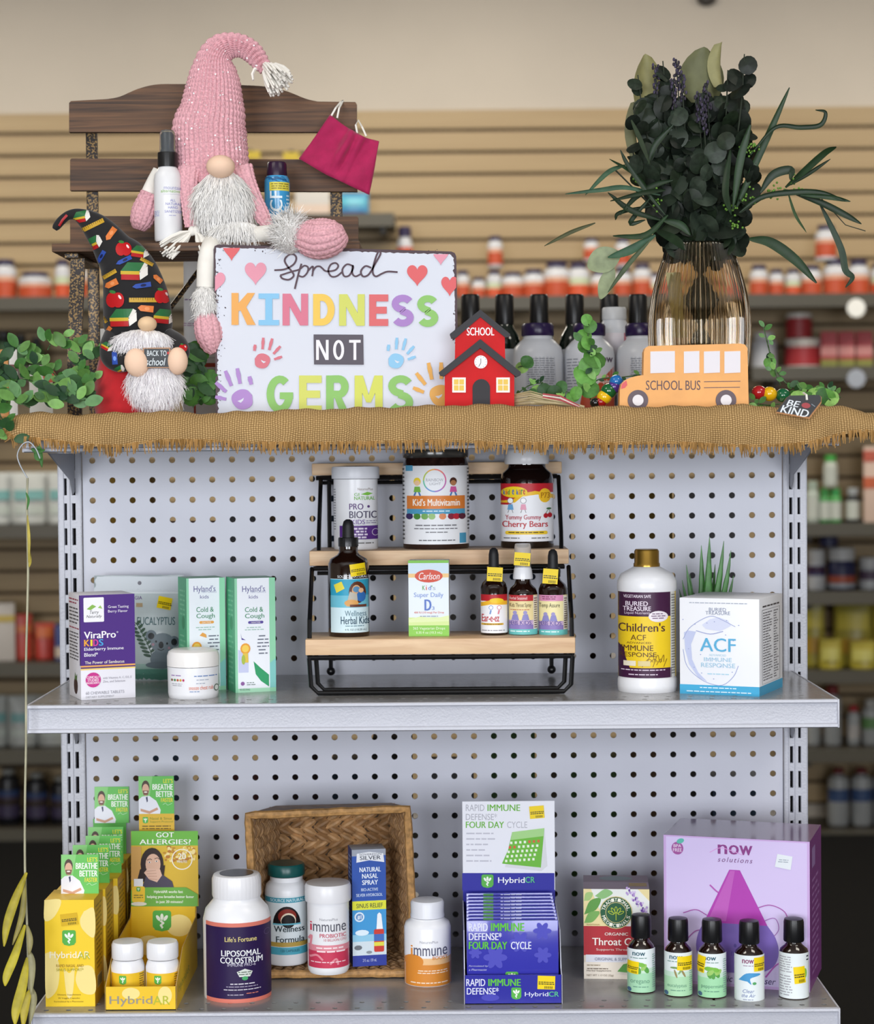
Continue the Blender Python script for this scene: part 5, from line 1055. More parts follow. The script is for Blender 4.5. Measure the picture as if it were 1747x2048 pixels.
BOTC = [(22, 872), (45, 880), (80, 880), (150, 890), (230, 896), (310, 884), (420, 884), (520, 889), (640, 889), (780, 887), (900, 884), (1000, 890), (1120, 889), (1240, 890), (1350, 888), (1480, 895), (1580, 893), (1640, 884), (1680, 870), (1720, 862), (1765, 868)]
NX = 240; cols_px = np.linspace(22, 1765, NX); tops = np.interp(cols_px, *zip(*TOPC)); bots = np.interp(cols_px, *zip(*BOTC))
k5 = np.ones(9) / 9; tops = np.convolve(np.pad(tops, 4, 'edge'), k5, 'valid'); bots = np.convolve(np.pad(bots, 4, 'edge'), k5, 'valid')
bur = thing('burlap_runner', 'brown woven burlap runner with frayed fringe along the top shelf', 'runner'); rows = []; edge = []
for i, px in enumerate(cols_px):
    T = at(px, tops[i] + 1.6 * math.sin(px * .05) + 1.1 * math.sin(px * .13), -.296); Bt = at(px, bots[i], -.318); x = T.x; off = abs(x) > .457; w_ = .004 * math.sin(px * .031) + .003 * math.sin(px * .083 + 1)
    zc = ZTOP + .0022; dr = -max(0, abs(x) - .457) * .45
    crest = max(T.z, zc + .003); r_ = [(x, .03, zc + dr), (x, -.06, zc + dr + .0004 * math.sin(px * .2)), (x, -.16, zc + dr), (x, -.235, zc + dr + .0002), (x, -.272, (crest + zc) / 2 + dr * .5 - .002), (x, -.286, crest - .002), (x, -.298 + w_ * .2, crest), (x, -.308 + w_ * .4, crest - .003)]
    for k in range(1, 9):
        q = k / 8; r_.append((x + (Bt.x - x) * q, -.312 - .006 * q + w_ * (q * .8 + .3) - .003 * math.sin(PI * q), (crest - .006) * (1 - q) + Bt.z * q))
    rows.append(r_); edge.append(r_[-1])
m = MB(); m.grid(rows, burlap_mat()); me = m.mesh('cloth', 60); uvl = me.uv_layers.new(name='UVMap'); nv = len(rows[0]); acc = []
for r_ in rows:
    d = [0]
    for k in range(1, nv): d.append(d[-1] + (Vector(r_[k]) - Vector(r_[k - 1])).length)
    acc.append(d)
for lp in me.loops: i, j = divmod(lp.vertex_index, nv); uvl.data[lp.index].uv = (rows[i][j][0], acc[i][j])
o = bpy.data.objects.new('cloth', me); COL.objects.link(o); o.parent = bur
m = MB(); fr1, fr2 = mat('#b48c56', .9, spec=.1), mat('#937040', .9, spec=.1)
for k in range(780):
    q = rnd.random() * (NX - 1.01); i = int(q); p = Vector(edge[i]).lerp(Vector(edge[i + 1]), q - i) + Vector((0, rnd.uniform(-.002, .001), .003)); L = rnd.uniform(.007, .015)
    dx = rnd.uniform(-.0025, .0025); m.tube([p, p + Vector((dx * .4, -.0006, -L * .5)), p + Vector((dx, rnd.uniform(-.002, .002), -L))], [.0009, .0008, .0004], rnd.choice((fr1, fr1, fr2)), 4)
for side_ in (0, NX - 1):
    for k in range(70):
        j = rnd.randint(6, nv - 2); p = Vector(rows[side_][j]).lerp(Vector(rows[side_][j + 1]), rnd.random()); sg = -1 if side_ == 0 else 1
        m.tube([p, p + Vector((sg * rnd.uniform(.004, .012), rnd.uniform(-.003, .003), rnd.uniform(-.006, .002)))], [.0008, .0004], fr1, 4)
m.obj('fringe', bur, kind='stuff')
# ---------------- bench
m_bw = wood('#2a190d', '#6c4a2e', 7, 190, .62); m_iron = None
def iron():
    m = bpy.data.materials.new('hammered_iron'); m.use_nodes = True; nt = m.node_tree; b = nt.nodes['Principled BSDF']; tc = nt.nodes.new('ShaderNodeTexCoord')
    n = nt.nodes.new('ShaderNodeTexNoise'); n.inputs['Scale'].default_value = 420; n.inputs['Detail'].default_value = 3; nt.links.new(tc.outputs['Object'], n.inputs['Vector'])
    r = nt.nodes.new('ShaderNodeValToRGB'); r.color_ramp.interpolation = 'EASE'; r.color_ramp.elements[0].position = .5; r.color_ramp.elements[1].position = .58
    r.color_ramp.elements[0].color = (*lin('#1d1512'), 1); r.color_ramp.elements[1].color = (*lin('#7d6238'), 1); nt.links.new(n.outputs['Fac'], r.inputs['Fac']); nt.links.new(r.outputs['Color'], b.inputs['Base Color'])
    b.inputs['Metallic'].default_value = .35; b.inputs['Roughness'].default_value = .38; return m
m_iron = iron()
YB, YS = -.035, -.170                     # back rest plane, seat front edge
ben = thing('toy_bench', 'small dark-stained wooden garden bench with speckled iron legs', 'bench', (0, 0, 0))
bo = ben
def slat_poly(pts, Y, th, nm, par, mt):
    m = MB(); P = [at(x, y, Y) for x, y in pts]; m.prism([(p.x, p.z) for p in P], Y, Y + th, mt); return m.obj(nm, par, smooth=30)
arch = [(138, 264), (138, 206), (142, 202)] + [tuple(p) for p in catmull([(215, 198), (240, 193), (275, 178), (312, 169), (360, 168), (430, 168), (480, 170), (530, 173), (572, 182), (610, 197), (635, 203)], 4)] + [(710, 204), (713, 208), (713, 264)]
slat_poly(arch, YB, .010, 'back_slat', ben, m_bw)
slat_poly([(140, 381), (140, 320), (143, 317), (712, 319), (714, 322), (714, 383)], YB, .010, 'back_slat', ben, m_bw)
slat_poly([(140, 492), (140, 436), (143, 432), (714, 433), (716, 436), (716, 494)], YB, .010, 'back_slat', ben, m_bw)
for x0, x1 in ((167, 190), (657, 681)):
    a0, a1 = at(x0, 180, YB), at(x1, 180, YB); MB().box(a0.x, a1.x, YB + .0105, YB + .016, ZC, at(x0, 215, YB).z, m_iron, .001).obj('back_leg', ben)
zs0 = at(430, 484, YS).z; xs0, xs1 = at(103, 484, YS).x, at(719, 484, YS).x; th = 17 * S(YS)
for k, (ya, yb_) in enumerate(((YS, YS + .030), (YS + .034, YS + .062), (YS + .066, YS + .094), (YS + .098, YB - .004))): MB().box(xs0, xs1, ya, yb_, zs0 - th, zs0, m_bw, .0015).obj('seat_slat', ben)
for x0, x1 in ((129, 157), (690, 716)):
    a0, a1 = at(x0, 500, YS + .01), at(x1, 500, YS + .01); zz = [ZC + (zs0 - th - .006 - ZC) * q / 14 for q in range(15)]; m = MB(); R_ = []
    for q, z_ in enumerate(zz):
        bow = .006 * math.sin(q / 14 * PI * 1.6 + 2.6); R_.append([(a0.x + .0004 * q, YS + .012 + bow, z_), (a1.x + .0004 * q, YS + .012 + bow, z_), (a1.x + .0004 * q, YS + .018 + bow, z_), (a0.x + .0004 * q, YS + .018 + bow, z_)])
    m.grid(R_, m_iron, True); m.obj('front_leg', ben); MB().box(a0.x, a1.x, YS + .008, YB + .016, zs0 - th - .0065, zs0 - th - .0005, m_iron, .001).obj('side_rail', ben)
p0, p1 = at(345, 610, -.1), at(425, 505, -.1); m = MB(); m.tube([p0 + (p0 - p1) * 1.0, p1 + (p1 - p0) * .25], .003, m_iron, 8); m.obj('brace', ben)
# ---------------- pink gnome
YG = -.105; pk1 = mat('#d8a4ac', .75, var=.22, scale=420, spec=.25); m_cr = mat('#ece8e0', .85, var=.04, scale=60); m_fur = (mat('#fbf9f6', .85, spec=.1), mat('#e2e0dd', .85, spec=.1)); m_skin = mat('#eecbb0', .8)
gn = thing('pink_gnome', 'plush gnome in a pink sequinned knit hat sitting on the bench', 'plush gnome', (0, 0, 0))
hat = MB(); hat.grid(sweep(px_secs([(421, 372, 62), (421, 345, 70), (421, 318, 71), (419, 285, 70), (419, 255, 69), (424, 225, 62), (425.5, 200, 56), (427, 170, 50), (427.5, 145, 43), (431, 118, 33), (443, 99, 27), (463, 91, 21), (485, 93, 18), (504, 105, 17), (520, 124, 13.5), (531, 140, 8)], YG), 336, 300, .82, (42, .0058, .0034)), pk1, True); hat.obj('knit_hat', gn, smooth=180)
for sec in ([(378, 335, 20, -.03), (376, 365, 17, -.036), (379, 400, 15, -.04), (381, 430, 13, -.042), (381, 455, 9, -.042)], [(484, 335, 19, -.03), (494, 365, 16, -.036), (508, 400, 15, -.04), (523, 430, 14, -.042), (538, 455, 8, -.042)]):
    m = MB(); m.grid(sweep(px_secs(sec, YG), 60, 72, .55, (10, .0052, .002)), pk1, True); m.obj('hat_flap', gn, smooth=180)
trees = BVHTree.FromPolygons([Vector(v) for v in hat.v], hat.f); m = MB(); m_seq = mat('#ffffff', .1, spec=1.0, coat=1)
for k in range(150):
    x, y = rnd.uniform(350, 540), rnd.uniform(75, 350); d = ray(x, y).normalized(); h, n, i_, ds = trees.ray_cast(CAM, d)
    if h is None: continue
    n = (n + Vector((rnd.uniform(-.5, .5), rnd.uniform(-.5, .5), rnd.uniform(-.5, .5)))).normalized(); a_ = n.orthogonal().normalized(); b_ = n.cross(a_); r_ = rnd.uniform(.0006, .0013)
    c_ = h - d * .0009; m.add([c_ + (a_ * math.cos(q * PI / 3) + b_ * math.sin(q * PI / 3)) * r_ for q in range(6)], [(0, 1, 2, 3, 4, 5)], m_seq)
m.obj('sequins', gn, smooth=None, kind='stuff')
def tassel(p, dirs, L, n, nm, par, wd=.0011, spread=.5):
    m = MB(); p = Vector(p); d0 = Vector(dirs).normalized(); m.ell(p, (.005, .005, .006), m_cr, 10, 8)
    for k in range(n):
        d = (d0 + Vector((rnd.uniform(-1, 1), rnd.uniform(-1, 1) * .8, rnd.uniform(-1, 1))) * spread).normalized(); l = L * rnd.uniform(.8, 1.05)
        m.tube([p, p + d * l * .4, p + (d * .8 + d0 * .25) * l * .75 + Vector((0, 0, -.001)), p + (d * .7 + d0 * .4) * l + Vector((0, 0, -.003))], [.0012, wd * 1.15, wd, wd * .7], m_cr, 5)
    return m.obj(nm, par)
tassel(at(531, 133, YG - .004), (.5, -.3, -.55), .034, 95, 'hat_tassel', gn, .0019, .85)
tassel(at(384, 462, YG - .05), (-.75, -.3, -.5), .040, 44, 'flap_tassel', gn, .0016, .42); tassel(at(392, 462, YG - .05), (.4, -.3, -.85), .036, 34, 'flap_tassel', gn, .0016, .34); tassel(at(540, 460, YG - .05), (.3, -.4, -.4), .018, 20, 'flap_tassel', gn, .0012, .4)
m = MB(); c = at(447, 425, YG + .01); m.ell(c, (80 * S(YG), .045, 68 * S(YG)), m_cr, 28, 18); m.obj('body', gn)
# beard
def beard(nm, par, cx, cy, rx, ry, Y, dep, n, L, w_, mt, seed, flow=(0, -.35, -1), droop=.3, base=True):
    r_ = random.Random(seed); m = MB(); c = at(cx, cy, Y); sx, sz = rx * S(Y), ry * S(Y)
    if base: m.ell(c, (sx * .96, dep * .9, sz * .96), mat('#f4f2ef', .9, spec=.1), 24, 16)
    for k in range(n):
        a_ = r_.uniform(0, PI); z_ = r_.uniform(-.95, .98); rr = math.sqrt(1 - z_ * z_); v = Vector((rr * math.cos(a_) * sx, -rr * math.sin(a_) * dep, z_ * sz)); nr = Vector((v.x / sx ** 2, v.y / dep ** 2, v.z / sz ** 2)).normalized()
        d = Vector(flow) + nr * .22 + Vector((v.x / sx * .3, 0, 0)) + Vector((r_.gauss(0, .12), r_.gauss(0, .12), r_.gauss(0, .12)))
        m.lock(c + v * .97, d, nr, L * r_.uniform(.6, 1.15), w_ * r_.uniform(.8, 1.6), mt[0 if r_.random() < .6 else 1], r_, r_.uniform(-.1, .9))
    return m.obj(nm, par, smooth=180)
beard('beard', gn, 446, 402, 58, 62, YG - .040, .026, 1100, .030, .0006, m_fur, 1); beard('beard', gn, 470, 462, 52, 20, YG - .055, .012, 500, .022, .0005, m_fur, 2)
m = MB(); m.ell(at(441, 333, YG - .062), (28 * S(YG), .016, 22 * S(YG)), m_skin, 24, 16); m.obj('nose', gn)
def limb(secs, mt, nm, Y, knit=None, nu=40, nv=60, dep=.95):
    m = MB(); m.grid(sweep(px_secs(secs, Y), nu, nv, dep, knit), mt, True); return m.obj(nm, gn, smooth=180)
limb([(318, 340, 12), (308, 362, 14), (300, 385, 17), (296, 400, 18)], m_cr, 'arm', YG - .012)
limb([(303, 388, 19), (297, 402, 21), (289, 425, 24), (281, 447, 19), (277, 460, 9)], pk1, 'mitten', YG - .016, (14, .0052, .002), 112, 60)
limb([(455, 478, 17, -.03), (500, 472, 17, -.05), (545, 466, 16, -.072), (575, 468, 15, -.085)], m_cr, 'leg', YG)
limb([(598, 470, 18, -.088), (612, 474, 30, -.094), (635, 478, 36, -.1), (660, 474, 34, -.105), (680, 467, 24, -.106), (690, 462, 10, -.106)], pk1, 'boot', YG, (16, .0052, .0022), 128, 80)
limb([(428, 478, 20, -.03), (420, 500, 19, -.072), (413, 530, 18, -.078), (410, 575, 17, -.078)], m_cr, 'leg', YG)
limb([(412, 625, 17, -.078), (415, 645, 24, -.08), (419, 670, 25, -.082), (424, 692, 18, -.082), (430, 706, 7, -.082)], pk1, 'boot', YG, (12, .0052, .002), 96, 60)
beard('fur_cuff', gn, 580, 468, 30, 42, YG - .088, .020, 900, .017, .00045, m_fur, 3, (.0, -.2, .1), .05); beard('fur_cuff', gn, 411, 605, 24, 36, YG - .078, .015, 800, .012, .00045, m_fur, 4, (0, -.3, -.5))
# ---------------- things on the bench
t, mp, s, yb = bottle('spray_bottle', 'white hand sanitizer spray bottle with dark sprayer on the bench', 'bottle', 337, 484, zs0, 27.5, [
    ('body', mat('#e2e2e4', .35), [(25, 484), (27.5, 480), (28, 362), (26, 350), (21, 341), (17, 335)]), ('collar', m_blk, [(19.5, 336), (19.5, 310), (19, 307)], 40), ('sprayer', mat('#22262e', .3), [(14, 307), (11.5, 300), (12, 272), (9, 267)]), ('overcap', mat('#cfd6da', .08, trans=.9, ior=1.1), [(16, 307), (15, 268), (12, 263), (4, 262)])], Y=-.140)
a = Art(309, 370, 366, 450); a.text('mountain', 329, 376, 364, 383, '#9a9ac8').text('alternatives', 323, 383, 364, 389, '#8ab85a').rect(328, 392, 363, 392.6, '#b8b8c8')
for w_, y, x0, x1 in (('ALL', 402, 341, 352), ('NATURAL', 409, 332, 363), ('HAND', 416, 337, 356), ('SANITIZER', 424, 330, 364)): a.text(w_, x0, y, x1, y + 5, '#8a8ac4')
a.micro(338, 433, 354, 436, 1, '#a0a0c8').micro(310, 424, 320, 436, 4, '#9aa0d0'); a.build('label', mp(28), t, 3)
t, mp, s, yb = bottle('shot_bottle', 'small bright blue bottle with dark purple cap on the bench', 'bottle', 555, 486, zs0, 25, [
    ('body', mat('#3a95c8', .25, coat=.3), [(23, 486), (25, 482), (25.5, 372), (25, 362), (21, 354)]), ('cap', mat('#2a1430', .3), [(20, 354), (20, 350), (19, 329), (17, 326)], 36)], Y=-.088)
a = Art(530, 360, 581, 480); a.rect(540, 368, 579, 385, '#d8cc4a').up().micro(543, 370, 577, 383, 3, '#7a6a2a', .9)
for k in range(16): a.line([(531 + (k * 7) % 40, 359 + (k * 3) % 9), (536 + (k * 7) % 40, 357 + (k * 5) % 10), (541 + (k * 7) % 36, 361 + (k * 3) % 8)], .9, '#1f5a8a')
a.text('ACF', 520, 407, 586, 431, '#e4f0f6', .03, rot=-PI / 2).micro(572, 392, 578, 436, 6, '#bcd8e8'); a.build('label', mp(25.4), t, 3)
# magenta cloth mask hung on the bench corner
mk = thing('cloth_mask', 'magenta fabric face mask hanging by white loops from the bench', 'face mask', (0, 0, 0)); YM = -.060
TL, TR, BR, BL_, BM = (660, 230), (758, 283), (738, 390), (598, 318), (656, 352); m = MB(); R_ = []
for j in range(15):
    v = j / 14; row = []
    for i in range(25):
        u = i / 24; top = np.array(TL) * (1 - u) + np.array(TR) * u + np.array([4, 10]) * math.sin(PI * u)
        bot = (np.array(BL_) * (1 - u * 2) + np.array(BM) * u * 2) if u < .45 else (np.array(BL_) * .1 + np.array(BM) * .9) * (1 - (u - .45) / .55) + np.array(BR) * (u - .45) / .55
        p = top * (1 - v) + bot * v; fold = .014 * math.exp(-((u - .42 - .1 * v) / .05) ** 2) * math.sin(PI * min(1, v * .8 + .2)) + .008 * math.exp(-((u - .62) / .035) ** 2) * (1 - v * .3) + .0025 * math.sin(u * 13 + v * 5) + .008 * math.sin(PI * u) * v
        row.append(at(p[0], p[1], YM - fold))
    R_.append(row)
m_mag = mat('#a8124f', .8, var=.1, scale=90, bump=.2, bscale=900, sheen=.2); m.grid(R_, m_mag); o = m.obj('fabric', mk, smooth=180); md = o.modifiers.new('thickness', 'SOLIDIFY'); md.thickness = .0014
m = MB(); m.tube([at(662, 232, YM - .001), at(671, 216, YM), at(681, 204, YB - .003), at(686, 201, YB + .006), at(678, 216, YM + .002), at(674, 236, YM - .001)], .0012, m_cr, 6, flat=.6); m.obj('ear_loop', mk)
m = MB(); m.tube([at(714, 266, YM), at(711, 250, YM + .003), at(716, 240, YB - .002), at(724, 254, YM), at(732, 272, YM)], .0012, m_cr, 6, flat=.6); m.obj('ear_loop', mk)
# ---------------- kindness sign
YN = -.192; sg = thing('kindness_sign', 'white metal sign of colourful lettering about kindness with worn edges', 'sign', (0, 0, 0)); zlow = ZC
CN = [(427, 499), (429, 492), (436, 489), (902, 503), (909, 506), (912, 513), (918, 838), (432, 846)]
P = [at(x, y, YN) for x, y in CN]; P[-1].z = P[-2].z = zlow
m = MB(); m.prism([(p.x, p.z) for p in P], YN, YN + .0014, mat('#39262c', .45, metal=.3), mat('#2a1c20', .5)); m.obj('metal_plate', sg, smooth=None)
a = Art(427, 490, 918, 846); bd = []
def edge_pts(A, B, n, amp, sx, sy):
    for k in range(n):
        q = k / n; w_ = abs(rnd.gauss(0, 1)) * amp * (1.6 if rnd.random() < .15 else .6); bd.append((A[0] + (B[0] - A[0]) * q + sx * w_, A[1] + (B[1] - A[1]) * q + sy * w_))
edge_pts((432, 494), (906, 508), 120, 1.6, 0, 1); edge_pts((908, 512), (914, 845), 80, 1.6, -1, 0); edge_pts((914, 845), (435, 848), 4, 0, 0, -1); edge_pts((435, 848), (430, 500), 90, 2.4, 1, 0)
a.poly(bd, '#cfd3de'); a.up()
for k in range(110):
    sd = rnd.random(); x, y = (433 + abs(rnd.gauss(0, 7)), rnd.uniform(500, 840)) if sd < .6 else (911 - abs(rnd.gauss(0, 4)), rnd.uniform(512, 840)) if sd < .8 else (rnd.uniform(435, 905), 499 + abs(rnd.gauss(0, 3)))
    a.ell(x, y, rnd.uniform(.5, 1.6), rnd.uniform(.5, 2.2), '#3a262e', 6, rnd.random() * 3)
def clip(poly, x0, y0, x1, y1):
    for f_, k in ((lambda p: p[0] >= x0, ('x', x0)), (lambda p: p[0] <= x1, ('x', x1)), (lambda p: p[1] >= y0, ('y', y0)), (lambda p: p[1] <= y1, ('y', y1))):
        out = []
        for i in range(len(poly)):
            A, B = poly[i - 1], poly[i]
            if f_(A) != f_(B):
                q = (k[1] - A[0]) / (B[0] - A[0]) if k[0] == 'x' else (k[1] - A[1]) / (B[1] - A[1]); out.append((A[0] + (B[0] - A[0]) * q, A[1] + (B[1] - A[1]) * q))
            if f_(B): out.append(B)
        poly = out
    return poly
def heart(cx, cy, w_, h_, c, rot=0):
    pts = []
    for k in range(36):
        q = 2 * PI * k / 36; x = 16 * math.sin(q) ** 3 / 32 * w_; y = -(13 * math.cos(q) - 5 * math.cos(2 * q) - 2 * math.cos(3 * q) - math.cos(4 * q)) / 29 * h_
        pts.append((cx + x * math.cos(rot) - y * math.sin(rot), cy + x * math.sin(rot) + y * math.cos(rot)))
    pts = clip(pts, 430, 495 + max(0, (cx - 430)) * .03, 912, 843)
    if len(pts) > 2: a.poly(pts, c)
heart(463, 497, 36, 44, '#d5595c'); heart(511, 544, 43, 46, '#dc8fa2'); heart(430, 562, 40, 44, '#dc8fa2', .1); heart(834, 548, 41, 43, '#d5595c'); heart(881, 509, 32, 38, '#dc8fa2'); heart(899, 570, 34, 40, '#d5595c')
C8 = lambda L: [(350 + x / 2.912, 430 + y / 2.912) for x, y in L]; pl = '#4a2f3c'
a.line(C8([(578, 322), (640, 316), (690, 288), (706, 252), (690, 230), (660, 234), (638, 264), (655, 300), (682, 332), (690, 356), (662, 377), (625, 370), (612, 352)]), 3.6, pl, 5)
a.line(C8([(736, 284), (722, 330), (708, 385), (697, 431)]), 3.6, pl, 5).line(C8([(612, 352), (680, 330), (722, 318), (752, 296), (774, 306), (770, 335), (745, 360), (714, 352)]), 3.4, pl, 5)
a.line(C8([(770, 330), (800, 300), (803, 322), (798, 357)]), 3.4, pl, 5).line(C8([(800, 330), (820, 303), (842, 300), (856, 310), (880, 328), (930, 322), (950, 298), (934, 280), (906, 290), (892, 325), (908, 357), (940, 357), (975, 330)]), 3.4, pl, 5)
a.line(C8([(1034, 296), (1000, 288), (974, 318), (984, 356), (1014, 352), (1036, 312), (1034, 296), (1032, 340), (1050, 358), (1080, 345)]), 3.4, pl, 5)
a.line(C8([(1142, 308), (1108, 298), (1082, 328), (1094, 358), (1128, 346), (1166, 282), (1196, 226), (1184, 214), (1164, 262), (1150, 330), (1168, 358), (1204, 342), (1238, 330), (1295, 333)]), 3.6, pl, 5)
def letter(ch, x0, y0, x1, y1, c, w_):
    X = lambda u: x0 + (x1 - x0) * u; Yv = lambda v: y0 + (y1 - y0) * v; h = w_ / 2; L = x0 + h; R = x1 - h; T = y0 + h; B = y1 - h; M_ = (y0 + y1) / 2
    arc = lambda cx, cy, rx, ry, p, q, n=12: [(cx + rx * math.cos(math.radians(p + (q - p) * k / n)), cy + ry * math.sin(math.radians(p + (q - p) * k / n))) for k in range(n + 1)]
    if ch == 'K': a.line([(L, y0), (L, y1)], w_, c).poly([(x1 - w_ * 1.15, y0), (x1 - 1, y0), (L + h + w_ * .9, M_ + 1), (L, M_ + 6), (L, M_ - 4)], c).poly([(L + w_ * .6, M_ - 3), (L + w_ * 1.5, M_ - 6), (x1, y1), (x1 - w_ * 1.2, y1)], c)
    if ch == 'I': a.line([((x0 + x1) / 2, y0), ((x0 + x1) / 2, y1)], w_, c).line([(x0, y0 + w_ * .38), (x1, y0 + w_ * .38)], w_ * .76, c).line([(x0, y1 - w_ * .38), (x1, y1 - w_ * .38)], w_ * .76, c)
    if ch == 'N': a.line([(L, y0), (L, y1)], w_, c).line([(R, y0), (R, y1)], w_, c).poly([(x0, y0), (x0 + w_ * 1.15, y0), (x1, y1), (x1 - w_ * 1.15, y1)], c)
    if ch == 'D': a.line([(L, y0), (L, y1)], w_, c).line([(L, T)] + arc(x0 + (x1 - x0) * .42, M_, (x1 - x0) * .58 - h, (y1 - y0) / 2 - h, -90, 90, 16) + [(L, B)], w_, c)
    if ch == 'E': a.line([(L, y0), (L, y1)], w_, c).line([(x0, T), (x1, T)], w_, c).line([(x0, B), (x1, B)], w_, c).line([(x0, M_), (x1 - 3, M_)], w_, c)
    if ch == 'S': a.line(arc((x0 + x1) / 2, y0 + (y1 - y0) * .28, (x1 - x0) / 2 - h, (y1 - y0) * .28 - h + .6, -25, -270, 14) + arc((x0 + x1) / 2, y1 - (y1 - y0) * .28, (x1 - x0) / 2 - h, (y1 - y0) * .28 - h + .6, -90, 155, 14), w_, c)
    if ch == 'G': a.line(arc((x0 + x1) / 2, M_, (x1 - x0) / 2 - h, (y1 - y0) / 2 - h, -50, -360, 22) + [(R, M_ + 2)], w_, c).line([(x0 + (x1 - x0) * .5, M_ + 3), (x1, M_ + 3)], w_ * .9, c)
    if ch == 'R': a.line([(L, y0), (L, y1)], w_, c).line([(L, T)] + arc(x0 + (x1 - x0) * .55, y0 + (y1 - y0) * .3, (x1 - x0) * .45 - h, (y1 - y0) * .3 - h + .5, -90, 90) + [(L, y0 + (y1 - y0) * .6 - h)], w_, c).poly([(X(.35), Yv(.55)), (X(.62), Yv(.5)), (x1, y1), (x1 - w_ * 1.1, y1)], c)
    if ch == 'M': a.line([(L, y0), (L, y1)], w_, c).line([(R, y0), (R, y1)], w_, c).poly([(x0, y0), (x0 + w_ * 1.1, y0), (X(.5) + w_ * .3, Yv(.72)), (X(.5) - w_ * .3, Yv(.72))], c).poly([(x1, y0), (x1 - w_ * 1.1, y0), (X(.5) - w_ * .3, Yv(.72)), (X(.5) + w_ * .3, Yv(.72))], c)
    if ch == 'O': a.line(arc((x0 + x1) / 2, M_, (x1 - x0) / 2 - h, (y1 - y0) / 2 - h, 0, 360, 28), w_, c)
    if ch == 'T': a.line([((x0 + x1) / 2, y0), ((x0 + x1) / 2, y1)], w_, c).line([(x0, T), (x1, T)], w_, c)
for ch, x0, x1, c, k in (('K', 463, 511, '#e3a24c', 0), ('I', 517, 558, '#7fbbe0', 1), ('N', 565, 616, '#cf6e86', 1.5), ('D', 626, 669, '#e6bf4c', 2), ('N', 678, 729, '#c8cd5c', 2.5), ('E', 738, 776, '#d25f62', 3), ('S', 783, 827, '#a179bd', 4), ('S', 834, 876, '#85bb60', 5)): letter(ch, x0, 586 + k, x1, 650 + k * .7, c, 14)
for ch, x0, x1, c in (('G', 533, 586, '#83b95e'), ('E', 598, 643, '#c8cd5c'), ('R', 652, 697, '#83b95e'), ('M', 709, 765, '#c9cf54'), ('S', 776, 826, '#83b95e')): letter(ch, x0, 751, x1, 826, c, 15)
a.poly([(627, 669), (726, 669.5), (727, 729.5), (628, 729)], '#4c4550').up()
for ch, x0, x1 in (('N', 632, 657), ('O', 666, 688), ('T', 698, 721)): letter(ch, x0, 680, x1, 720, '#e6e4ea', 5.5)
a.l = 2
def hand(cx, cy, r_, c, mir, rot):
    cr, sr = math.cos(rot), math.sin(rot); q = lambda u, v: (cx + (u * mir) * cr * r_ - v * sr * r_, cy + (u * mir) * sr * r_ + v * cr * r_)
    a.poly([q(*p) for p in catmull([(-1, -.3), (-.55, -.85), (.15, -.95), (.85, -.55), (.95, .1), (.5, .8), (-.2, .95), (-.9, .6), (-1, -.3)], 4)][:-1], c)
    for (u0, v0), (u1, v1), w_ in (((-1.05, -1.3), (-.95, -2.1), .42), ((.0, -1.5), (.1, -3), .4), ((.85, -1.4), (1.25, -2.9), .4), ((1.4, -.9), (2.3, -1.9), .4), ((1.5, -.2), (2.5, -.55), .38)): a.line([q(u0, v0), q((u0 + u1) / 2, (v0 + v1) / 2), q(u1, v1)], [w_ * r_ * .8, w_ * r_, w_ * r_ * .8], c, 3)
    a.up(); a.poly([q(-.2, -.15), q(.1, .02), q(.45, .1), q(.15, .3), q(-.1, .1)], '#cfd3de'); a.l -= 1
hand(525, 722, 15.5, '#cc6a78', 1, 0); hand(792, 722, 15.5, '#85bde0', 1, 0); hand(484, 799, 21, '#a67fc2', -1, -.12); hand(880, 791, 22, '#dda548', -1, .06)
sgmap = lambda px, py, o: Vector((at(px, py, YN).x, YN - o, max(at(px, py, YN).z, zlow)))
a.build('painted_face', sgmap, sg, step=.00006)
# ---------------- red schoolhouse block
def block(name, label, cat, Y, th): return thing(name, label, cat, (0, Y, 0))
YH = -.238
sh = thing('schoolhouse_block', 'red wooden schoolhouse cutout with black roofs leaning near the sign', 'decoration', (0, 0, 0))
def slab(pts, Y0, Y1, mt, nm, par, bev=.0008, floor=None):
    P = [at(x, y, Y0) for x, y in pts]; P = [(p.x, p.z if floor is None else max(p.z, floor)) for p in P]
    m = MB(); m.prism(P, Y0, Y1, mt); o = m.obj(nm, par, smooth=None)
    if bev: b = o.modifiers.new('edge', 'BEVEL'); b.width = bev; b.segments = 2; b.limit_method = 'ANGLE'
    return o
m_red = mat('#c4090f', .55, var=.05, scale=60, spec=.25); m_rf = mat('#1d1a20', .55)
yb0 = 826
slab([(889, yb0), (889, 752), (909, 734), (910, 674), (960, 630), (1009, 672), (1010, 728), (1028, 745), (1028, yb0)], YH, YH + .016, m_red, 'red_body', sh, floor=ZC)
slab([(960, 619), (1020, 668), (1018, 674), (1010, 675), (960, 634), (911, 676), (902, 676), (899, 668)], YH - .002, YH + .0165, m_rf, 'upper_roof', sh)
slab([(960, 678), (1041, 744), (1041, 750), (1032, 754), (960, 696), (888, 752), (880, 751), (877, 745)], YH - .004, YH + .014, m_rf, 'lower_roof', sh)
slab([(945, yb0)] + [(962 + 17.5 * math.cos(q), 776 + 18 * math.sin(q)) for q in [PI + PI * k / 10 for k in range(11)]] + [(979.5, yb0)], YH - .0012, YH + .001, mat('#232126', .6), 'door', sh, 0, ZC)
c = at(961, 724, YH); m = MB()
m.lathe([(13 * S(YH), 0), (13 * S(YH), .0012)], mat('#ececf0', .5), 28); m.v = [(v[0] + c.x, YH - v[2], v[1] + c.z) for v in m.v]; ck = m.obj('clock', sh)
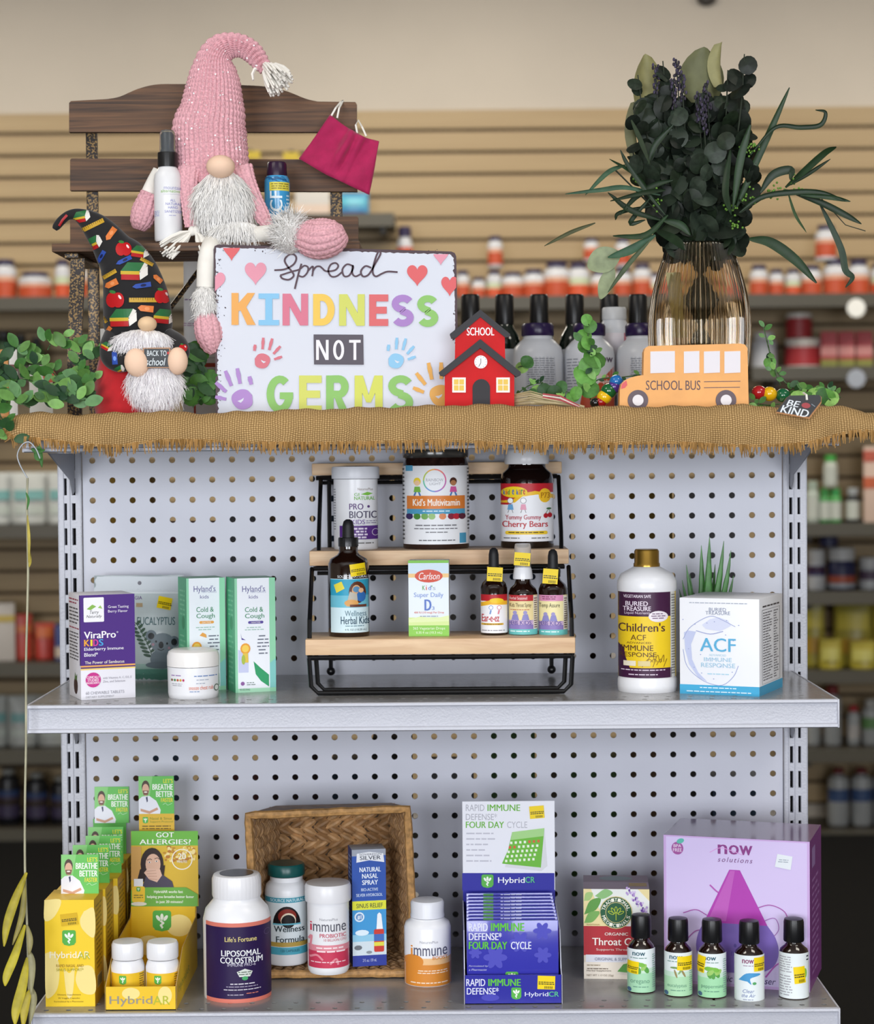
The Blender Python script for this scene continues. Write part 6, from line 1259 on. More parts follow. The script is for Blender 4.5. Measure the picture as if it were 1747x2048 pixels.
a = Art(947, 710, 975, 738); a.line([(961, 717), (961, 726), (957, 733)], 1.2, '#3a3a40')
for k in range(12): q = k * PI / 6; a.line([(961 + 10 * math.cos(q), 724 + 10 * math.sin(q)), (961 + 11.6 * math.cos(q), 724 + 11.6 * math.sin(q))], .8, '#3a3a40')
pm_ = lambda Y, d=0: (lambda px, py, o: Vector((at(px, py, Y).x, Y - d - o, at(px, py, Y).z)))
a.build('clock_hands', pm_(YH, .0012), ck)
for x0 in (904, 992):
    w = slab([(x0, 755), (x0 + 27, 755), (x0 + 27, 785), (x0, 785)], YH - .0012, YH + .001, mat('#ece8e0', .5), 'window', sh, .0008)
    for i in (0, 1):
        for j in (0, 1): slab([(x0 + 3.4 + i * 10.8, 758.6 + j * 12), (x0 + 12.6 + i * 10.8, 758.6 + j * 12), (x0 + 12.6 + i * 10.8, 769 + j * 12), (x0 + 3.4 + i * 10.8, 769 + j * 12)], YH - .0016, YH - .0010, mat('#e0bc4a', .5), 'pane', w, 0)
a = Art(930, 650, 992, 675); a.text('SCHOOL', 933, 655, 988, 671, '#f0f0f2', .025); a.build('lettering', pm_(YH), sh)
# ---------------- bus
YU = -.252; bu = thing('school_bus_block', 'pale orange wooden school bus cutout standing before the vase', 'decoration', (0, 0, 0)); m_or = mat('#e3a45c', .5, var=.05, scale=50)
out = [(1238, 828), (1239, 780)] + [tuple(p) for p in catmull([(1242, 768), (1252, 759), (1268, 753), (1286, 750)], 3)] + [(1287, 704), (1290, 696), (1296, 692), (1480, 687), (1489, 689), (1494, 696), (1497, 828)]
slab(out, YU, YU + .020, m_or, 'bus_body', bu, .0015, ZC)
for x0, x1 in ((1300, 1349), (1367, 1398), (1407, 1439), (1448, 1480)): slab([(x0, 703), (x1, 702), (x1, 745), (x0, 746.5)], YU - .0006, YU + .0006, mat('#dcd8de', .5), 'window', bu, 0)
for cx in (1275, 1451):
    for r_, c_, d_, nm in ((20.5, '#5a4a52', .0012, 'wheel'), (11, '#dedade', .002, 'hubcap')):
        p = at(cx, 800.5, YU); m = MB(); m.lathe([(r_ * S(YU), 0), (r_ * S(YU), d_)], mat(c_, .5), 30); m.v = [(v[0] + p.x, YU - v[2], max(v[1] + p.z, ZC)) for v in m.v]; m.obj(nm, bu)
a = Art(1238, 687, 1497, 828); a.text('SCHOOL BUS', 1291, 761, 1400, 780, '#5a4044', .012).line([(1407, 763.5), (1480, 762.5)], 1.6, '#6a4c4a').line([(1407, 775.5), (1479, 774.5)], 1.6, '#6a4c4a').poly([(1252, 760.5), (1254, 770), (1249, 776), (1241, 778), (1243, 768)], '#d2555a'); a.build('lettering', pm_(YU), bu)
# ---------------- back-to-school gnome
YA = -.205; sgn = thing('school_gnome', 'plush gnome in a black school-print hat holding a tiny chalkboard', 'plush gnome', (0, 0, 0))
m_pr = mat('#141316', .85, sheen=.2); m_rd = mat('#b40f1b', .85, var=.08, scale=120, sheen=.4); m_bl = (mat('#fdfbfc', .85, spec=.1), mat('#e6e2e6', .85, spec=.1))
hb = MB(); hb.grid(sweep(px_secs([(276, 672, 60), (276, 655, 68), (275, 630, 68), (272, 600, 66), (266, 570, 61), (258, 545, 56), (244, 520, 50), (228, 500, 41), (214, 480, 35), (200, 463, 31), (186, 449, 26), (170, 437, 19), (152, 429, 12), (136, 431, 9), (123, 441, 9), (113, 453, 8), (109, 459, 5)], YA), 64, 120, .8), m_pr, True); hb.obj('printed_hat', sgn, smooth=180)
bd_ = MB(); c = at(268, 765, YA + .005); c.z = (at(268, 690, YA).z + ZC) / 2; bd_.grid(sweep([(c.x, YA + .005, ZC, 62 * S(YA)), (c.x - .001, YA + .005, ZC + .006, 74 * S(YA)), (c.x - .001, YA + .005, ZC + .028, 79 * S(YA)), (c.x, YA + .005, ZC + .055, 76 * S(YA)), (c.x, YA + .005, ZC + .085, 62 * S(YA)), (c.x, YA + .005, ZC + .105, 40 * S(YA))], 40, 50, .85), m_rd, True); bd_.obj('body', sgn, smooth=180)
def sg_limb(secs, mt, nm, Y=YA, dep=.95):
    m = MB(); m.grid(sweep(px_secs(secs, Y), 32, 40, dep), mt, True); m.obj(nm, sgn, smooth=180); return m
armL = sg_limb([(222, 668, 14, -.01), (217, 692, 17, -.028), (222, 714, 20, -.04), (238, 724, 20, -.046), (254, 724, 18, -.05)], m_pr, 'arm'); armR = sg_limb([(338, 668, 12, -.01), (355, 685, 17, -.028), (362, 703, 17, -.04), (360, 716, 14, -.046)], m_pr, 'arm')
m = MB(); m.ell(at(273, 725, YA - .056), (24 * S(YA), .011, 28 * S(YA)), m_skin, 24, 16, Matrix.Rotation(-.15, 3, 'Y')); m.obj('hand', sgn); m = MB(); m.ell(at(355, 722, YA - .056), (20 * S(YA), .011, 27 * S(YA)), m_skin, 24, 16); m.obj('hand', sgn)
m = MB(); m.ell(at(294.5, 648, YA - .046), (18.5 * S(YA), .013, 15 * S(YA)), mat('#e6c49c', .8), 24, 16); m.obj('nose', sgn)
beard('moustache', sgn, 286, 682, 57, 24, YA - .040, .016, 650, .016, .0004, m_bl, 5, (0, -.3, -.55)); beard('beard', sgn, 312, 765, 52, 42, YA - .040, .016, 1200, .022, .0004, m_bl, 6, (0.05, -.3, -1)); beard('beard', sgn, 272, 760, 20, 26, YA - .043, .006, 160, .020, .0003, m_bl, 7, (.15, -.3, -.9), base=False)
cb = MB(); p0, p1 = at(286, 736, YA - .060), at(340, 695, YA - .060); cb.box(p0.x, p1.x, YA - .060, YA - .057, p0.z, p1.z, mat('#b58a6a', .6), .0006); cbo = cb.obj('chalkboard', sgn)
a = Art(286, 695, 340, 736); a.rect(288, 697.5, 338, 734, '#2a3034').up().text('BACK TO', 294, 701, 333, 712, '#d4dce0', .012).text('school', 291, 716, 331, 731, '#d4dce0', .01, .25).ell(336, 706, 2, 3, '#c02a2a', 8); a.build('chalk_lettering', pm_(YA - .060), cbo)
# printed motifs on the cloth
a = Art(100, 415, 385, 760)
def apple(cx, cy, r_): a.ell(cx - r_ * .35, cy, r_ * .72, r_ * .9, '#b8161c', 14).ell(cx + r_ * .35, cy, r_ * .72, r_ * .9, '#b8161c', 14).up().ell(cx + r_ * .55, cy - r_ * .35, r_ * .14, r_ * .3, '#f0d8d8', 8, -.6).ell(cx - r_ * .3, cy - r_ * .95, r_ * .4, r_ * .2, '#3a7a3a', 8, .2); a.l = 1
def ruler(x0, y0, x1, y1, w_):
    a.line([(x0, y0), ((x0 + x1) / 2, (y0 + y1) / 2), (x1, y1)], w_, '#c39a30'); a.up(); L = math.hypot(x1 - x0, y1 - y0); nx, ny = (y1 - y0) / L, -(x1 - x0) / L
    for k in range(1, 12): q = k / 12; x, y = x0 + (x1 - x0) * q, y0 + (y1 - y0) * q; e = w_ * (.1 if k % 2 else -.05); a.line([(x + nx * w_ / 2, y + ny * w_ / 2), (x + nx * e, y + ny * e)], .7, '#3a2a10')
    a.l = 1
def books(cx, cy, s_, rot=0):
    q = lambda u, v: (cx + (u * math.cos(rot) - v * math.sin(rot)) * s_, cy + (u * math.sin(rot) + v * math.cos(rot)) * s_)
    a.poly([q(-1, -.1), q(-.5, -.75), q(.75, -.75), q(.4, -.1)], '#2a6a3c').poly([q(.4, -.1), q(.75, -.75), q(1, -.6), q(.65, .0)], '#d8d4cc').poly([q(-1, -.1), q(.4, -.1), q(.4, .15), q(-1, .15)], '#c8a830').poly([q(-.95, .15), q(.4, .15), q(.4, .55), q(-.95, .55)], '#b01c20').poly([q(.4, .0), q(1, -.5), q(1.02, .15), q(.45, .55)], '#e0dcd6')
def crayon(cx, cy, L, w_, rot, c, c2):
    q = lambda u, v: (cx + u * L * math.cos(rot) - v * w_ * math.sin(rot), cy + u * L * math.sin(rot) + v * w_ * math.cos(rot))
    a.poly([q(-.5, 0), q(-.3, -.45), q(.5, -.5), q(.5, .5), q(-.3, .45)], c).up().ell(*q(.1, 0), L * .16, w_ * .28, c2, 10, rot); a.l = 1
books(163, 435, 17, -.2); ruler(162, 462, 207, 440, 9); books(186, 489, 19, -.45); crayon(221, 468, 30, 12, -.95, '#d8783a', '#e6925a'); apple(247, 498, 15); crayon(201, 515, 30, 9, -1.05, '#2a4aa0', '#141c4a'); books(280, 505, 18, .15); crayon(247, 521, 34, 9, -.45, '#2a4aa0', '#141c4a'); ruler(206, 556, 232, 541, 8); ruler(281, 517, 306, 530, 7); books(268, 545, 27, 0.02); crayon(222, 568, 28, 13, -.45, '#d8783a', '#e6925a'); crayon(283, 571, 38, 10, -.15, '#2a4aa0', '#141c4a'); apple(230, 600, 17); ruler(258, 600, 314, 600, 9); apple(325, 593, 15); crayon(291, 617, 32, 13, .1, '#d8783a', '#e6925a'); books(246, 638, 27, -.02); books(329, 635, 22, .1); crayon(315, 557, 22, 10, .7, '#d8783a', '#e6925a'); ruler(205, 634, 213, 645, 7); crayon(215, 662, 20, 9, -.9, '#d8783a', '#e6925a')
a.line([(118, 452), (125, 440), (134, 430)], 5, '#a81c20')
a.build('cloth_print', onto([hb], .0003), sgn, (5, 1.0), step=.00008); a = Art(100, 415, 385, 760)
crayon(229, 714, 30, 11, 1.5, '#2a4aa0', '#6a94e0'); books(213, 694, 12, .5); books(238, 742, 12, -.5); crayon(256, 712, 14, 8, -.8, '#c83a3a', '#e08a7a'); a.build('cloth_print', onto([armL], .0003), sgn, (5, 1.0), step=.00008); a = Art(100, 415, 385, 760); apple(366, 696, 8); a.build('cloth_print', onto([armR], .0003), sgn, (5, 1.0), step=.00008)
# ---------------- vase and bouquet
YV = -.125; t0 = at(1399, 800, YV); va = thing('glass_vase', 'ribbed amber-tinted glass vase behind the school bus', 'vase', (t0.x, YV, ZC)); s = S(YV); yz = proj((t0.x, YV, ZC))[1]
pr = catmull([(62, yz), (70, yz - 6), (84, 780), (96, 720), (100, 655), (94, 600), (82, 550), (70, 512), (65, 492)], 5); m_gl = mat('#efe0c8', .01, trans=1.0, ior=1.45)
prin = [(w_ - 4.5, max(y, 0) - (6 if i < 4 else 0)) for i, (w_, y) in enumerate(pr)]
m = MB(); m.lathe([(w_ * s, (yz - y) * s) for w_, y in [(.5, yz)] + [tuple(q) for q in pr] + [(pr[-1][0] - 2, pr[-1][1] - 2)] + prin[::-1] + [(.5, prin[0][1])]], m_gl, 240, rib=.028, nrib=60, caps=True); m.obj('glass', va, smooth=60)
bq = thing('bouquet', 'dried bouquet of dark eucalyptus, willow leaves and lavender in the vase', 'bouquet', (0, 0, 0)); r_ = random.Random(21)
def leaf_mesh(nm, mt, kind):
    m = MB()
    if kind == 'round':
        n = 14; ring = []
        for rr, hh in ((.0, .0), (.55, .05), (1.0, .16)):
            ring.append([(rr * math.cos(2 * PI * k / n) * 1.0, hh * (1 + .25 * math.sin(3 * 2 * PI * k / n)) - .1 * (abs(math.cos(2 * PI * k / n)) < .2) * rr, rr * math.sin(2 * PI * k / n) * (1.06 if math.sin(2 * PI * k / n) > 0 else .92)) for k in range(n)])
        m.grid(ring, mt, True)
    else:
        R_ = []
        for k in range(9):
            q = k / 8; w_ = math.sin(PI * (q * .94 + .05)) ** (.9 if kind == 'long' else .7) * (.085 if kind == 'long' else .32); z_ = q
            R_.append([(-w_, -.02 - .12 * math.sin(q * 2), z_), (0, .02 - .12 * math.sin(q * 2), z_), (w_, -.02 - .12 * math.sin(q * 2), z_)])
        m.grid(R_, mt)
    me = m.mesh(nm, 180); return me
LR = [leaf_mesh('leaf', mat(c, .46, var=.4, scale=2, spec=.3), 'round') for c in ('#232d22', '#1a2119', '#2d372d', '#1e291b', '#151c16')]
LG = [leaf_mesh('leaf', mat(c, .55, var=.2, scale=2), 'round') for c in ('#2c4f2a', '#44742f', '#5c9440', '#37632f', '#86b25c')]
LO = [leaf_mesh('leaf', mat(c, .5, var=.2, scale=2, spec=.4), 'oval') for c in ('#2a4f28', '#3f6f30', '#557f3c', '#24432a', '#78a858', '#5f8a58')]
def put_leaf(par, me, p, size, yaw, pitch, roll, nm='leaf'):
    o = bpy.data.objects.new(nm, me); COL.objects.link(o); o.parent = par
    o.matrix_local = Matrix.Translation(p) @ Matrix.Rotation(yaw, 4, 'Z') @ Matrix.Rotation(pitch, 4, 'X') @ Matrix.Rotation(roll, 4, 'Y') @ Matrix.Scale(size, 4); return o
m_stem = mat('#2b3326', .6); sm_ = MB(); tips = [(1268, 205), (1275, 150), (1300, 180), (1325, 122), (1340, 175), (1368, 240), (1392, 150), (1415, 200), (1432, 180), (1455, 140), (1488, 108), (1478, 170), (1500, 250), (1508, 330), (1262, 290), (1295, 260), (1350, 300), (1440, 270), (1400, 330), (1325, 350), (1370, 380), (1465, 370)]
nl = 0
for k, (tx, ty) in enumerate(tips):
    bx = 1399 + (tx - 1385) * .46; dY = r_.uniform(-.05, .045); P = catmull([(bx, 498), (bx + (tx - bx) * .35, 498 + (ty - 498) * .35), (bx + (tx - bx) * .8, 498 + (ty - 498) * .7), (tx, ty)], 6)
    pts = [at(p[0], p[1], YV + dY * (i / len(P)) - .01) for i, p in enumerate(P)]; m = MB(); m.tube(pts, [.0016 - .0009 * i / len(pts) for i in range(len(pts))], m_stem, 5); m.obj('stem', bq)
    nlv = max(8, int((498 - ty) / 24)) + (3 if ty > 230 else 0)
    for i in range(nlv):
        q = (i + .6) / nlv; idx = min(len(P) - 1, int(q * (len(P) - 1))); p = pts[idx]; sz = r_.uniform(17, 30) * s * (1.05 - .35 * q) * (1.0 if r_.random() > .12 else 1.3); nl += 1
        if nl > 298: break
        put_leaf(bq, r_.choice(LR), p + Vector((r_.uniform(-17, 17) * s * (1 - .4 * q), r_.uniform(-.014, .006), r_.uniform(-8, 8) * s)), sz, r_.uniform(-1, 1), r_.uniform(-.9, .7), r_.uniform(0, 6.3))
fm_ = MB()
for k in range(420):
    q = r_.random(); y = 490 - 290 * q; lo, hi = np.interp(y, [160, 300, 400, 500], [1285, 1296, 1322, 1348]), np.interp(y, [160, 300, 400, 500], [1470, 1496, 1470, 1452]); me_ = r_.choice(LR); Mx = Matrix.Translation(at(r_.uniform(lo, hi), y, YV + r_.uniform(-.03, .035))) @ Matrix.Rotation(r_.uniform(-.8, .8), 4, 'Z') @ Matrix.Rotation(r_.uniform(-.8, .6), 4, 'X') @ Matrix.Rotation(r_.uniform(0, 6.3), 4, 'Y') @ Matrix.Scale(r_.uniform(12, 24) * s, 4)
    fm_.add([Mx @ v.co for v in me_.vertices], [tuple(p.vertices) for p in me_.polygons], me_.materials[0])
fm_.obj('filler_foliage', bq, smooth=180, kind='stuff')
for x, y, w_, h_, c, yw in ((1290, 170, 30, 62, '#837f52', -.3), (1408, 150, 46, 56, '#5f6140', .1), (1445, 130, 17, 46, '#8a865a', .7), (1278, 260, 14, 60, '#6a6a48', .8)):
    m = MB(); R_ = []
    for k in range(9):
        q = k / 8; ww = math.sin(PI * min(.97, q * .85 + .1)) ** .6; R_.append([(ww * u * w_ * s, .010 * u * u + .006 * math.sin(q * 3), (q - .5) * 2 * h_ * s * (1 - .08 * abs(u))) for u in (-1, -.5, 0, .5, 1)])
    m.grid(R_, mat(c, .6, var=.15, scale=60)); m.obj('large_leaf', bq, at(x, y, YV - .012), (0, 0, yw), smooth=180)
for x, y in ((1310, 130), (1352, 120), (1362, 145), (1395, 185), (1405, 210), (1345, 160), (1412, 165)):      # lavender spikes
    m = MB(); p0 = at(x + 8, y + 130, YV - .02); p1 = at(x, y, YV - .035); m.tube([p0, p1], .0008, m_stem, 5)
    for k in range(26): q = k / 26; p = p1.lerp(p0, q * .45); m.ell(p + Vector((r_.uniform(-.004, .004), r_.uniform(-.004, .004), 0)), (.0016, .0016, .0024), mat('#2c2633', .7) if k % 3 else mat('#403950', .7), 6, 5)
    m.obj('lavender', bq)
def blade(pts, w_, c, nm='willow_leaf', dy=None, par=bq, Y=YV):
    P = catmull(pts, 6); n = len(P); R_ = []
    for i in range(n):
        q = i / (n - 1); t_ = P[min(i + 1, n - 1)] - P[max(i - 1, 0)]; t_ = t_ / (np.linalg.norm(t_) + 1e-9); nx = np.array([-t_[1], t_[0]]); ww = w_ * math.sin(PI * (q * .93 + .05)) ** .7; d0, d1 = dy if dy else (0, 0); Yq = Y + d0 + (d1 - d0) * q
        a_, b_ = P[i] + nx * ww, P[i] - nx * ww; R_.append([at(a_[0], a_[1], Yq - .0012), at(P[i][0], P[i][1], Yq + .0008), at(b_[0], b_[1], Yq - .0015)])
    m = MB(); m.grid(R_, mat(c, .5, var=.2, scale=80)); return m.obj(nm, par, smooth=180)
dk, dk2 = '#172c16', '#20391e'
B_ = [([(1470, 420), (1500, 350), (1545, 250), (1578, 175)], 7, dk2), ([(1500, 310), (1550, 255), (1600, 255), (1640, 250), (1650, 225), (1630, 220)], 5, dk), ([(1478, 425), (1520, 395), (1580, 385), (1640, 385), (1690, 402)], 6, dk), ([(1520, 385), (1545, 350), (1580, 340), (1580, 360)], 9, dk), ([(1570, 375), (1610, 340), (1650, 305), (1672, 294)], 7, dk2), ([(1580, 370), (1620, 345), (1660, 318)], 4, dk), ([(1590, 388), (1640, 405), (1690, 430), (1722, 448)], 7, dk), ([(1600, 390), (1660, 395), (1700, 403)], 5, dk2), ([(1640, 410), (1660, 450), (1682, 500), (1690, 540), (1704, 555), (1690, 575)], 7, '#2b3d30'), ([(1575, 385), (1590, 430), (1612, 465)], 3, '#3a5236'), ([(1498, 478), (1540, 485), (1590, 520), (1632, 566)], 11, dk2),
      ([(1330, 430), (1290, 380), (1255, 330), (1240, 300)], 5, dk), ([(1310, 400), (1270, 350), (1218, 318)], 4, dk2), ([(1320, 390), (1250, 375), (1200, 380), (1130, 388)], 5, '#3c5c46'), ([(1330, 380), (1290, 385), (1220, 402)], 5, dk), ([(1320, 440), (1260, 420), (1215, 385)], 6, dk), ([(1345, 360), (1310, 370), (1270, 395), (1240, 430)], 6, dk), ([(1250, 330), (1215, 345), (1170, 390)], 5, '#3a5840'), ([(1335, 430), (1290, 470), (1225, 472)], 6, dk2), ([(1190, 446), (1140, 465), (1088, 492)], 4, '#4a4e34'), ([(1310, 410), (1240, 425), (1230, 440)], 4, dk), ([(1300, 395), (1260, 445), (1290, 440)], 5, dk), ([(1310, 470), (1260, 500), (1215, 515)], 9, '#35573f'), ([(1300, 480), (1255, 530), (1215, 585)], 5, '#46543a'), ([(1310, 460), (1350, 480), (1370, 500)], 9, dk), ([(1325, 440), (1360, 450), (1380, 470)], 8, dk2), ([(1500, 250), (1480, 320), (1465, 420)], 8, dk2), ([(1345, 250), (1310, 290), (1295, 330)], 6, dk), ([(1460, 300), (1450, 380), (1462, 430)], 7, dk), ([(1262, 240), (1280, 280), (1300, 330)], 5, '#2f3c2a')]
for i, (p, w_, c) in enumerate(B_): blade(p, w_, c, dy=(-.045 - .01 * (i % 4), -.05 - .012 * (i % 5)))
m = MB(); m.tube([at(1470, 432, YV - .04), at(1520, 400, YV - .05), at(1570, 380, YV - .055), at(1640, 388, YV - .05)], .001, m_stem, 5); m.obj('twig', bq); m = MB(); m.tube([at(1330, 440, YV - .04), at(1280, 390, YV - .05), at(1230, 340, YV - .05)], .001, m_stem, 5); m.obj('twig', bq); m = MB(); m.tube([at(1640, 395, YV - .05), at(1690, 450, YV - .05), at(1730, 462, YV - .05)], .0006, m_stem, 5); m.obj('twig', bq)
m = MB(); m_be = mat('#5e8a2c', .5)
for cx, cy, n, sp in ((1495, 292, 22, 16), (1500, 400, 18, 22), (1545, 385, 16, 18), (1462, 420, 14, 14), (1580, 372, 14, 18), (1470, 455, 12, 12), (1310, 405, 10, 16), (1272, 358, 9, 10)):
    for k in range(n): m.ell(at(cx + r_.gauss(0, sp * .6), cy + r_.gauss(0, sp * .5), YV - .05 - r_.random() * .01), (.0014, .0014, .0014), m_be, 6, 5)
m.obj('berries', bq, kind='stuff')
for pts, w_ in (([(1238, 508), (1205, 520), (1175, 535)], 26), ([(1225, 535), (1212, 565), (1200, 598)], 15)): blade(pts, w_, '#87926f', 'large_leaf', (-.06, -.065))
m = MB()
for k in range(46): q = r_.uniform(-1, 1); m.tube([at(1399 + q * 34, 498, YV + r_.uniform(-.015, .015)), at(1402 - q * 34, 600, YV + r_.uniform(-.015, .015)), at(1400 + q * 30, 700, YV + r_.uniform(-.02, .02)), Vector((t0.x - q * .02, YV + r_.uniform(-.02, .02), ZC + .009))], .0032, mat('#1d2318', .7), 5)
m.obj('stem_bundle', bq, kind='stuff')
m = MB(); R_ = []
for k in range(6): q = k / 5; R_.append([at(1345 + 28 * u + 14 * q, 545 + 130 * q, YV - .035 + .01 * u * u) for u in (-.5, 0, .5)])
m.grid(R_, mat('#8a8256', .6)); m.obj('large_leaf', bq, smooth=180)
# ---------------- leafy garlands, beads, raffia, tag
def sprig(par, path, Y, n, size, meshes, seed, spread=14, dyr=.012):
    r2 = random.Random(seed); P = catmull(path, 8); pts = [at(p[0], p[1], Y + r2.uniform(-.002, .002)) for p in P]; m = MB(); m.tube(pts, .0008, mat('#3f5a34', .6), 5); m.obj('stem', par)
    for i in range(n):
        q = (i + .5) / n; p = P[int(q * (len(P) - 1))]; sg_ = 1 if i % 2 else -1; ss = size * r2.uniform(.7, 1.15) * S(Y)
        c = at(p[0] + r2.uniform(-spread, spread), p[1] + r2.uniform(-spread, spread) * .7, Y + r2.uniform(-dyr, dyr * .4))
        put_leaf(par, r2.choice(meshes), c, ss, r2.uniform(-.6, .6), r2.uniform(-.6, .5), sg_ * r2.uniform(.3, 1.6))
gl = thing('leaf_garland', 'artificial green leaf garland spilling over the left shelf corner', 'garland', (0, 0, 0))
for i, (p, Yk, n) in enumerate((([(-20, 790), (40, 760), (90, 770), (140, 790), (165, 800)], -.245, 20), ([(-10, 830), (20, 800), (60, 815)], -.30, 12), ([(30, 690), (60, 715), (95, 735), (130, 770)], -.225, 12), ([(-25, 740), (0, 730), (40, 760)], -.24, 9), ([(95, 700), (110, 680), (150, 690), (175, 700)], -.22, 9), ([(100, 800), (140, 775), (160, 765), (172, 750)], -.23, 12), ([(-15, 800), (10, 850), (25, 880)], -.315, 9), ([(60, 800), (110, 790), (140, 805), (170, 800)], -.255, 14), ([(150, 760), (170, 720), (190, 700)], -.215, 8))): sprig(gl, p, Yk, int(n * 1.5), 33, LO if i not in (2, 4) else LO[1:], 100 + i, 16)
g2 = thing('leaf_garland', 'dark green garland leaves tucked between school gnome and sign', 'garland', (0, 0, 0))
for i, (p, Yk, n) in enumerate((([(375, 800), (400, 770), (440, 765)], -.185, 14), ([(380, 770), (400, 745), (430, 760)], -.18, 12), ([(378, 740), (385, 715), (400, 705)], -.18, 6), ([(385, 815), (410, 790), (440, 790)], -.182, 10))): sprig(g2, p, Yk, n, 22, LG[:2] + LO[:2] + LO[3:4], 130 + i, 10, .004)
g3 = thing('leaf_garland', 'artificial green leaf garland between schoolhouse and school bus', 'garland', (0, 0, 0))
for i, (p, Yk, n, mm) in enumerate((([(1030, 790), (1060, 770), (1085, 765)], -.205, 9, LO), ([(1070, 785), (1110, 780), (1160, 790)], -.2, 9, LG), ([(1178, 680), (1176, 720), (1180, 760), (1180, 800)], -.195, 24, LO[1:] + LG[1:3]), ([(1170, 700), (1177, 660), (1175, 640)], -.19, 4, LG[1:3]), ([(1165, 790), (1195, 760), (1240, 755), (1280, 750)], -.19, 9, LO), ([(1035, 735), (1050, 730), (1060, 728)], -.2, 3, LG[2:]))): sprig(g3, p, Yk, n, 15 if i != 2 else 22, mm, 150 + i, 9 if i != 2 else 15, .008)
g4 = thing('leaf_garland', 'artificial green leaf garland at the right of the school bus', 'garland', (0, 0, 0))
for i, (p, Yk, n, mm) in enumerate((([(1525, 650), (1535, 690), (1545, 730), (1560, 770)], -.16, 11, LO[1:] + LG[2:3]), ([(1550, 740), (1575, 770), (1600, 780)], -.2, 8, LO), ([(1590, 785), (1620, 775), (1650, 780), (1680, 795)], -.22, 14, LO[1:]), ([(1500, 805), (1530, 810), (1560, 808)], -.235, 8, LO), ([(1600, 795), (1640, 790), (1660, 800)], -.235, 7, LG[1:]))): sprig(g4, p, Yk, n, 17, mm, 170 + i, 9, .006)
def beads(L, Y, nm, lb):
    t = thing(nm, lb, 'bead garland', (0, 0, 0))
    for i, (x, y, r2, c) in enumerate(L): m = MB(); rr = r2 * S(Y); q = at(x, y, Y - i * .0004); q.z = max(q.z, ZC + rr * .98); m.ell((0, 0, 0), (rr, rr, rr * .95), mat(c, .12, coat=.5), 24, 16); m.obj('bead', t, q)
    m = MB(); m.tube([at(x, y, Y) for x, y, _, _ in L], .0008, m_cr, 5); m.obj('string', t)
beads([(1232, 763, 14, '#1f6ab0'), (1228, 774, 14, '#4a2a80'), (1217, 782, 16, '#0f5a2c'), (1208, 794, 15, '#e0b410'), (1201, 804, 12, '#9a1418'), (1190, 806, 11, '#141214')], -.218, 'bead_garland', 'rainbow wooden bead string beside the school bus front')
beads([(1517, 785, 15, '#a81820'), (1538, 788, 15.5, '#e2b010'), (1565, 791, 15, '#0f5a36')], -.226, 'bead_garland', 'red, yellow and green beads behind the kind tag')
ra = thing('raffia_tassel', 'cream raffia tassel with red and white twine beside the schoolhouse', 'tassel', (0, 0, 0)); m = MB()
for k in range(34): y0 = r_.uniform(789, 812); yy = r_.uniform(-3, 3); m.tube([at(1024, y0, YH + .012), at(1060, y0 - 5 + yy, YH + .008 - r_.random() * .02), at(1110, 803 + yy + (y0 - 800) * .4, YH + .004 - r_.random() * .02), at(1168, 814 + yy * .5, YH)], .0007, mat('#c3b591', .8) if k % 3 else mat('#b3a47c', .8), 4)
m.obj('strands', ra, kind='stuff'); m = MB()
for k in range(3): m.tube([at(1085, 788 + k * 3, YH - .01), at(1120, 792 + k * 4, YH - .016), at(1158, 812 + k * 1.5, YH - .008)], .0009, mat('#b04a52', .7) if k != 1 else mat('#e0d4cc', .7), 5)
m.obj('twine', ra)
YT = -.316; tg = thing('kind_tag', 'small black wooden hang tag reading be kind on the burlap edge', 'tag', (0, 0, 0))
slab([(1551, 826), (1573, 795), (1579, 791), (1637, 790), (1642, 794), (1642, 806), (1618, 838)], YT - .012, YT - .0085, mat('#b07a48', .6), 'wood_tag', tg, .0004)
slab([(1552, 823), (1574, 794), (1580, 791), (1637, 790), (1641, 794), (1641, 803), (1617, 834)], YT - .0126, YT - .0119, mat('#17171a', .5), 'black_face', tg, 0)
a = Art(1550, 788, 1645, 840); a.text('BE', 1572, 801, 1600, 813, '#dfe4ea', .03, .25, rot=.16).text('KIND', 1560, 815, 1617, 830, '#dfe4ea', .03, .2, rot=.2).ell(1611, 811, 9, 5.5, '#9c2a30', 14, .1).line([(1622, 808), (1629, 813)], 1.2, '#8a94a0'); a.build('lettering', pm_(YT - .0126), tg)
m = MB(); m.tube([at(1613, 800, YT - .014), at(1612, 790, YT - .013), at(1606, 786, YT)], .0012, m_cr, 5); m.obj('string', tg)
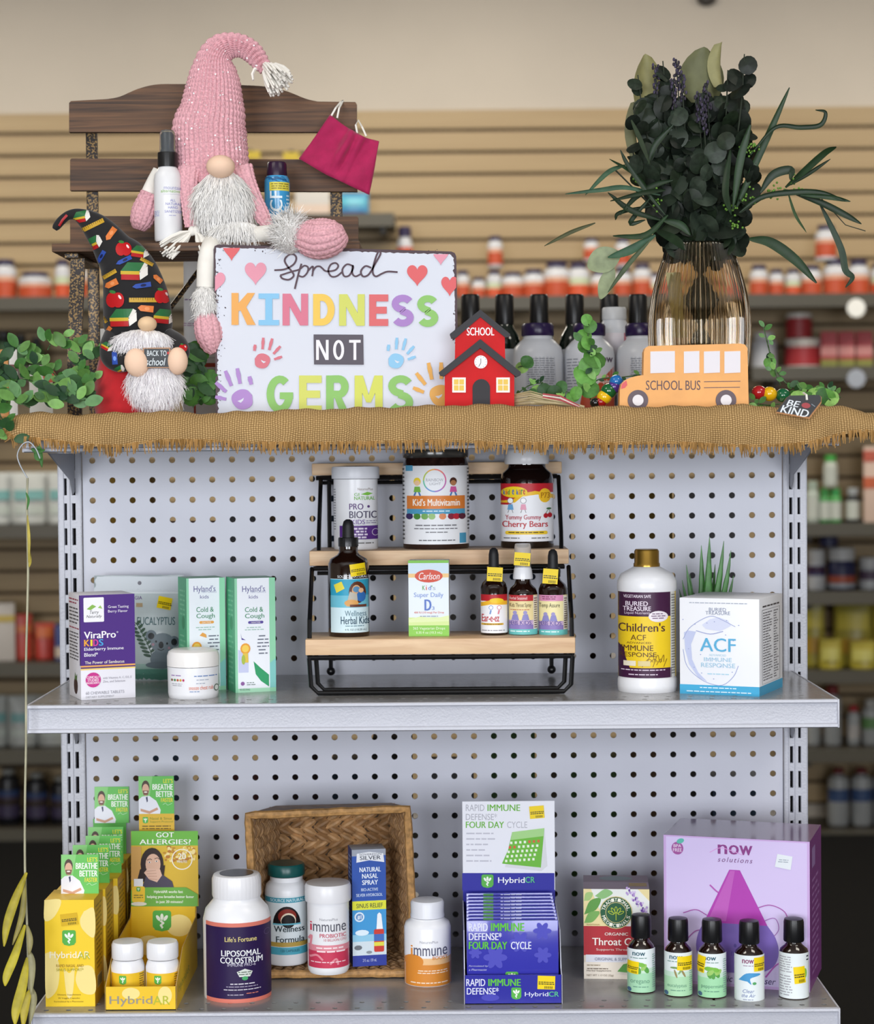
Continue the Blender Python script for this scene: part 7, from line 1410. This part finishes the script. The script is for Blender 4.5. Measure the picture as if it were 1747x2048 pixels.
# ---------------- hanging vine with yellow leaves at the left end
YX = -.322; hv = thing('hanging_vine', 'wire hook with a thin vine and yellow leaves hanging at left', 'hanging garland', (0, 0, 0))
m = MB(); m.tube([at(p[0], p[1], YX) for p in catmull([(80, 917), (72, 898), (58, 884), (44, 890), (35, 908), (38, 925), (48, 945), (55, 956)], 5)], .0008, mat('#8c9094', .4, metal=.3), 6); m.obj('wire_hook', hv)
m = MB(); m.tube([at(p[0], p[1], YX) for p in catmull([(55, 956), (54, 1010), (56, 1130), (55, 1200), (52, 1330), (52, 1480), (50, 1600), (50, 1740), (55, 1880), (60, 2060)], 6)], .0013, mat('#a9a68c', .6, var=.3, scale=30), 6); m.obj('vine', hv)
for p, w_, c in (([(52, 985), (57, 1000), (54, 1020)], 2.5, '#3f7a38'), ([(55, 1030), (58, 1080), (57, 1125)], 3, '#b3a448'), ([(56, 1090), (60, 1120), (58, 1135)], 3, '#b3a448'), ([(53, 1745), (30, 1800), (14, 1850), (8, 1893)], 9, '#a89a28'), ([(50, 1760), (44, 1830), (25, 1890)], 6, '#8a8040'), ([(50, 1850), (30, 1910), (14, 1950), (10, 1972)], 9, '#b3a62a'), ([(54, 1850), (60, 1880), (58, 1910)], 6, '#8c8455'), ([(55, 1915), (45, 1970), (32, 2020), (30, 2050)], 10, '#b0a22c'), ([(58, 1900), (64, 1930), (62, 1990)], 7, '#8f8a66'), ([(60, 1980), (50, 2010), (46, 2055)], 9, '#a8982a'), ([(64, 1975), (68, 2000), (60, 2048)], 6, '#8f8a66')): blade(p, w_, c, 'leaf', (-.004, -.01), hv, YX)
for p in ([(75, 885), (80, 905), (84, 935)], [(70, 900), (74, 915), (82, 920)], [(62, 898), (75, 902), (90, 900)]): blade(p, 5, '#3f6f35', 'leaf', (0, -.004), gl, YX + .01)
# ================================================================== goods on the rear half of the gondola
m_gw = mat('#c9ccd2', .3); m_pur = mat('#241440', .3)
for i, cx in enumerate((1076, 1179, 1283)):
    lb = ['large white supplement bottle with purple lid just right of the schoolhouse', 'large white supplement bottle with orange corner label, middle of three', 'large white supplement bottle with purple lid beside the vase'][i]
    t, mp, s, yb = bottle('supplement_bottle', lb, 'bottle', cx, 860, ZTOP, 50, [
        ('body', m_gw, [(46, 878), (50, 872), (50.5, 712), (47, 696), (36, 684), (30, 679), (29, 672)]), ('lid', m_pur, [(31, 673), (32, 671), (32, 653), (29, 648)], 50)], Y=.135, group='white bottles at the gondola rear')
    a = Art(cx - 50, 690, cx + 50, 860)
    if i == 1: a.poly([(cx + 8, 780), (cx + 49, 733), (cx + 49, 860), (cx - 28, 860), (cx - 12, 772)], '#b5492c').up().text('now', cx + 16, 717, cx + 46, 727, '#4a3a50', .05).text('Silica', cx + 12, 750, cx + 38, 758, '#e8d0c4', .02).text('Complex', cx + 4, 761, cx + 46, 770, '#f2e4dc', .04).micro(cx - 45, 718, cx - 18, 790, 12, '#8a8e98')
    else: a.rect(cx - 24, 716, cx + 36, 800, '#b9bdc6').up().micro(cx - 22, 718, cx + 34, 780, 14, '#7c8088', .9)
    a.build('label', mp(50.2), t, 4)
m_gg = mat('#0c1a12', .1, coat=.5)
for i, cx in enumerate((942, 1010, 1079, 1150, 1219, 1276)):
    t, mp, s, yb = bottle('liquid_bottle', '%s dark green bottle with black cap from the sign, behind the white bottles' % ORD[i], 'bottle', cx, 850, ZTOP, 32, [
        ('body', m_gg, [(30, 868), (33, 862), (33, 690), (29, 672), (19, 656), (17, 648)]), ('cap', m_blk, [(18.5, 650), (19, 646), (18.5, 594), (16, 590)], 40)], Y=.245, group='dark green bottles at the gondola rear')
    a = Art(cx - 30, 700, cx + 30, 800); a.rect(cx - 32, 700, cx + 32, 830, '#c9cdd4' if i % 2 else '#3f5a8a'); a.build('label', mp(33), t, 4)
t, mp, s, yb = bottle('supplement_bottle', 'white bottle with ribbed white cap and pink label edge behind the others', 'bottle', 1229, 850, ZTOP, 32, [('body', m_gw, [(30, 874), (32, 868), (32, 662), (27, 650), (23, 641)]), ('cap', mat('#c4c6c8', .4), [(24, 641), (24.5, 638), (24, 619), (22, 616)], 44)], Y=.19)
a = Art(1197, 660, 1261, 800); a.rect(1198, 668, 1260, 840, '#d9d2d8').rect(1248, 668, 1260, 840, '#b86a78'); a.build('label', mp(32), t, 4)
t, Wd, H, a, fm = carton('supplement_carton', 'white carton with red framed supplement facts behind the school gnome', 'box', 366, 692, 478, 845, ZTOP, 0, .05, '#c4c6ca', Y=.06)
a.rect(366, 716, 478, 724, '#9c3a2c').rect(388, 716, 392, 845, '#9c3a2c').up().text('Supplement', 394, 727, 428, 733, '#2a2a2c', .03).text('Facts', 431, 727, 447, 733, '#2a2a2c', .03).rect(393, 735, 478, 737, '#2a2a2c').micro(394, 740, 474, 800, 10, '#6a6a70', .9, True).micro(368, 728, 387, 800, 10, '#6a6a70', .8, True).rect(366, 705, 478, 706, '#8a8e94'); a.build('printed_front', fm, t)
m = MB(); P0 = at(420, 840, .14); pw = 52 * S(.14); R_ = []; hh = at(420, 502, .14).z - ZTOP
for j in range(10): v = j / 9; R_.append([(pw * math.cos(2 * PI * k / 20) * (1 - .05 * v), .024 * (1 - v) ** .5 * math.sin(2 * PI * k / 20) + .001 * math.sin(2 * PI * k / 20), hh * v) for k in range(20)])
pch = thing('white_pouch', 'tall pale stand-up pouch behind the pink gnome leg', 'pouch', (P0.x, .14, ZTOP)); m.grid(R_, mat('#c6c8cc', .35, var=.04, scale=30), True); m.obj('bag', pch)
a = Art(368, 600, 472, 700); a.micro(372, 600, 400, 606, 1, '#6a4a80').micro(372, 648, 402, 656, 2, '#8a5a8a'); a.build('bag_print', lambda px, py, o: Vector((at(px, py, .14).x - P0.x, -.028 - o, at(px, py, .14).z - ZTOP)), pch)
for i, (x0, y0, x1, c, c2, lb) in enumerate(((180, 650, 214, '#d4d2cc', '#b83a34', 'small white carton with red foot behind the school gnome'), (196, 684, 222, '#2c3152', '#5a6a9a', 'small navy carton behind the red gnome body'), (60, 722, 106, '#b9b4a8', '#a84c2a', 'white carton with orange seal behind the left garland'), (2, 690, 18, '#c88a48', '#e8dcc4', 'narrow orange carton far left above the garland'), (20, 690, 36, '#d8d4cc', '#6a3a34', 'narrow white carton with dark stripe far left above the garland'))):
    t, Wd, H, a, fm = carton('small_carton', lb, 'box', x0, y0, x1, 850, ZTOP, 0, .03, c, Y=.085 if i != 1 else .05)
    if i == 2: a.ell(100, 744, 13, 13, c2)
    elif i == 0: a.rect(x0, 684, x1, 850, c2)
    else: a.rect(x0, y0 + 30, x1, y0 + 44, c2)
    a.build('printed_front', fm, t)
# ================================================================== shop wall: shelves and stock far behind
YF = YW - .15; sF = S(YF)
def wall_shelf(px0, px1, py, lb):
    P0, P1 = at(px0, py, YF), at(px1, py, YF); z = (P0.z + P1.z) / 2; t = thing('wall_shelf', lb, 'shelf', ((P0.x + P1.x) / 2, YW, z)); w_ = (P1.x - P0.x) / 2
    MB().box(-w_, w_, -.30, -.002, -.022, -.001, mat('#38342c', .4)).obj('board', t); MB().box(-w_, w_, -.306, -.3005, -.04, .004, mat('#4a463a', .4)).obj('price_rail', t)
    for q in (-.8, .8): MB().box(q * w_ - .008, q * w_ + .008, -.26, -.002, -.06, -.023, mat('#3a3834', .5)).obj('bracket', t)
    return z
_far = {}
def far(kind, cx, py, hw, top, lb, group, z=None, cap='#2c2444', body='#bdbec2', bands=(), capf=.14, name='stock_bottle', cat='bottle', neck=.72, dy=0):
    P = at(cx, py, YF + dy); z = P.z if z is None else z; H = (py - top) * S(YF + dy); r_ = hw * S(YF + dy)
    t = thing(name, lb, cat, (P.x, YF + dy, z), face_cam(P.x, YF), group)
    if kind == 'bottle':
        hb = H * (1 - capf); MB().lathe([(r_ * .92, 0), (r_, H * .03), (r_, hb * .84), (r_ * .9, hb * .92), (r_ * neck, hb * .97), (r_ * neck, hb)], mat(body, .35), 24).obj('body', t)
        MB().lathe([(r_ * (neck + .08), hb), (r_ * (neck + .08), H * .985), (r_ * (neck - .05), H)], mat(cap, .4), 24).obj('cap', t)
        for v0, v1, c in bands: MB().lathe([(r_ * 1.012, H * v0), (r_ * 1.012, H * v1)], mat(c, .45), 24, caps=False).obj('label', t)
    elif kind == 'bag':
        sec = [(0, 0, 0, r_ * .9, .5), (0, 0, H * .08, r_, .5), (0, 0, H * .5, r_, .42), (0, 0, H * .85, r_ * .98, .2), (0, 0, H, r_ * .97, .03)]
        m = MB(); m.grid(sweep(sec, 24, 16, .4), mat(body, .35, var=.08, scale=20, bump=.3, bscale=40), True); m.obj('bag', t, smooth=180)
        for v0, v1, c in bands:
            m = MB(); m.grid([[(r_ * .8 * u, -(r_ * (.5 if v < .5 else .44 - .5 * (v - .5)) * math.sqrt(max(0, 1 - (u * .8) ** 2)) + .003), H * v) for u in (-1, -.6, -.2, .2, .6, 1)] for v in (v0, (v0 + v1) / 2, v1)], mat(c, .4)); m.obj('print', t)
    else:
        MB().box(-r_, r_, -.05, .05, 0, H, mat(body, .45), .002).obj('box', t)
        for v0, v1, c in bands: MB().box(-r_ * 1.001, r_ * 1.001, -.0515, -.0502, H * v0, H * v1, mat(c, .45)).obj('print', t)
    return t
ORB = [(.10, .48, '#b34a2a'), (.48, .60, '#c99a80')]
def orow(L, py, z, lbf, group, base=0):
    for i, (cx, hw, top) in enumerate(L): far('bottle', cx, py, hw, top, lbf % ORD[i], group, z, bands=ORB if i % 4 != 2 else [(.08, .40, '#c4502c'), (.40, .58, '#b9c2a0')])
zA = wall_shelf(-260, 470, 603, 'far wall shelf of orange-labelled bottles left of the bench'); zA2 = wall_shelf(905, 2010, 598, 'far wall shelf of orange-labelled bottles behind the vase')
orow([(12, 22, 519), (71, 33, 545), (126, 15, 520), (163, 13, 529), (-60, 24, 520)], 603, zA, '%s white and orange bottle on the far shelf left of the bench', 'orange bottles on the far left shelf')
orow([(925, 14, 537), (957, 14, 551), (988, 15, 537), (1025, 22, 541), (1067, 22, 536), (1113, 26, 522), (1157, 22, 524), (1198, 18, 540), (1245, 18, 535), (1284, 19, 526), (1310, 14, 545)], 598, zA2, '%s white and orange bottle from the sign on the far shelf', 'orange bottles on the far right shelf')
orow([(1517, 18, 531), (1552, 15, 540), (1585, 15, 540), (1622, 20, 533), (1669, 23, 522), (1716, 21, 523), (1760, 20, 530)], 598, zA2, '%s white and orange bottle right of the vase on the far shelf', 'orange bottles on the far right shelf')
for cx, top, base, hw, lb in ((990, 473, 536, 15, 'small orange-labelled bottle stacked above others near the sign'), (1182, 477, 523, 15, 'small orange-labelled bottle stacked above others left of the bouquet'), (1245, 477, 535, 15, 'small orange-labelled bottle stacked above others against the bouquet'), (1651, 451, 522, 21, 'orange-labelled bottle stacked above others right of the vase'), (810, 449, 520, 16, 'orange-labelled bottle showing above the sign top edge')):
    if cx == 810: far('bottle', cx, 598, hw, 449, lb, 'stacked orange bottles', zA2 - .0, bands=[(.05, .12, '#b9c2a0'), (.5, .72, '#c4502c')])
    else: far('bottle', cx, base, hw, top, lb, 'stacked orange bottles', bands=ORB)
wall_shelf(700, 900, 598, 'far wall shelf end hidden behind the sign')
zB = wall_shelf(-260, 120, 742, 'far wall shelf of green-labelled bottles at left'); zB2 = wall_shelf(1490, 2010, 738, 'far wall shelf of red tubs at right')
for i, (cx, hw) in enumerate(((8, 17), (42, 15), (74, 13))): far('bottle', cx, 742, hw, 664 + 6 * i, '%s dark bottle with green label on the far left shelf' % ORD[i], 'green-labelled bottles at far left', zB, cap='#17181a', body='#20261f', bands=[(.2, .7, '#3f6a38')], neck=.6)
far('bottle', 1605, 738, 36, 677, 'wide red and white tub on the far right shelf', 'red tubs', zB2, cap='#cfcac2', body='#c9c2bc', bands=[(.12, .72, '#96262c')], capf=.2, neck=.9, name='stock_tub', cat='tub'); far('bottle', 1597, 677, 26, 627, 'smaller red tub stacked on the wide red tub', 'red tubs', cap='#cfcac2', body='#a02a30', bands=[(.1, .7, '#96262c')], capf=.2, neck=.9, name='stock_tub', cat='tub')
for i, cx in enumerate((1657, 1692, 1728)): far('box', cx, 738, 16, 664, '%s red carton beside the far red tubs' % ORD[i], 'red cartons on the far shelf', zB2, body='#a8343a', bands=[(.35, .6, '#d08a84'), (.05, .25, '#7a7a2c')], name='stock_carton', cat='box')
far('bottle', 1527, 738, 24, 664, 'grey-white jar on the far shelf beside the vase', 'jars', zB2, cap='#c9cacc', bands=[(.1, .7, '#b8bac0')], name='stock_jar', cat='jar')
for y, lb in ((616, 'round white disc imitating a glare spot under the upper far shelf'), (757, 'round pale disc imitating a glare spot under the lower far shelf')): m = MB(); m.lathe([(.030, 0), (.031, .004)], mat('#e6e6e0' if y == 616 else '#9aa0aa', .4), 20); m.v = [(v[0], -v[2], v[1]) for v in m.v]; o = m.obj('glare_disc', None, at(1711, y, YW - .31)); tag(o, lb, 'glare disc')  # flat discs added to imitate blurry glare spots
# right-hand bays; lower goods get duller colours that stand in for shade
z1 = wall_shelf(1560, 2010, 1044, 'far wall shelf of green-capped bottles'); z2 = wall_shelf(1560, 2010, 1178, 'far wall shelf of navy jars'); z3 = wall_shelf(1560, 2010, 1332, 'far wall shelf of yellow bags'); z4 = wall_shelf(1560, 2010, 1487, 'far wall shelf of red-capped white bottles')
G1 = [(.1, .62, '#b7bcb4')]
for cx, hw, top, base, cap, body, lb in ((1624, 13, 961, 1044, '#9aa89a', '#aab4aa', 'pale bottle at the left of the far green-capped row'), (1649, 12, 976, 1044, '#2f7a38', '#3f8a48', 'left green-capped bottle on the far right shelf'), (1670, 12, 976, 1044, '#35904a', '#4a9a50', 'right green-capped bottle on the far right shelf'), (1660, 14, 910, 974, '#4aa84a', '#b9bfb4', 'green-capped bottle stacked above two others'), (1705, 14, 967, 1036, '#9a9ea0', '#23262a', 'dark bottle with grey label right of the green caps')):
    far('bottle', cx, base, hw, top, lb, 'bottles on the far herb shelf', z1 if base > 1000 else None, cap=cap, body=body, bands=G1, capf=.2)
far('box', 1742, 1044, 15, 893, 'tall orange and white carton at the right picture edge', 'tall cartons', z1, body='#c9b0a0', bands=[(.45, .6, '#b8562c'), (.8, .95, '#b0503a')], name='stock_carton', cat='box')
for cx, hw, top, base, body, bands, lb in ((1632, 18, 1097, 1178, '#b9bcc0', [(.35, .6, '#3a3560'), (.45, .55, '#6a3a40')], 'white jar with navy band on the far jar shelf'), (1682, 28, 1094, 1178, '#20244a', [(.06, .16, '#9aa0a8'), (.17, .34, '#9c4a34')], 'large navy jar with red stripe on the far jar shelf'), (1656, 19, 1058, 1094, '#1c2044', [(.2, .5, '#2a2f58')], 'navy jar stacked on the larger navy jar'), (1738, 21, 1114, 1178, '#a8acb0', [(.3, .6, '#4a3a50')], 'white jar at the right edge of the jar shelf')):
    far('bottle', cx, base, hw, top, lb, 'jars on the far shelf', z2 if base > 1100 else None, cap='#b4b6b8', body=body, bands=bands, capf=.3, neck=.86, name='stock_jar', cat='jar')
for cx, hw, top, lb, d_ in ((1626, 22, 1190, 'yellow bag beside the upright on the far shelf', 0), (1705, 38, 1196, 'large yellow bag on the far right shelf', 0), (1770, 26, 1196, 'yellow bag at the right picture edge', 0), (1660, 22, 1270, 'small yellow bag in front of the large yellow bag', -.09), (1725, 26, 1275, 'second small yellow bag in front of the large yellow bag', -.09)): far('bag', cx, 1332, hw, top, lb, 'yellow bags on the far shelf', z3, body='#9c9030', bands=[(.55, .8, '#c4b43a'), (.2, .42, '#b08a2a')] if d_ == 0 else [(.3, .7, '#a8a252')], name='stock_bag', cat='bag', dy=d_)
for cx, hw, top, cap, bands, lb in ((1626, 14, 1386, '#6a1a1c', [], 'white bottle half hidden by the upright'), (1664, 18, 1368, '#7a1a1c', [], 'tall white bottle with dark red cap behind the shelf end'), (1706, 13, 1409, '#9c1c20', [(.15, .5, '#b8b4b0')], 'slim white bottle with bright red cap'), (1741, 18, 1397, '#a8a8a4', [(.35, .6, '#5f8a54')], 'white bottle with green label at the right picture edge')): far('bottle', cx, 1487, hw, top, lb, 'white bottles on the far lower shelf', z4, cap=cap, body='#a3a6a6', bands=bands, capf=.16, neck=.6)
wall_shelf(1560, 2010, 1648, 'lowest far wall shelf at right under the jugs'); z5 = at(1700, 1648, YF).z
for i, cx in enumerate((1676, 1722, 1766)): far('bottle', cx, 1648, 21, 1534, '%s white jug with red cap on the lowest far shelf' % ORD[i], 'white jugs on the lowest shelf', z5, cap='#6a1a1c', body='#9c9fa0', bands=[(.42, .64, '#3a5078')], capf=.1, neck=.45, name='stock_jug', cat='jug')  # white jugs greyed: shade of the lowest shelf put into the body colour
# left-hand bays; goods greyed lower down to imitate the dimness there
y1 = wall_shelf(-260, 200, 1050, 'far wall shelf of white and teal bags at left'); y2 = wall_shelf(-260, 200, 1320, 'far wall shelf of red bags at left'); y3 = wall_shelf(-260, 200, 1492, 'far wall shelf of white and teal bags, lower left'); y4 = wall_shelf(-260, 200, 1645, 'far wall shelf of dark bottles at lower left')
TE = [(.48, .66, '#6a9a98'), (.2, .36, '#b4bcb4')]
for i, (cx, hw) in enumerate(((0, 26), (59, 37), (118, 22))): far('bag', cx, 1050, hw, 945, '%s white and teal bag on the upper left far shelf' % ORD[i], 'white and teal bags', y1, body='#b5b8b4', bands=TE, name='stock_bag', cat='bag')
for i, (cx, hw) in enumerate(((-6, 22), (47, 30), (105, 28))): far('bag', cx, 1492, hw, 1390, '%s white and teal bag on the lower left far shelf' % ORD[i], 'white and teal bags', y3, body='#a3a6a2', bands=TE, name='stock_bag', cat='bag')  # same bags as the upper shelf, body darkened to imitate shade
far('box', 8, 1320, 22, 1205, 'white carton with yellow stripe at the left picture edge', 'cartons', y2, body='#b0aaa4', bands=[(.68, .8, '#b09a4a')], name='stock_carton', cat='box')
far('bag', 48, 1320, 17, 1228, 'orange-red bag behind the hanging vine', 'red bags', y2, body='#a8392a', bands=[(.6, .75, '#b8622c')], name='stock_bag', cat='bag'); far('bag', 90, 1320, 20, 1246, 'red bag with orange top beside the upright', 'red bags', y2, body='#a83428', bands=[(.6, .9, '#b85a26')], name='stock_bag', cat='bag'); far('box', 120, 1320, 9, 1250, 'blue carton half hidden by the left upright', 'cartons', y2, body='#2c3a70', bands=[(.1, .4, '#b8a898')], name='stock_carton', cat='box')
for i, (cx, hw) in enumerate(((18, 23), (74, 23), (122, 20))): far('bottle', cx, 1645, hw, 1536 + 8 * i, '%s dark bottle with blue and gold label at lower left' % ORD[i], 'dark bottles at lower left', y4, cap='#8a8a84', body='#16161c', bands=[(.52, .62, '#2c3f66'), (.12, .52, '#3f3650'), (.34, .46, '#5a4a26')], capf=.1, neck=.5)
# small hanging goods seen behind the bench
for x0, x1, y0, y1_, body, bands, lb in ((478, 520, 298, 318, '#b8a02a', [], 'yellow hang tab behind the bench, left'), (566, 598, 300, 322, '#b8a02a', [(.5, 1, '#4a4a44')], 'yellow and grey hang tab behind the bench, right')):
    t = thing('hang_tab', lb, 'hang tab', at((x0 + x1) / 2, y1_, YW - .12)); w_ = (x1 - x0) / 2 * S(YW - .12); h_ = (y1_ - y0) * S(YW - .12); MB().box(-w_, w_, 0, .004, 0, h_ * .8, mat(body, .5)).obj('tab', t); MB().box(-.008, .008, 0.004, .118, h_ * .82, h_, mat('#1c1c1e', .5)).obj('peg_hook', t)
zq = wall_shelf(560, 790, 440, 'far wall shelf glimpsed behind the bench')
far('box', 625, 440, 34, 385, 'white carton with orange figure seen through the bench', 'goods behind bench', zq, body='#b8b4ae', bands=[(.1, .5, '#c4b0a0')], name='stock_carton', cat='box'); far('bag', 704, 440, 34, 386, 'bright blue pouch seen right of the bench', 'goods behind bench', zq, body='#3f86ac', bands=[(.5, .8, '#4aa0b4'), (.1, .3, '#2a4a80')], name='stock_bag', cat='bag')
